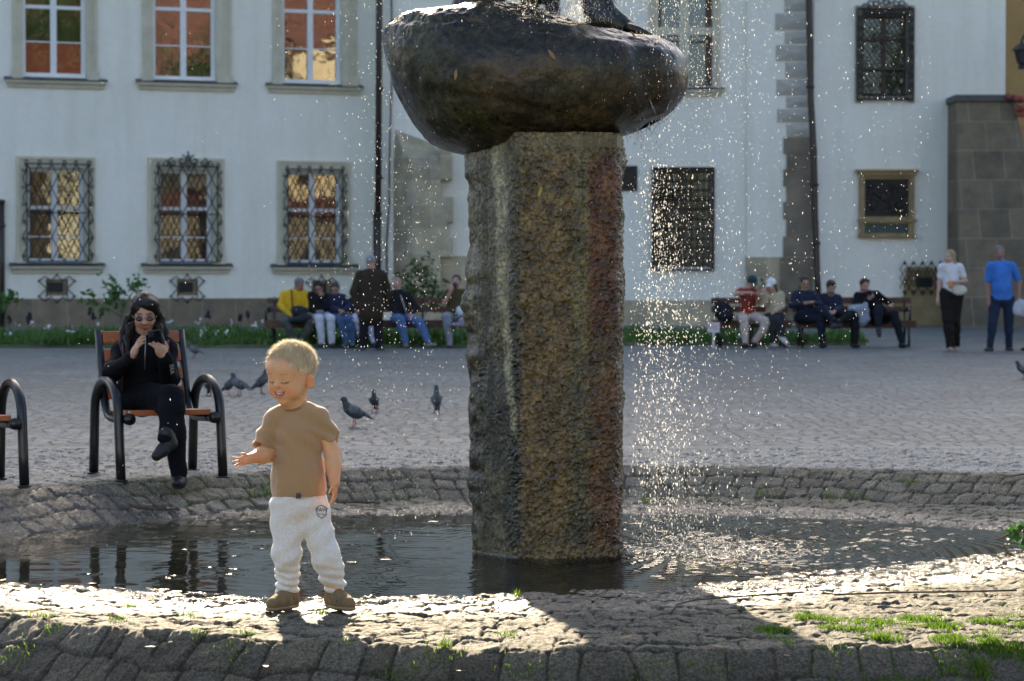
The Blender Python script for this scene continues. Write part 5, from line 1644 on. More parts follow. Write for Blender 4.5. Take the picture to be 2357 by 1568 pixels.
leafy_stem('green_bush', [[(955, 770), (958, 700), (940, 650)], [(958, 720), (985, 660)], [(956, 740), (1000, 690)]],
           [(930, 640), (950, 625), (970, 640), (940, 665), (965, 670), (990, 650), (1005, 670), (955, 695), (985, 690), (925, 680), (1010, 695), (975, 615)], 'round leafy bush in front of the stone buttress behind the drinking man', 46, 'bush', .10, 46, .12,
           leaf_mat('bush_leaves', (0.05, 0.09, 0.02), (0.12, 0.17, 0.05), .4))
leafy_stem('green_bush', [[(1895, 760), (1893, 700)], [(1756, 760), (1756, 690)]], [(1846, 655), (1845, 670), (1846, 690), (1755, 668)], 'small green shrub showing between the couple and the man in the suit', 47, 'bush', .09, 26, .07)
M_PURP = simple('purple_flower', (0.03, 0.015, 0.04), .8, .4, 40); M_WHT = simple('white_petals', (0.75, 0.77, 0.8), .7)
PFL = ['leftmost but one purple flower in front of the plinth', 'short purple flower close beside the taller one at the left', 'tall purple flower left of the seated woman, upper of a trio', 'purple flower in the middle of the trio left of the woman', 'purple flower nearest to the seated woman on her left', 'purple flower just right of the seated woman', 'lower purple flower of the pair left of the benches', 'taller purple flower of the pair left of the benches', 'purple flower hidden behind the seated woman', 'purple flower at the extreme left beside the green weed']
for i, (a, b) in enumerate([(70, 728), (64, 738), (205, 716), (215, 728), (233, 720), (479, 724), (553, 731), (570, 724), (340, 735), (22, 735)]):
    r_ = empty('purple_flower', tuple(P(a, 775, 40.8))); tag(r_, PFL[i], 'flower', 'tall purple flowers in the lawn')
    mb = MB(); mb.smooth = True; mb.tube([P(a + 1, 785, 40.8), P(a, b, 40.8)], .006, 5); mb.build('stem', M_STEM, r_)
    mb = MB(); mb.smooth = True
    for k in range(9): mb.ball(P(a, b, 40.8) + Vector((rgp.normal(0, .012), rgp.normal(0, .012), (k - 4) * .012)), .027, n=6, m=4)
    mb.build('flower_head', M_PURP, r_)
wf = []
for (a, b) in ((40, 745), (75, 747), (105, 752), (160, 757), (225, 745), (385, 742), (396, 740), (455, 740), (462, 768), (472, 757), (500, 765), (515, 766), (530, 745), (585, 748), (605, 740), (20, 770), (165, 765), (300, 765), (280, 760), (1700, 770), (2290, 742)):
    for k in range(4): wf.append(np.array(tuple(P(a, b, 40.6))) + rgp.standard_normal(3) * .03)
o = leaf_cloud('white_flowers', np.array(wf), .06, M_WHT, None, rgp); tag(o, 'scattered small white blossoms over the weedy lawn', 'flowers', None, 'stuff')

# white sign on a stick
sg = empty('lawn_sign', tuple(G(1641, 800, 0))); tag(sg, 'small white notice board with a pinkish mark on a short stick at the lawn edge', 'sign')
c0 = P(1643, 754, 41.0)
mb = MB(); mb.box(c0.x - .105, c0.x + .10, 41.0, 41.02, c0.z - .085, c0.z + .085); mb.build('board', simple('white_board', (.7, .68, .74), .6), sg)
mb = MB(); mb.box(c0.x - .018, c0.x + .012, 41.021, 41.045, 0, c0.z + .05); mb.build('post', M_WHT, sg)
mb = MB(); mb.tube([(c0.x - .06 + .03 * math.cos(t * .7), 40.997, c0.z + .02 + .03 * math.sin(t * .7)) for t in range(9)], .006, 5, closed=True)
for k in range(3): mb.box(c0.x - .01, c0.x + .07, 40.994, 40.999, c0.z + .035 - k * .035, c0.z + .045 - k * .035)
mb.build('notice_print', simple('faded_red_print', (.55, .25, .25), .7), sg)

# ------------------------------------------------------------------ pigeons
M_PIG = attr_mat('pigeon_feathers', .55, .3, 90); M_PLEG = simple('pigeon_legs', (.45, .12, .10), .6); M_PWING = attr_mat('pigeon_wing', .6, .4, 70)
def make_pigeon(style, dark):
    """local: +x is forward, feet at z=0"""
    if style == 'stand':
        body = [ell_((0, 0, .125), (.085, .052, .052), np.array(Matrix.Rotation(R(-28), 3, 'Y')).T.T, .03), cap((.055, 0, .155), (.075, 0, .205), .036, .024, .02), ell_((.085, 0, .222), (.026, .022, .022), None, .012), cap((.105, 0, .222), (.128, 0, .214), .006, .003, .006)]
        tail = (-.07, -.15, .095, .06)
    elif style == 'upright':
        body = [ell_((0, 0, .13), (.080, .05, .052), np.array(Matrix.Rotation(R(-48), 3, 'Y')), .03), cap((.035, 0, .17), (.05, 0, .245), .034, .022, .02), ell_((.056, 0, .262), (.026, .021, .021), None, .012), cap((.075, 0, .262), (.098, 0, .257), .006, .003, .006)]
        tail = (-.05, -.11, .075, .03)
    else:
        body = [ell_((0, 0, .12), (.085, .052, .05), np.array(Matrix.Rotation(R(12), 3, 'Y')), .03), cap((.06, 0, .11), (.10, 0, .055), .034, .022, .02), ell_((.112, 0, .038), (.026, .021, .021), None, .012), cap((.125, 0, .025), (.135, 0, .004), .006, .003, .006)]
        tail = (-.07, -.16, .135, .15)
    r_ = empty('pigeon')
    def col(V):
        c = np.tile(np.array([.075, .08, .09]) * dark, (len(V), 1))
        nk = smoothstep(.045, .07, V[:, 0]) * (style != 'upright') + smoothstep(.16, .2, V[:, 2]) * (style == 'upright')
        nk = nk[:, None]; c = c * (1 - nk) + np.array([.035, .05, .055]) * nk
        return c
    sdf_obj('body', body, .008, M_PIG, r_, .02, 1, color=col)
    for s_ in (-1, 1):
        w = [cap((.03, s_ * .045, .145 if style != 'peck' else .135), (-.12, s_ * .02, .09 if style == 'stand' else (.05 if style == 'upright' else .14)), .036, .012, .01, sx=((0, 1, .2), .42))]
        sdf_obj('wing', w, .008, M_PWING, r_, .01, 1, color=lambda V: np.where((np.abs(V[:, 0] + .03) < .008)[:, None] | (np.abs(V[:, 0] + .065) < .008)[:, None], np.array([[.02, .02, .025]]), np.array([[.13, .14, .155]]) * dark))
    mb = MB(); x0, x1, z0, z1 = tail
    mb.add([(x0, -.022, z0), (x0, .022, z0), (x1, .030, z1), (x1, -.030, z1), (x0, -.022, z0 + .014), (x0, .022, z0 + .014), (x1, .030, z1 + .006), (x1, -.030, z1 + .006)], [(0, 1, 2, 3), (7, 6, 5, 4), (0, 4, 5, 1), (1, 5, 6, 2), (2, 6, 7, 3), (3, 7, 4, 0)])
    mb.build('tail', simple('pigeon_tail', (.05, .055, .065), .6), r_)
    for s_ in (-1, 1):
        mb = MB(); mb.smooth = True
        mb.tube([(.0, s_ * .02, .09), (-.006, s_ * .022, .03), (.005, s_ * .022, .006)], .0045, 6)
        for a in (-.5, 0, .5): mb.tube([(.005, s_ * .022, .005), (.035 * math.cos(a), s_ * .022 + .035 * math.sin(a), .003)], .003, 5)
        mb.tube([(.005, s_ * .022, .005), (-.015, s_ * .022, .003)], .003, 5)
        mb.build('leg', M_PLEG, r_)
    return r_
def copy_tree(o, parent=None):
    c = o.copy(); COL.objects.link(c); c.parent = parent
    for ch in list(o.children): copy_tree(ch, c)
    return c
protos = {k: make_pigeon(k[0], k[1]) for k in (('stand', 1.0), ('upright', .7), ('peck', .55))}
used = set()
PG = [(815, 985, ('stand', 1.0), 205, 1.0, 'grey pigeon standing nearest the boy, folded wing and tail turned to the camera'),
      (862, 950, ('upright', .7), 262, .72, 'small dark pigeon seen head on, second to the right of the boy'),
      (1005, 951, ('upright', .7), 95, .85, 'dark upright pigeon nearest to the stone pillar'),
      (602, 906, ('upright', .7), 20, .95, 'upright pigeon with raised head just left of the boy\'s face'),
      (527, 911, ('upright', .7), 10, .80, 'pigeon bending towards its neighbour, the left one of the close pair by the armrest'),
      (551, 912, ('stand', 1.0), 150, .95, 'pigeon of the close pair by the armrest, tail to the right'),
      (481, 911, ('peck', .55), 100, .85, 'pigeon seen through the loop of the bench armrest'),
      (447, 824, ('stand', 1.0), 165, .95, 'pigeon crouching far off at the edge of the lawn, right of the woman'),
      (2356, 874, ('stand', 1.0), 185, .9, 'bluish pigeon cut off by the right edge of the picture')]
for (a, b, k, ang, sc, lab) in PG:
    o = protos[k] if k not in used else copy_tree(protos[k]); used.add(k)
    g = G(a, b, 0); o.location = (g.x, g.y, 0.002); o.rotation_euler = (0, 0, R(ang)); o.scale = (sc, sc, sc)
    tag(o, lab, 'pigeon', 'pigeons on the cobbles')

# ------------------------------------------------------------------ fallen leaves, twigs and the drooping branch
M_FLEAF = [leaf_mat('orange_leaf', (.55, .22, .04), (.62, .26, .05), .4), leaf_mat('tan_leaf', (.36, .22, .10), (.42, .26, .12), .35), leaf_mat('yellow_leaf', (.6, .48, .08), (.62, .5, .08), .4)]
def leaf(pos, L, ang, m, tilt=.15, n=None, label=None, roll=0.0):
    mb = MB(); W = L * .3; prof = [(-.5, 0), (-.3, .32), (0, .5), (.3, .3), (.5, 0)]
    up = [(x * L, y * W * 2 * .5, .02 * L + abs(y) * .1 * L) for x, y in prof]; dn = [(x * L, -y * W * 2 * .5, .02 * L + abs(y) * .1 * L) for x, y in prof[1:-1]]
    vs = [(a, b, c + tilt * abs(a)) for a, b, c in up + dn]
    vs = vs + [(a, b, c + .0006) for a, b, c in vs]; n_ = 8
    ring = [0, 1, 2, 3, 4, 7, 6, 5]
    mb.add(vs, [tuple(ring), tuple(i + n_ for i in ring[::-1])] + [(ring[i], ring[i] + n_, ring[(i + 1) % 8] + n_, ring[(i + 1) % 8]) for i in range(8)])
    o = mb.build('fallen_leaf', m); o.location = pos; o.rotation_euler = (roll, 0, ang) if n is None else n
    tag(o, label, 'leaf', 'fallen leaves'); return o
LV = [(212, 1352, 0, 'orange leaf at the pool\'s front edge near the left of the picture'), (6, 1345, 0, 'orange leaf at the brim of the pool at the left edge'), (325, 1405, 1, 'brown leaf on the sunlit cobbles left of the boy'), (540, 1408, 0, 'small orange leaf on the sunlit cobbles just left of the boy\'s shoe'),
      (1340, 1375, 1, 'tan leaf at the brim in the pillar\'s shadow'), (2110, 1450, 1, 'large tan leaf among the moss on the right'), (2090, 1392, 0, 'orange leaf on the glittering wet cobbles at the right'), (1655, 1500, 1, 'tan leaf in the shade at the foot of the pillar\'s shadow'), (1440, 1480, 1, 'pale leaf lying on the rim stones in the pillar\'s shadow'),
      (1810, 1520, 1, 'tan leaf on the dark outer stones right of the middle'), (352, 1500, 1, 'thin brown leaf stuck in a joint of the outer stones on the left'), (612, 1545, 1, 'tall brown leaf in a joint of the outer stones left of the middle'), (1060, 1555, 1, 'brown leaf on the lowest stones below the boy'), (1900, 1340, 0, 'orange leaf by the wet shore right of the fountain'),
      (110, 1122, 1, 'pale leaf on the back slope under the empty bench'), (1005, 1130, 0, 'small orange leaf on the back slope left of the pillar'), (1620, 1070, 1, 'pale leaf on the back ring of stones right of the fall'), (1845, 1145, 1, 'round pale leaf on the back slope, right side')]
for i, (a, b, mi, lab) in enumerate(LV):
    z0 = -.17 if b > 1300 else -.06
    g = ground_hit(a, b); z0 = g.z
    leaf((g.x, g.y, z0 + .014), .045 + .02 * (i % 3), i * 1.3, M_FLEAF[mi], .12, None, lab)
for (a, b, L, ang, mi, lab) in ((1049, 172, .055, 1.45, 1, 'tan leaf stuck upright on the left face of the wet boulder'), (1270, 126, .065, 2.2, 1, 'curved tan leaf stuck to the middle of the wet boulder'), (1243, 441, .055, 1.25, 2, 'yellow willow leaf stuck to the front of the pillar'), (1458, 80, .04, 2.2, 1, 'dark leaf stuck near the toes of the bronze figure'), (1534, 145, .03, 1.3, 1, 'small leaf stuck on the right lobe of the boulder')):
    Y = {1243: 11.425}.get(a, 11.3)
    o = leaf(tuple(P(a, b, Y)), L, 0, M_FLEAF[mi], .05, (R(90), -ang + math.pi / 2 if 0 else 0, 0), lab)
    o.rotation_euler = (R(90), -ang, 0)
    if a != 1243: o['_proj'] = 1

def twig(pts, r, label, name='twig'):
    mb = MB(); mb.smooth = True; mb.tube(pts, r, 6); o = mb.build(name, M_BARK); tag(o, label, 'twig'); return o
def on_ground(a, b, z0, lift):
    g = ground_hit(a, b)
    return (g.x, g.y, g.z + lift)
twig([on_ground(a, b, -.15, .018) for a, b in ((296, 1168), (315, 1176), (350, 1180), (390, 1180), (408, 1178), (412, 1182))], .006, 'dark bent twig on the back slope below the woman')
twig([on_ground(a, b, -.17, .016) for a, b in ((1545, 1420), (1560, 1400), (1600, 1390), (1700, 1382), (1850, 1372))], .0035, 'long thin curved stalk lying across the front cobbles')
twig([on_ground(a, b, -.17, .016) for a, b in ((1920, 1378), (2050, 1373), (2200, 1371), (2340, 1368))], .004, 'straight thin stick on the wet stones at the right')
twig([on_ground(a, b, -.17, .016) for a, b in ((785, 1162), (830, 1163), (875, 1164))], .005, 'short dark stick on the back slope beside the boy\'s elbow')
br = empty('willow_branch', tuple(P(2370, 1190, 10.9))); tag(br, 'wet drooping branch with long green leaves reaching in over the pool at the right edge', 'branch')
mb = MB(); mb.smooth = True
sts = [[(2420, 1150), (2380, 1190), (2345, 1225), (2308, 1262)], [(2400, 1180), (2350, 1218), (2300, 1240), (2290, 1243)], [(2420, 1080), (2357, 1091), (2320, 1096), (2292, 1091)]]
for s_ in sts: mb.tube([P(a, b, 10.9) for a, b in s_], [.006, .005, .003, .0015], 6)
mb.tube([P(2420, 1150, 10.9), P(2440, 900, 10.95), P(2475, 500, 11.0), P(2480, -200, 11.2)], [.007, .012, .02, .04], 6)
mb.build('stem', M_BARK, br)
pts = []
for (a, b) in ((2330, 1222), (2342, 1232), (2352, 1222), (2325, 1240), (2350, 1238), (2335, 1215), (2355, 1210), (2318, 1232), (2345, 1246), (2370, 1220), (2365, 1240)):
    pts += [np.array(tuple(P(a, b, 10.9))) + rgp.standard_normal(3) * .014 for _ in range(3)]
leaf_cloud('leaves', np.array(pts), .055, M_SAP, br, rgp)
# ================================================================== PEOPLE
def V3(a): return np.array(tuple(a), float)
def nrm(v): v = np.array(v, float); return v / max(np.linalg.norm(v), 1e-9)
def lerp(a, b, t): return a + (b - a) * t

def hand_prims(w, d, n, side, s=1.0, curl=0.5, spread=0.15, thumb=1, fingers=(1, 1, 1, 1)):
    """w wrist, d pointing direction, n palm normal, side towards the thumb; s=1 adult"""
    d, n = nrm(d), nrm(n); side = nrm(side - d * np.dot(side, d) if True else side)
    pr = [ell_(w + d * .045 * s, (.020 * s, .048 * s, .040 * s), np.stack([n, d, side], 1), .01 * s)]
    for i in range(4):
        o = (1.5 - i) / 1.5
        L = (.068, .076, .071, .056)[i] * s * fingers[i]
        b = w + d * .085 * s + side * o * .028 * s
        dd = nrm(d + side * o * spread); p = b; c = curl * (1 + .15 * i)
        for j, f in enumerate((.45, .32, .23)):
            a = c * (.5 + .55 * j)
            q = p + (dd * math.cos(a) + n * math.sin(a)) * L * f
            pr.append(cap(p, q, (.0088 - .0008 * j) * s, (.0082 - .0008 * j) * s, .004 * s)); p = q
    tb = w + d * .022 * s + side * .025 * s
    t1 = tb + nrm(d * .55 + side * .75 + n * .25 * thumb) * .035 * s; t2 = t1 + nrm(d * .85 + side * .35 + n * .3 * thumb) * .032 * s
    pr += [cap(tb, t1, .013 * s, .0105 * s, .008 * s), cap(t1, t2, .0105 * s, .0085 * s, .005 * s)]
    return pr

class Figure:
    """a posed person built from joints in world space"""
    def __init__(s, J, look=(0, -1, 0), up=(0, 0, 1), bulk=1.0, hs=1.0, lim=1.0, fs=1.0):
        s.fs = fs
        s.J = {k: V3(v) for k, v in J.items()}; J = s.J
        s.f = nrm(look); u = nrm(up); s.r = nrm(np.cross(s.f, u)); s.u = np.cross(s.r, s.f)
        s.H = np.stack([s.r, s.f, s.u], 1)
        s.bulk, s.hs, s.lim = bulk, hs, lim
        s.ms = (J['sL'] + J['sR']) / 2; s.mh = (J['hL'] + J['hR']) / 2
        s.tu = nrm(s.ms - s.mh); sr = nrm(J['sR'] - J['sL']); s.tr = nrm(sr - s.tu * np.dot(sr, s.tu)); s.tf = np.cross(s.tu, s.tr)
        s.TM = np.stack([s.tr, s.tf, s.tu], 1)
        s.sw = np.linalg.norm(J['sR'] - J['sL']); s.th = np.linalg.norm(s.ms - s.mh)
    def head(s):
        h, f, r, u, k = s.J['head'], s.f, s.r, s.u, s.hs
        E = lambda c, rad, kk=.02: ell_(h + r * c[0] * k + f * c[1] * k + u * c[2] * k, np.array(rad) * k, s.H, kk * k)
        C = lambda a, b, ra, rb, kk=.01: cap(h + (r * a[0] + f * a[1] + u * a[2]) * k, h + (r * b[0] + f * b[1] + u * b[2]) * k, ra * k, rb * k, kk * k)
        return [E((0, -.015, .028), (.074, .092, .086)), E((0, .03, -.035), (.060, .060, .075), .03), E((0, .055, -.085), (.028, .028, .022), .03),
                C((0, .082, .012), (0, .108, -.026), .008, .013, .012), E((.020, .083, -.022), (.018, .012, .014), .02), E((-.020, .083, -.022), (.018, .012, .014), .02),
                E((.030, .075, -.030), (.025, .018, .022), .02), E((-.030, .075, -.030), (.025, .018, .022), .02),
                E((0, .086, -.058), (.022, .010, .009), .008), C((-.035, .078, .024), (.035, .078, .024), .009, .009, .015),
                E((.076, -.008, -.012), (.010, .018, .030), .006), E((-.076, -.008, -.012), (.010, .018, .030), .006),
                C((0, -.02, -.06), (0, -.04, -.13), .052, .056, .03)]
    def torso(s, g=0.0, belly=1.0, sag=0.0):
        b = s.bulk
        X = lambda t: lerp(s.mh, s.ms, t)
        nb = s.ms + s.tu * .045 - s.tf * .01
        return [cap(nb, s.J['sL'] - s.tu * .01, .040 + g, .048 + g, .04), cap(nb, s.J['sR'] - s.tu * .01, .040 + g, .048 + g, .04), ell_(X(.72) , (s.sw * .42 + g, .100 * b + g, s.th * .42 + g), s.TM, .04), ell_(X(.36) - s.tf * 0 , (.128 * b + g, .105 * b * belly + g, s.th * .34 + g), s.TM, .05),
                ell_(X(.05), (.150 * b + g, .110 * b + g, .11 + g), s.TM, .05), cap(s.J['sL'] - s.tu * .03, s.J['sR'] - s.tu * .03, .045 + g, .045 + g, .04), cap(s.ms, lerp(s.ms, s.J['head'], .45), .06 + g, .05 + g * .5, .04)]
    def neck(s): return [cap(s.ms - s.tu * .02, s.J['head'] - s.u * .05 * s.hs - s.f * .02, .055 * s.lim, .05 * s.lim, .03)]
    def arm(s, k, g=0.0, to=1.0):
        a, b, c = s.J['s' + k], s.J['e' + k], s.J['w' + k]; l = s.lim
        if to <= 1: return [cap(a, lerp(a, b, to), .052 * l + g, lerp(.052, .042, to) * l + g, .03)]
        return [cap(a, b, .052 * l + g, .041 * l + g, .03), cap(b, lerp(b, c, to - 1), .041 * l + g, lerp(.041, .027, to - 1) * l + g, .02)]
    def leg(s, k, g=0.0):
        a, b, c = s.J['h' + k], s.J['k' + k], s.J['a' + k]; l = s.lim
        return [cap(a, b, .085 * l * s.bulk ** .5 + g, .056 * l + g, .03), cap(b, lerp(b, c, .35), .053 * l + g, .053 * l + g, .03), cap(lerp(b, c, .3), c, .054 * l + g, .036 * l + g, .03)]
    def foot(s, k, g=0.0, L=.24):
        L = L * s.fs; q_ = s.fs
        a = s.J['a' + k]; d = nrm(s.J.get('t' + k, np.array([0, -1, -.05]))); 
        heel = a - np.array([0, 0, .055]) - d * .03; toe = heel + d * (L - .06)
        sq = ((0, 0, 1), .78) if abs(d[2]) < .5 else None
        return [cap(heel, heel + d * L * .35, .036 * q_ + g, .038 * q_ + g, .02), cap(heel + d * L * .35, toe, .038 * q_ + g, .030 * q_ + g, .02, sx=sq), cap(a + np.array([0, 0, .02]), heel, .036 + g, .036 + g, .02)]
    def hands(s, opt):
        pr = []
        for k in ('L', 'R'):
            w, e = s.J['w' + k], s.J['e' + k]; d = nrm(w - e)
            o = opt.get(k, {})
            dd = nrm(o.get('d', d)); nn = np.array(o.get('n', (0, -.3, -1) if abs(dd[2]) < .7 else (0, 1, 0)), float)
            nn = nrm(nn - dd * np.dot(nn, dd)); sd = np.cross(dd, nn) * (1 if k == 'L' else -1)
            pr += hand_prims(w, dd, nn, sd, o.get('s', 1.0), o.get('curl', .5))
        return pr

M_SKIN = attr_mat('skin', .5, 0, sss=.12)
def cloth(name, c, var=.12, bump=.35, bs=26, rough=.85, sheen=.06): return simple(name, c, rough, var, 5, bump, bs, sheen=sheen if max(c) > .05 else 0.0, bdist=.01, spec=.25 if max(c) > .05 else .10)
_cl = {}
def cl(c):
    if c not in _cl: _cl[c] = cloth('woven_cloth', c)
    return _cl[c]
def hairm(c):
    k = ('h', c)
    if k not in _cl: _cl[k] = simple('hair', c, .5, .3, 60, .5, 120, spec=.3)
    return _cl[k]
M_SHOE = simple('dark_shoe', (.02, .02, .022), .45, .3, 20)

def wrinkle(sd, amp=.006, fx=9, fz=16):
    return lambda X: fbm(X[..., 0] * fx, X[..., 1] * fx, X[..., 2] * fz, sd, 3) * amp

def dress(F, label, name='person', skin=(.52, .31, .22), top=None, long=True, legs=None, shoes=(.02, .02, .022), hair=(.03, .02, .015), style='short', vox=.0115,
          hands=None, extra_top=(), extra=None, glasses=None, beard=None, belly=1.0, gt=.014, gl=.018, hat=None, below=0.0, open_front=None, cat='person', sleeve=None, faces=True, skirt=None):
    J = F.J
    body = F.head() + F.neck() + F.torso(-.01, belly) + F.arm('L', 0, 2) + F.arm('R', 0, 2) + F.leg('L', -.006) + F.leg('R', -.006) + F.foot('L', -.012) + F.foot('R', -.012) + F.hands(hands or {})
    sk = np.array(skin)
    def col(V):
        c = np.tile(sk, (len(V), 1)) * (1 + .06 * fbm(V[:, 0] * 30, V[:, 1] * 30, V[:, 2] * 30, 7, 2))[:, None]
        if faces:
            q = (V - J['head']) @ F.H / F.hs
            def spot(cx, cy, cz, rr, co, w=1.0):
                d = np.sqrt(((q - np.array([cx, cy, cz])) / np.array(rr)) ** 2 @ np.ones(3))
                m = (1 - smoothstep(.7, 1.15, d))[:, None] * w
                return c * (1 - m) + np.array(co) * m
            for s_ in (-1, 1):
                c = spot(s_ * .030, .085, .004, (.017, .03, .009), sk * .22)
                c = spot(s_ * .031, .085, .026, (.022, .03, .007), np.array(hair if hair is not None else (.02, .012, .01)) * .6 + sk * .15, .8)
                c = spot(s_ * .040, .075, -.035, (.025, .04, .022), sk * np.array([1.12, .86, .82]), .5)
            c = spot(0, .09, -.057, (.026, .03, .009), sk * np.array([.78, .42, .42]))
            c = spot(0, .1, -.034, (.016, .03, .006), sk * .6, .6)
            if beard is not None: 
                c = spot(0, .065, -.085, (.055, .06, .045), beard, .85); c = spot(0, .09, -.044, (.03, .03, .008), beard, .7)
        return c
    root = sdf_obj(name, body, vox, M_SKIN, None, .02, 1, color=col)
    base = (J['aL'] + J['aR']) / 2
    tag(root, label, cat)
    if hair is not None and style:
        h, r, f, u, k = J['head'], F.r, F.f, F.u, F.hs
        pr = [ell_(h + (-f * .022 + u * .036) * k, np.array((.083, .094, .088)) * k, F.H, .01), cut(ell_(h + (f * .088 - u * .022) * k, np.array((.075, .062, .085)) * k, F.H, .012)),
              cut(ell_(h + (f * .03 - u * .10) * k, np.array((.12, .12, .075)) * k, F.H, .012))]
        if style == 'long':
            for s_ in (-1, 1):
                pr += [cap(h + (r * s_ * .066 - f * .02 + u * .02) * k, h + (r * s_ * .078 - f * .03 - u * .10) * k, .026 * k, .026 * k, .02), cap(h + (r * s_ * .078 - f * .03 - u * .10) * k, h + (r * s_ * .085 - f * .02 - u * .20) * k, .026 * k, .022 * k, .02)]
            pr += [cap(h + (-f * .06) * k, h + (-f * .07 - u * .2) * k, .055 * k, .045 * k, .03)]
        if style == 'tail': pr += [cap(h + (-f * .07 + u * .0) * k, h + (-f * .08 + r * .03 - u * .14) * k, .035 * k, .025 * k, .02), cap(h + (r * .06 - f * .01) * k, h + (r * .07 - u * .09) * k, .018 * k, .016 * k, .02)]
        if style == 'quiff': pr += [ell_(h + (f * .045 + u * .10) * k, np.array((.055, .05, .028)) * k, F.H, .02)]
        sdf_obj('hair', pr, min(vox, .009), hairm(tuple(hair)), root, .015, 1, noise=wrinkle(3, .006, 40, 40))
    if hat:
        h, r, f, u, k = J['head'], F.r, F.f, F.u, F.hs
        pr = [ell_(h + (-f * .012 + u * .058) * k, np.array((.09, .104, .085)) * k, F.H, .01), cut(ell_(h - u * .08 * k, np.array((.3, .3, .115)) * k, F.H, .004)),
              ell_(h + (f * .115 + u * .036) * k, np.array((.065, .065, .010)) * k, F.H, .012)]
        sdf_obj('cap', pr, min(vox, .009), cl(hat), root, .01, 1)
    if top is not None:
        tp = F.torso(gt, belly)[:6] + list(extra_top)
        to = 1.93 if long else (sleeve or .62)
        for k in 'LR': tp += F.arm(k, gt, to)
        nk = lerp(F.ms, J['head'], .52 if long else .42)
        lo = min(F.mh[2], F.ms[2]) - below
        pln = F.tu
        clipf = lambda X: np.maximum(((X - nk) @ F.tu) - .0 if True else 0, -((X - (F.mh - F.tu * (.09 + below))) @ F.tu)) if not extra_top else ((X - nk) @ F.tu)
        # clip only near the torso column so that raised hands survive
        def clp(X):
            a = (X - nk) @ F.tu; q = X - nk; rad = np.sqrt(((q - (q @ F.tu)[..., None] * F.tu) ** 2).sum(-1))
            return np.where(rad < .10, a, -1.0)
        o = sdf_obj('top', tp, vox, cl(top), root, .03, 1, clip=clp, noise=wrinkle(11))
        if open_front is not None:
            mid0 = F.ms + F.tf * 0; 
            pr = [cap(lerp(F.mh, F.ms, .15) - F.tf * (-(.125 * F.bulk + gt)), F.ms + F.tf * (.085 + gt) - F.tu * .02, .035, .055, .02, sx=(F.tf, .5))]
            sdf_obj('shirt_front', pr, vox, cl(open_front), root, .02, 1)
    if legs is not None:
        lp = F.leg('L', gl) + F.leg('R', gl) + [ell_(F.mh, (.155 * F.bulk + gl * .6, .112 * F.bulk + gl * .6, .10), F.TM, .04)]
        sdf_obj('trousers', lp, vox, cl(legs), root, .03, 1, noise=wrinkle(17, .007))
    for k in 'LR':
        sdf_obj('shoe', F.foot(k, .008), min(vox, .010), simple('shoe_leather', shoes, .5, .2, 20) if shoes not in _cl else _cl[shoes], root, .02, 1)
    if glasses:
        h = J['head']; mb = MB(); mb.smooth = True
        for s_ in (-1, 1):
            c = h + F.r * s_ * .030 * F.hs + F.f * .098 * F.hs + F.u * .004 * F.hs
            mb.ball(c, .020, .008, .013, 10, 6)
        mb.tube([h - F.r * .075 * F.hs + F.u * .006 + F.f * .02, h - F.r * .055 * F.hs + F.f * .09 + F.u * .006, h + F.r * .055 * F.hs + F.f * .09 + F.u * .006, h + F.r * .075 * F.hs + F.f * .02 + F.u * .006], .003, 5)
        mb.build('glasses', simple('dark_glasses', (.02, .02, .03), .15), root)
    return root

def held(name, label, cat, build):
    mb = MB(); mb.smooth = True; m = build(mb); o = mb.build(name, m); tag(o, label, cat); return o

BY = 41.55
def JP(Y=BY, **kw): return {k: P(v[0], v[1], Y + (v[2] if len(v) > 2 else 0)) for k, v in kw.items()}
def vec(d): return {k: np.array(v, float) for k, v in d.items()}

# --- left group
F = Figure({**JP(head=(689, 656, -.02), sL=(654, 678), sR=(701, 676), eL=(646, 704, -.05), wL=(671, 729, -.25), eR=(708, 706, -.05), wR=(685, 733, -.25), hL=(670, 730), hR=(690, 730), kL=(656, 742, -.42), kR=(716, 744, -.42), aL=(682, 786, -.35), aR=(694, 786, -.35)), **vec({'tL': (-.2, -1, 0), 'tR': (.2, -1, 0)})}, look=(.55, -.7, -.45), bulk=1.12)
ylw = dress(F, 'person in bright yellow jacket with bowed head and dark coat on the lap', skin=(.34, .17, .11), top=(.72, .44, .02), legs=(.085, .09, .08), hair=(.16, .16, .17), hands={'L': dict(curl=.8), 'R': dict(curl=.8)})
mb = MB(); 
sdf_obj('strap', [cap(V3(P(671, 668, BY - .15)), V3(P(674, 716, BY - .22)), .016, .016, .01)], .008, cl((.22, .04, .02)), ylw)
o = sdf_obj('folded_coat', [ell_(V3(P(690, 716, BY - .26)), (.14, .07, .10), None, .04), ell_(V3(P(684, 736, BY - .40)), (.15, .12, .06), None, .04), ell_(V3(P(703, 732, BY - .40)), (.11, .10, .08), None, .04)], .012, cl((.035, .04, .05)), None, .04, 1, noise=wrinkle(4, .02, 8, 8))
tag(o, 'dark blue-grey coat bundled on the lap of the person in yellow', 'coat')
F = Figure({**JP(head=(733, 662, -.05), sL=(714, 680), sR=(751, 683), eL=(718, 712, -.1), wL=(733, 722, -.3), eR=(750, 706, -.15), wR=(740, 684, -.22), hL=(727, 731), hR=(748, 731), kL=(735, 734, -.45), kR=(762, 734, -.45), aL=(741, 789, -.42), aR=(764, 789, -.42)), **vec({'tL': (-.1, -1, 0), 'tR': (.2, -1, 0)})}, look=(0, -.85, -.45))
dress(F, 'person in black jacket and white trousers with a hand to the face', skin=(.36, .19, .13), top=(.018, .019, .022), legs=(.62, .64, .72), hair=(.015, .013, .012), glasses=1, hands={'R': dict(d=(-.2, -.1, 1), n=(0, .8, .2), curl=.6), 'L': dict(curl=.7)})
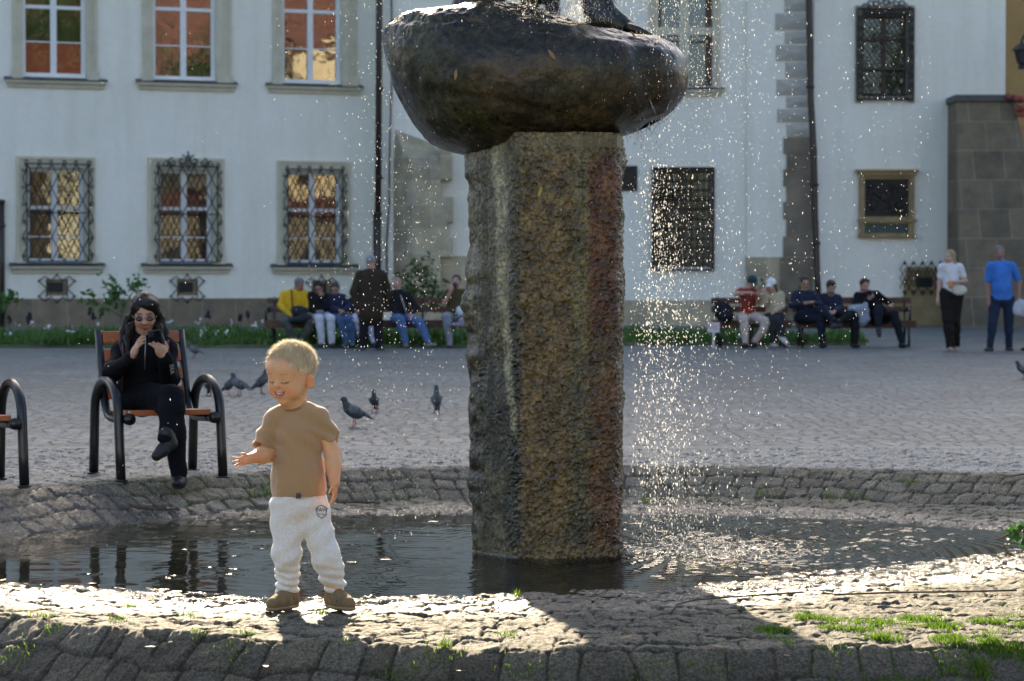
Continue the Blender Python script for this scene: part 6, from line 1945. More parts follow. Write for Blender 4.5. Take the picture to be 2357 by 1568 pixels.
held('phone', 'small pale phone held low by the person in white trousers', 'phone', lambda mb: (mb.box(P(728, 715, BY - .36).x, P(745, 715, BY - .36).x, BY - .37, BY - .35, P(0, 723, BY - .36).z, P(0, 714, BY - .36).z), simple('phone_shell', (.2, .25, .25), .4))[1])
F = Figure({**JP(head=(771, 665, -.02), sL=(757, 684), sR=(790, 686), eL=(760, 710, -.05), wL=(780, 714, -.25), eR=(805, 706, -.05), wR=(790, 716, -.25), hL=(768, 731), hR=(788, 731), kL=(784, 738, -.45), kR=(806, 738, -.45), aL=(798, 788, -.42), aR=(811, 784, -.42)), **vec({'tL': (-.3, -1, 0), 'tR': (.1, -1, -.1)})}, look=(-.15, -.9, -.35), bulk=.92, hs=.96)
dress(F, 'person with glasses in navy jacket and blue jeans, left of the standing person', skin=(.42, .25, .18), top=(.018, .026, .065), legs=(.055, .11, .23), hair=(.06, .045, .03), shoes=(.10, .13, .12), glasses=1)
F = Figure({**JP(head=(842, 668, .1), sL=(812, 692, .1), sR=(848, 688, .1), eL=(805, 712, .0), wL=(822, 722, -.15), eR=(858, 712, 0), wR=(846, 722, -.15), hL=(822, 731), hR=(846, 731), kL=(818, 737, -.42), kR=(853, 735, -.42), aL=(824, 774, -.25), aR=(861, 788, -.40)), **vec({'tL': (-.3, -1, 0), 'tR': (.2, -1, 0)})}, look=(-.4, -.9, 0))
dress(F, 'person in lavender trousers sitting mostly hidden behind the standing person', skin=(.4, .24, .18), top=(.03, .035, .05), legs=(.55, .55, .78), hair=(.05, .03, .02))
SY = 40.0
F = Figure({**JP(SY, head=(853, 604, .05), sL=(830, 634, 0), sR=(878, 633, 0), eL=(815, 672, -.08), wL=(822, 708, -.12), eR=(893, 672, .08), wR=(885, 706, .1), hL=(838, 712), hR=(866, 712), kL=(838, 758, -.03), kR=(870, 758, .02), aL=(835, 797), aR=(872, 798)), **vec({'tL': (-.35, -.9, 0), 'tR': (.45, -.8, 0)})}, look=(-.35, .85, -.3), bulk=1.35)
dress(F, 'grey-haired standing person seen from behind in a wide dark brown jacket', skin=(.42, .22, .15), top=(.048, .036, .026), legs=(.02, .02, .024), hair=(.28, .28, .30), below=.1, gt=.035, extra_top=[cap(lerp(F.mh, F.ms, .9) , F.mh - F.tu * .06, .16, .22, .06)], shoes=(.045, .045, .06))
F = Figure({**JP(head=(913, 655, .05), sL=(899, 676), sR=(938, 679), eL=(900, 706, 0), wL=(918, 723, -.22), eR=(957, 708, -.05), wR=(947, 722, -.22), hL=(912, 732), hR=(936, 732), kL=(921, 736, -.45), kR=(966, 742, -.45), aL=(934, 789, -.5), aR=(986, 788, -.6)), **vec({'tL': (.1, -1, 0), 'tR': (.8, -.7, .1)})}, look=(-.25, -.95, .1), bulk=1.05)
e_ = dress(F, 'person in dark open jacket and blue jeans, just right of the standing person', skin=(.48, .27, .20), top=(.022, .022, .026), legs=(.09, .16, .34), hair=(.35, .25, .2), shoes=(.22, .19, .15), hands={'L': dict(d=(.2, -.7, -.7), curl=.3), 'R': dict(d=(-.1, -.7, -.7), curl=.3)})
sdf_obj('shirt_front', [cap(V3(P(922, 680, BY - .12)), V3(P(935, 718, BY - .16)), .010, .012, .01)], .008, cl((.5, .45, .45)), e_)
F = Figure({**JP(head=(1050, 648, 0), sL=(1032, 674), sR=(1068, 675), eL=(1023, 699, -.1), wL=(1039, 668, -.22), eR=(1078, 704, -.05), wR=(1066, 714, -.25), hL=(1033, 731), hR=(1057, 731), kL=(1028, 730, -.45), kR=(1086, 734, -.4), aL=(1035, 786, -.42), aR=(1062, 740, -.55)), **vec({'tL': (0, -1, 0), 'tR': (-.8, -.5, 0)})}, look=(-.15, -.95, .1))
dress(F, 'person in an olive t-shirt drinking from a dark cup beside the stone pillar', skin=(.50, .29, .21), top=(.072, .062, .028), long=False, legs=(.26, .28, .33), hair=(.03, .022, .018), shoes=(.3, .22, .3), hands={'L': dict(d=(.1, .1, 1), n=(.3, 1, 0), curl=.7), 'R': dict(d=(-.3, -.9, 0), curl=.7)})
held('dark_cup', 'dark round cup held to the mouth of the person in olive', 'cup', lambda mb: (mb.ball(P(1047, 656, BY - .2), .045, .045, .055, 12, 8), simple('dark_cup', (.02, .022, .03), .3))[1])
held('food_wrap', 'white paper wrap with yellow top in the lap hand of the person in olive', 'wrap', lambda mb: (mb.ball(P(1059, 716, BY - .36), .07, .05, .085, 10, 7), simple('white_paper', (.7, .75, .8), .6))[1])
# --- right group
F = Figure({**JP(head=(1731, 652, -.05), sL=(1705, 671), sR=(1742, 674), eL=(1694, 677, -.25), wL=(1722, 674, -.42), eR=(1746, 696, -.2), wR=(1748, 684, -.42), hL=(1708, 730), hR=(1729, 730), kL=(1713, 736, -.45), kR=(1769, 742, -.42), aL=(1716, 788, -.45), aR=(1737, 786, -.3)), **vec({'tL': (-.4, -1, 0), 'tR': (-.4, -1, 0)})}, look=(.25, -.9, -.4), bulk=1.05)
dress(F, 'person in teal cap and rust red shirt with both arms raised in front', skin=(.50, .30, .23), top=(.26, .042, .03), long=False, legs=(.56, .47, .42), hair=(.08, .05, .03), hat=(.02, .06, .07), beard=(.12, .07, .045), hands={'L': dict(d=(1, -.1, 0), n=(0, .2, -1), curl=.6), 'R': dict(d=(-.2, -.5, .6), curl=.7)})
F = Figure({**JP(head=(1775, 659, -.05), sL=(1763, 678), sR=(1796, 679), eL=(1755, 700, -.2), wL=(1758, 676, -.3), eR=(1801, 706, -.05), wR=(1784, 717, -.25), hL=(1770, 731), hR=(1792, 731), kL=(1778, 736, -.45), kR=(1792, 736, -.45), aL=(1780, 788, -.4), aR=(1801, 772, -.52)), **vec({'tL': (.1, -1, 0), 'tR': (.5, -.8, -.6)})}, look=(-.45, -.85, -.25), bulk=.95)
dress(F, 'person in a white baseball cap and cream sweater beside the person in the red shirt', skin=(.52, .33, .25), top=(.52, .44, .31), legs=(.035, .038, .045), hair=(.05, .025, .015), style='long', hat=(.72, .73, .76), shoes=(.6, .52, .48), hands={'L': dict(d=(.1, -.1, 1), n=(.3, .9, 0), curl=.8)})
F = Figure({**JP(head=(1853, 652, -.02), sL=(1831, 678), sR=(1874, 678), eL=(1822, 704, -.1), wL=(1850, 698, -.35), eR=(1888, 702, -.1), wR=(1872, 696, -.35), hL=(1842, 731), hR=(1864, 731), kL=(1888, 734, -.42), kR=(1886, 714, -.42), aL=(1893, 788, -.45), aR=(1918, 738, -.55)), **vec({'tL': (.2, -1, 0), 'tR': (.9, -.5, -.4)})}, look=(.05, -.95, -.25), bulk=1.08)
dress(F, 'person in dark blue suit and white shirt, glasses, legs crossed, on the bench', skin=(.46, .27, .20), top=(.018, .026, .052), legs=(.018, .022, .035), hair=(.05, .03, .02), glasses=1, open_front=(.60, .64, .85), hands={'L': dict(d=(1, -.3, .2), curl=.6), 'R': dict(d=(-1, -.3, .0), curl=.6)})
F = Figure({**JP(head=(1913, 661, -.05), sL=(1896, 683, .05), sR=(1928, 686, .05), eL=(1893, 708), wL=(1910, 717, -.3), eR=(1935, 708), wR=(1922, 716, -.3), hL=(1912, 731), hR=(1934, 731), kL=(1962, 724, -.42), kR=(1967, 731, -.42), aL=(1930, 742, -.6), aR=(1969, 789, -.45)), **vec({'tL': (-.9, -.5, -.2), 'tR': (.2, -1, 0)})}, look=(.1, -.85, -.5), bulk=.98)
dress(F, 'person with wavy dark hair and navy jacket, head bent, seated beside the suit', skin=(.45, .28, .21), top=(.020, .028, .055), legs=(.018, .019, .022), hair=(.02, .016, .014), style='quiff')
F = Figure({**JP(head=(1990, 657, -.02), sL=(1974, 681), sR=(2018, 678), eL=(1970, 703, -.1), wL=(1998, 690, -.32), eR=(2047, 698, .05), wR=(2050, 702, -.2), hL=(2014, 731), hR=(2038, 731), kL=(2022, 712, -.42), kR=(2058, 724, -.42), aL=(2022, 748, -.6), aR=(2076, 788, -.5)), **vec({'tL': (0, -.6, -.8), 'tR': (.35, -1, 0)})}, look=(.15, -.9, -.35), bulk=1.1)
dress(F, 'person in black jacket with red hair band, at the right end of the bench', skin=(.47, .27, .21), top=(.014, .014, .018), legs=(.018, .02, .028), hair=(.035, .018, .014), hands={'L': dict(d=(.7, -.4, .5), n=(0, .6, .8), curl=.8)})
held('hair_band', "red and orange band in the hair of the person at the bench's right end", 'hair band', lambda mb: (mb.tube([P(1990, 651, BY - .02) + Vector((.078 * math.cos(t), -.02 + .05 * math.sin(t) - .05, .03 + .03 * math.sin(t))) for t in np.linspace(0, math.pi, 9)], .014, 6), simple('red_band', (.45, .07, .03), .6))[1])
o = sdf_obj('light_bag', [ell_(V3(P(1972, 712, BY - .3)), (.16, .10, .09), None, .04), ell_(V3(P(1982, 735, BY - .3)), (.12, .10, .14), None, .04), cap(V3(P(1992, 700, BY - .3)), V3(P(2000, 735, BY - .35)), .03, .02, .03)], .012, cl((.33, .37, .45)), None, .04, 1, noise=wrinkle(6, .02, 9, 9))
tag(o, 'pale grey bag on the bench beside the person in black jacket', 'bag')
o = sdf_obj('dark_backpack', [ell_(V3(P(1664, 716, BY)), (.17, .12, .18), None, .05), ell_(V3(P(1672, 728, BY - .1)), (.14, .10, .12), None, .05)], .012, cl((.02, .022, .03)), None, .04, 1, noise=wrinkle(7, .015, 9, 9))
tag(o, 'black backpack standing on the bench left of the person in the teal cap', 'backpack')
# --- walkers
WY = 39.6
F = Figure({**JP(WY, head=(2186, 592, 0), sL=(2168, 615), sR=(2208, 615), eL=(2163, 650, .02), wL=(2160, 684, -.02), eR=(2222, 647, .0), wR=(2196, 650, -.2), hL=(2177, 676), hR=(2202, 676), kL=(2182, 735, -.08), kR=(2198, 737, .02), aL=(2188, 797, -.1), aR=(2200, 794, .25)), **vec({'tL': (-.2, -1, 0), 'tR': (.1, -1, -.3)})}, look=(-.75, -.65, -.05), bulk=.98)
wk = dress(F, 'walking person with long blond hair, white blouse and wide black trousers', skin=(.55, .35, .28), top=(.72, .72, .76), long=False, legs=(.022, .018, .018), hair=(.35, .26, .14), style='long', gl=.034, shoes=(.4, .3, .25), hands={'R': dict(d=(-1, -.2, .1), n=(0, -.5, -1), curl=.9)})
o = held('drink_cup', 'orange drink in a clear cup in the hand of the walking person in white', 'cup', lambda mb: (mb.lathe(P(2188, 655, WY - .28), [(.026, -.07), (.036, .06)], 12), simple('orange_drink', (.75, .28, .03), .3))[1])
o = sdf_obj('handbag', [ell_(V3(P(2208, 668, WY - .12)), (.13, .04, .085), None, .02), cap(V3(P(2196, 662, WY - .14)), V3(P(2172, 612, WY - .10)), .008, .008, .01), cap(V3(P(2172, 612, WY - .1)), V3(P(2180, 608, WY + .08)), .008, .008, .01)], .010, cl((.62, .62, .52)), None, .01, 1)
tag(o, 'small cream handbag on a thin strap across the walking person in white', 'handbag')
F = Figure({**JP(WY, head=(2300, 583, 0), sL=(2280, 612), sR=(2330, 612), eL=(2272, 653, .02), wL=(2276, 690, -.05), eR=(2346, 650, .02), wR=(2344, 686, -.05), hL=(2290, 692), hR=(2322, 692), kL=(2285, 744, -.12), kR=(2322, 744, .02), aL=(2279, 797, -.15), aR=(2322, 797, .05)), **vec({'tL': (-.6, -.9, 0), 'tR': (.1, -1, 0)})}, look=(-.05, -.98, -.15), bulk=1.22)
dress(F, 'walking grey bearded person in a bright blue polo shirt and dark jeans by the buttress', skin=(.36, .19, .14), top=(.055, .20, .62), long=False, legs=(.016, .028, .06), hair=(.16, .16, .16), beard=(.20, .19, .19), belly=1.25, sleeve=.8)
o = sdf_obj('plastic_bag', [ell_(V3(P(2347, 710, WY - .05)), (.12, .09, .15), None, .03), cap(V3(P(2346, 700, WY - .05)), V3(P(2344, 690, WY - .05)), .05, .012, .03)], .012, cl((.5, .52, .58)), None, .03, 1, noise=wrinkle(8, .02, 12, 12))
tag(o, 'crumpled white plastic bag in the hand of the walking person in blue', 'plastic bag')
F = Figure({**JP(WY, head=(2400, 588, 0), sL=(2384, 612), sR=(2426, 612), eL=(2376, 652, 0), wL=(2380, 688, 0), eR=(2436, 650, 0), wR=(2436, 686, 0), hL=(2390, 690), hR=(2418, 690), kL=(2385, 742, -.05), kR=(2418, 742, 0), aL=(2372, 796, -.1), aR=(2420, 796, 0)), **vec({'tL': (-.85, -.4, 0), 'tR': (.1, -1, 0)})}, look=(-1, -.1, 0))
dress(F, 'person at the right edge of whom only one dark shoe shows', skin=(.4, .25, .2), top=(.03, .03, .03), legs=(.03, .03, .04), hair=(.05, .03, .02))
# ------------------------------------------------------------------ prints laid onto cloth
from mathutils.bvhtree import BVHTree
def text_polys(txt):
    cu = bpy.data.curves.new('print_text', 'FONT'); cu.body = txt; cu.align_x = 'CENTER'; cu.align_y = 'CENTER'; cu.resolution_u = 2
    cu.offset = 0.012
    ob = bpy.data.objects.new('print_text', cu); COL.objects.link(ob)
    dg = bpy.context.evaluated_depsgraph_get(); me = bpy.data.meshes.new_from_object(ob.evaluated_get(dg))
    V = [tuple(v.co)[:2] for v in me.vertices]; Fs = [tuple(p.vertices) for p in me.polygons]
    COL.objects.unlink(ob); bpy.data.objects.remove(ob); bpy.data.curves.remove(cu); bpy.data.meshes.remove(me)
    return V, Fs
def lay_on(target, polys, m, name, parent, off=.0018):
    """polys: list of (verts in photo pixels, faces); vertices rest on the target's surface"""
    me = target.data; M = Matrix.Identity(4); p = target
    chain = []
    while p: chain.append(p); p = p.parent
    for q in reversed(chain): M = M @ Matrix.Translation(q.location) @ q.rotation_euler.to_matrix().to_4x4()
    bv = BVHTree.FromPolygons([M @ v.co for v in me.vertices], [tuple(f.vertices) for f in me.polygons])
    o0 = Vector((0, 0, CAMH)); mb = MB()
    for V, Fs in polys:
        W = []; ok = True
        for (a, b) in V:
            d = (P(a, b, 10) - o0).normalized(); h = bv.ray_cast(o0, d)
            if h[0] is None: ok = False; break
            W.append(h[0] - d * off)
        if ok: mb.add(W, Fs)
    return mb.build(name, m, parent) if mb.v else None
def place_text(txt, cx, cy, h, sx=1.0, rot=0.0):
    V, Fs = text_polys(txt); c, s_ = math.cos(rot), math.sin(rot)
    return [(cx + (x * sx * c - y * s_) * h, cy - (x * sx * s_ + y * c) * h) for x, y in V], Fs

# ================================================================== THE WOMAN ON THE SMALL BENCH
def build_woman():
    J = JP(0, head=(334, 722, 14.0), sL=(284, 806, 14.08), sR=(380, 803, 13.98), eL=(259, 858, 13.90), wL=(303, 824, 13.66), eR=(391, 872, 13.84), wR=(378, 822, 13.62),
           hL=(306, 912, 14.08), hR=(352, 916, 13.98), kL=(396, 912, 13.62), kR=(396, 938, 13.60), aL=(383, 1006, 13.50), aR=(411, 1087, 13.62))
    J.update(vec({'tL': (-.62, -.62, -.62), 'tR': (.05, -1, 0)}))
    F = Figure(J, look=(.10, -.93, -.30), hs=.98, bulk=.98, lim=.86, fs=.72)
    hd = {'L': dict(d=(.42, -.25, .85), n=(.75, .35, -.15), s=.92, curl=.32), 'R': dict(d=(-.38, -.25, .80), n=(-.6, .7, .1), s=.92, curl=.75)}
    w = dress(F, 'woman in black with long dark wavy hair and tinted glasses, cross-legged on the small bench', skin=(.50, .29, .19), top=(.007, .008, .010), legs=(.009, .010, .014),
              hair=None, style=None, vox=.0062, gt=.018, gl=.016, hands=hd, shoes=(.014, .014, .016), extra_top=[cap(lerp(F.ms, F.J['head'], .1), lerp(F.ms, F.J['head'], .42), .066, .060, .03)])
    h, r, f, u = F.J['head'], F.r, F.f, F.u
    at = lambda a, b, c: h + r * a + f * b + u * c
    pr = [ell_(at(0, -.02, .036), (.081, .096, .087), F.H, .01), ell_(at(-.030, .045, .075), (.05, .04, .028), F.H, .02)]
    L = lambda pts, r0, r1: [cap(pts[i], pts[i + 1], lerp(r0, r1, i / (len(pts) - 1)), lerp(r0, r1, (i + 1) / (len(pts) - 1)), .012) for i in range(len(pts) - 1)]
    Q = lambda px, py, Y: V3(P(px, py, Y))
    pr += L([at(-.055, .03, .06), at(-.075, .02, .0), Q(300, 752, 14.0), Q(293, 780, 13.98), Q(294, 812, 13.93), Q(289, 840, 13.92)], .026, .016)
    pr += L([at(-.06, -.02, .03), Q(294, 735, 14.04), Q(284, 762, 14.03), Q(281, 790, 14.0), Q(284, 812, 13.97)], .028, .016)
    pr += L([at(.055, .035, .06), at(.075, .02, -.01), Q(366, 752, 13.98), Q(371, 780, 13.93), Q(378, 800, 13.90)], .022, .016)
    pr += L([at(.06, -.03, .03), Q(370, 735, 14.04), Q(379, 765, 14.03), Q(384, 790, 14.0), Q(380, 812, 14.0)], .028, .016)
    pr += L([at(0, -.06, .0), at(0, -.07, -.10), at(0, -.08, -.2)], .06, .05)
    pr += [cut(ell_(at(.008, .095, -.030), (.048, .06, .080), F.H, .008))]
    wav = lambda X: fbm(X[..., 0] * 30, X[..., 1] * 30, X[..., 2] * 9, 55, 2) * .003 + .0018 * np.sin(X[..., 2] * 95 + X[..., 0] * 60)
    ho = sdf_obj('hair', pr, .0055, simple('dark_brown_hair', (.014, .009, .0065), .45, .4, 70, .6, 160, spec=.3), w, .014, 1, noise=wav)
    # loose strands
    rg = np.random.default_rng(12); mb = MB(); mb.smooth = True
    for i in range(90):
        s_ = -1 if i % 2 else 1
        a = at(s_ * rg.uniform(.02, .075), rg.uniform(-.05, .05), rg.uniform(.02, .085)); b = Q(rg.uniform(283, 300) if s_ < 0 else rg.uniform(368, 384), rg.uniform(745, 790), 14.0 + rg.uniform(-.03, .05)); c = b + np.array([rg.normal(0, .02), rg.normal(0, .02), -rg.uniform(.05, .16)])
        mid = (a + b) / 2 + r * s_ * .035 + np.array([0, 0, .01])
        mb.tube([a + u * .008, mid, b, (b + c) / 2 + r * s_ * .012, c], [.0016, .0022, .002, .0016, .0006], 3)
    mb.build('loose_strands', ho.data.materials[0], w)
    # tinted rimless glasses
    mb = MB(); mb.smooth = True
    mb.tube([at(-.006, .104, .004), at(0, .107, .006), at(.006, .104, .004)], .0022, 6)
    for s_ in (-1, 1): mb.tube([at(s_ * .052, .096, .004), at(s_ * .064, .088, .006), at(s_ * .076, .02, .006)], .0026, 6)
    g = mb.build('glasses', simple('dark_metal', (.2, .2, .21), .3, metallic=1), w)
    lm = simple('violet_tinted_lens', (.035, .016, .032), .12, spec=.4)
    for s_ in (-1, 1): mb = MB(); mb.smooth = True; mb.ball(V3(at(s_ * .031, .099, -.001)), .0205, .0035, .0115, 14, 8); mb.build('lens', lm, g)
    # lips and zip
    mb = MB(); mb.smooth = True
    mb.tube([at(-.019, .088, -.0595), at(-.008, .0975, -.0555), at(0, .0975, -.0575), at(.008, .0975, -.0555), at(.019, .088, -.0595)], [.002, .0045, .004, .0045, .002], 6)
    mb.tube([at(-.017, .088, -.061), at(0, .0965, -.066), at(.017, .088, -.061)], [.002, .0055, .002], 6)
    mb.build('lips', simple('rosy_lips', (.26, .07, .08), .45), w)
    mb = MB(); mb.smooth = True
    mb.tube([Q(334, 770, 13.86), Q(335, 790, 13.84), Q(334, 815, 13.83), Q(333, 850, 13.83)], .003, 6)
    mb.build('zip', simple('grey_zip', (.25, .26, .28), .35, metallic=.6), w)
    # shoulder strap of a burgundy bag, watch and ring
    mb = MB(); mb.smooth = True
    mb.tube([Q(388, 775, 14.06), Q(386, 792, 13.87), Q(388, 815, 13.85), Q(392, 838, 13.9)], .012, 8, flat=.5)
    mb.tube([Q(281, 778, 14.1), Q(283, 800, 13.93), Q(285, 830, 13.88), Q(281, 880, 13.92), Q(282, 915, 13.98)], .012, 8, flat=.5)
    mb.build('bag_strap', simple('burgundy_webbing', (.10, .012, .030), .8), w)
    wr = F.J['wR']; el = F.J['eR']; d = nrm(el - wr)
    mb = MB(); mb.smooth = True; a = nrm(np.cross(d, (0, 1, 0))); b = np.cross(d, a); c = wr + d * .012
    mb.tube([c + a * .029 * math.cos(t) + b * .029 * math.sin(t) for t in np.linspace(0, 2 * math.pi, 17)[:-1]], .006, 6, closed=True)
    mb.build('watch', simple('steel_watch', (.55, .57, .6), .25, metallic=.9), w)
    # lettering on the sleeve
    sl = [o for o in w.children if o.name.startswith('top')][0]
    lay_on(sl, [place_text('SKA', 395.5, 850, 12.5, 1.0, -math.pi / 2 + .12)], simple('white_print', (.6, .62, .62), .6), 'sleeve_lettering', sl, .003)
    # phone, held in the right-hand fingers
    c = P(359, 787, 13.60); ax = Vector((.98, .05, .12)).normalized(); up = Vector((.08, -.42, .82)).normalized(); n = ax.cross(up).normalized(); up = n.cross(ax)
    def T(p): return tuple(c + ax * p[0] + up * p[1] + n * p[2])
    mb = MB(T); mb.box(-.037, .037, -.075, .075, -.0045, .0045); mb2 = mb.build('phone', simple('black_phone', (.012, .013, .016), .2), None, .004)
    tag(mb2, 'black phone with three round lenses held up in front of the woman', 'phone')
    sgn = 1 if n.y < 0 else -1
    mb = MB(T); mb.box(-.033, -.001, .036, .070, sgn * .0045, sgn * .0070); cb = mb.build('camera_plate', simple('camera_plate', (.03, .03, .035), .15), mb2)
    mb = MB(T); mb.smooth = True
    for (a_, b_) in ((-.025, .061), (-.025, .045), (-.010, .053)):
        mb.ball((a_, b_, sgn * .0075), .0058, .0058, .0035, 12, 6)
    mb.build('lenses', simple('lens_glass', (.05, .05, .07), .05, spec=1), mb2)
build_woman()

# ================================================================== THE BOY
def build_boy():
    Y0 = 9.51
    Q = lambda px, py, dy=0.0: V3(P(px, py, Y0 + dy))
    f = nrm((-.47, -.83, -.25)); r = nrm(np.cross(f, (0.04, 0, 1))); u = np.cross(r, f)
    H3 = np.stack([r, f, u], 1); h = Q(670, 861)
    at = lambda a, b, c: h + r * a + f * b + u * c
    E = lambda a, b, c, x, y, z, k=.02: ell_(at(a, b, c), (x, y, z), H3, k)
    head = [E(0, -.004, .022, .085, .100, .088), E(0, .030, -.030, .070, .064, .068, .03), E(.036, .055, -.046, .034, .032, .034, .025), E(-.036, .055, -.046, .034, .032, .034, .025),
            E(0, .062, -.088, .027, .026, .022, .02), E(0, .062, .045, .058, .035, .04, .03), cap(at(0, .089, .002), at(0, .108, -.017), .0065, .0100, .010), E(.0085, .098, -.020, .0070, .007, .006, .006), E(-.0085, .098, -.020, .0070, .007, .006, .006),
            E(.030, .079, .001, .017, .013, .012, .010), E(-.030, .079, .001, .017, .013, .012, .010), E(0, .086, -.058, .026, .012, .013, .012)]
    for s_ in (-1, 1):
        head += [E(s_ * .088, -.006, -.026, .0085, .020, .030, .006), E(s_ * .084, .004, -.040, .008, .012, .014, .008), cut(E(s_ * .0985, .000, -.026, .0070, .011, .018, .004))]
    # open smile
    head += [cut(cap(at(-.025, .088, -.0450), at(-.011, .102, -.0565), .0042, .0078, .003)), cut(cap(at(-.011, .102, -.0565), at(.011, .102, -.0565), .0078, .0078, .003)), cut(cap(at(.011, .102, -.0565), at(.025, .088, -.0450), .0078, .0042, .003))]
    head += [cap(at(-.022, .085, -.057), at(0, .094, -.0685), .0035, .0052, .006), cap(at(0, .094, -.0685), at(.022, .085, -.057), .0052, .0035, .006)]
    neck = [cap(at(0, -.015, -.06), Q(676, 948, .02), .046, .050, .03)]
    sL, eL, wL = Q(631, 962), Q(615, 1045, -.015), Q(577, 1055, -.13)
    sR, eR, wR = Q(735, 960), Q(766, 1045, .0), Q(770, 1112, -.075)
    arms = [cap(sL + np.array([.004, 0, -.008]), eL, .028, .030, .02), cap(eL, lerp(eL, wL, .4), .033, .031, .02), cap(lerp(eL, wL, .35), wL, .031, .0205, .02), cap(sR + np.array([-.004, 0, -.008]), eR, .028, .030, .02), cap(eR, lerp(eR, wR, .4), .032, .030, .02), cap(lerp(eR, wR, .35), wR, .030, .0215, .02)]
    hands = hand_prims(wL, np.array((-.93, -.32, -.28)), np.array((.15, -.85, .1)), np.array((0.25, 0, 1.)), .50, .42, .42) + hand_prims(wR, np.array((.02, -.12, -1.)), np.array((-1., .25, 0)), np.array((-.25, -1., 0)), .56, .42, .12)
    torso = [ell_(Q(686, 1010), (.078, .055, .07)), ell_(Q(685, 1080), (.080, .066, .12)), ell_(Q(690, 1160), (.095, .078, .06)), cap(Q(645, 966), Q(724, 964), .026, .026, .03)]
    kL, aL = Q(659, 1280, -.03), Q(661, 1358, -.0); kR, aR = Q(752, 1285, -.03), Q(769, 1352, .0)
    legs = [cap(Q(664, 1175), kL, .055, .042, .02), cap(kL, aL, .042, .032, .02), cap(Q(722, 1175), kR, .055, .042, .02), cap(kR, aR, .042, .032, .02), cap(aL, Q(640, 1395, -.05), .028, .02, .02), cap(aR, Q(790, 1390, -.05), .028, .02, .02)]
    skin = np.array([.80, .43, .22])
    def col(V):
        c = np.tile(skin, (len(V), 1)) * (1 + .04 * fbm(V[:, 0] * 40, V[:, 1] * 40, V[:, 2] * 40, 9, 2))[:, None]
        q = (V - h) @ H3
        def spot(cx, cy, cz, rr, co, w=1.0, s0=.6, s1=1.2):
            d = np.sqrt((((q - np.array([cx, cy, cz])) / np.array(rr)) ** 2).sum(1)); m = (1 - smoothstep(s0, s1, d))[:, None] * w
            return c * (1 - m) + np.array(co) * m
        rosy = skin * np.array([1.05, .62, .55])
        for s_ in (-1, 1):
            c = spot(s_ * .042, .07, -.040, (.026, .04, .022), rosy, .75, .2, 1.3)
            c = spot(s_ * .031, .082, .028, (.018, .03, .0042), np.array([.50, .29, .16]), .7)
            # closed lids: a dark curved lash line
            for t in np.linspace(-1, 1, 9):
                c = spot(s_ * .031 + t * .0135, .086, -.0055 - .0032 * (1 - t * t) + (.0008 * s_ * t), (.0028, .03, .0026), (.05, .022, .012), .95, .55, 1.15)
            c = spot(s_ * .030, .085, .009, (.016, .03, .0022), skin * .72, .5)
            c = spot(s_ * .088, .0, -.026, (.02, .030, .036), skin * np.array([1.08, .62, .45]), .6, .3, 1.2)
            c = spot(s_ * .030, .08, -.014, (.013, .03, .004), skin * np.array([.9, .74, .68]), .5)
            c = spot(s_ * .0062, .105, -.027, (.0032, .02, .0022), skin * .35, .8)
        c = spot(0, .105, -.020, (.012, .02, .009), rosy, .5)
        for t in np.linspace(-1, 1, 11):
            c = spot(t * .0215, .09, -.0665 + .0125 * t * t, (.0050, .04, .0045), (.60, .17, .14), .95, .5, 1.1)
            c = spot(t * .0215, .09, -.0495 + .0035 * t * t, (.0048, .04, .0030), (.56, .18, .15), .85, .5, 1.1)
        inm = np.zeros(len(V))
        for t in np.linspace(-1, 1, 7):
            d = np.sqrt((((q - np.array([t * .017, .0885, -.0572 + .007 * t * t])) / np.array([.005, .0125, .0062])) ** 2).sum(1)); inm = np.maximum(inm, 1 - smoothstep(.75, 1.05, d))
        c = c * (1 - inm[:, None]) + np.array([.16, .03, .02]) * inm[:, None]
        hnd = np.minimum(np.linalg.norm(V - wL, axis=1), np.linalg.norm(V - wR, axis=1))
        m = (1 - smoothstep(.03, .09, hnd))[:, None] * .45
        c = c * (1 - m) + skin * np.array([1.08, .68, .55]) * m
        return np.clip(c, 0, 1)
    boy = sdf_obj('person', head + neck + arms + hands + torso + legs, .0036, attr_mat('child_skin', .45, .04, 300, sss=.16, spec=.4), None, .014, 2, color=col)
    tag(boy, 'laughing blond toddler in tan t-shirt and pale joggers standing at the pool\'s edge', 'child')
    # teeth
    mb = MB(); mb.smooth = True
    for i in range(6):
        t = (i - 2.5) / 2.5
        mb.ball(at(t * .0135, .0962 - .0055 * t * t, -.0525 + .0022 * t * t), .0027, .0024, .0034, 8, 6)
    mb.build('teeth', simple('milk_teeth', (.85, .82, .74), .3), boy)
    # hair cap and locks
    rg = np.random.default_rng(33)
    M_HAIR = NT('blond_hair'); M_HAIR.b.inputs['Roughness'].default_value = .42
    gi = M_HAIR.n('NewGeometry'); rp = M_HAIR.ramp(gi.outputs['Random Per Island'], [(0, (.88, .62, .34)), (.5, (.98, .80, .52)), (1, (.99, .91, .72))])
    M_HAIR.l(rp.outputs[0], M_HAIR.b.inputs['Base Color']); tr = M_HAIR.n('BsdfTranslucent'); M_HAIR.l(rp.outputs[0], tr.inputs[0]); mx = M_HAIR.n('MixShader'); mx.inputs[0].default_value = .22
    M_HAIR.l(M_HAIR.b.outputs[0], mx.inputs[1]); M_HAIR.l(tr.outputs[0], mx.inputs[2]); M_HAIR.l(mx.outputs[0], M_HAIR.out.inputs[0])
    base = [E(0, -.011, .034, .0885, .1030, .0885, .01), cut(E(.012, .105, -.006, .078, .060, .058, .008)), cut(E(.0, .03, -.100, .13, .13, .088, .006)), cut(E(.095, .045, -.02, .03, .035, .045, .01)), cut(E(-.095, .045, -.02, .03, .035, .045, .01))]
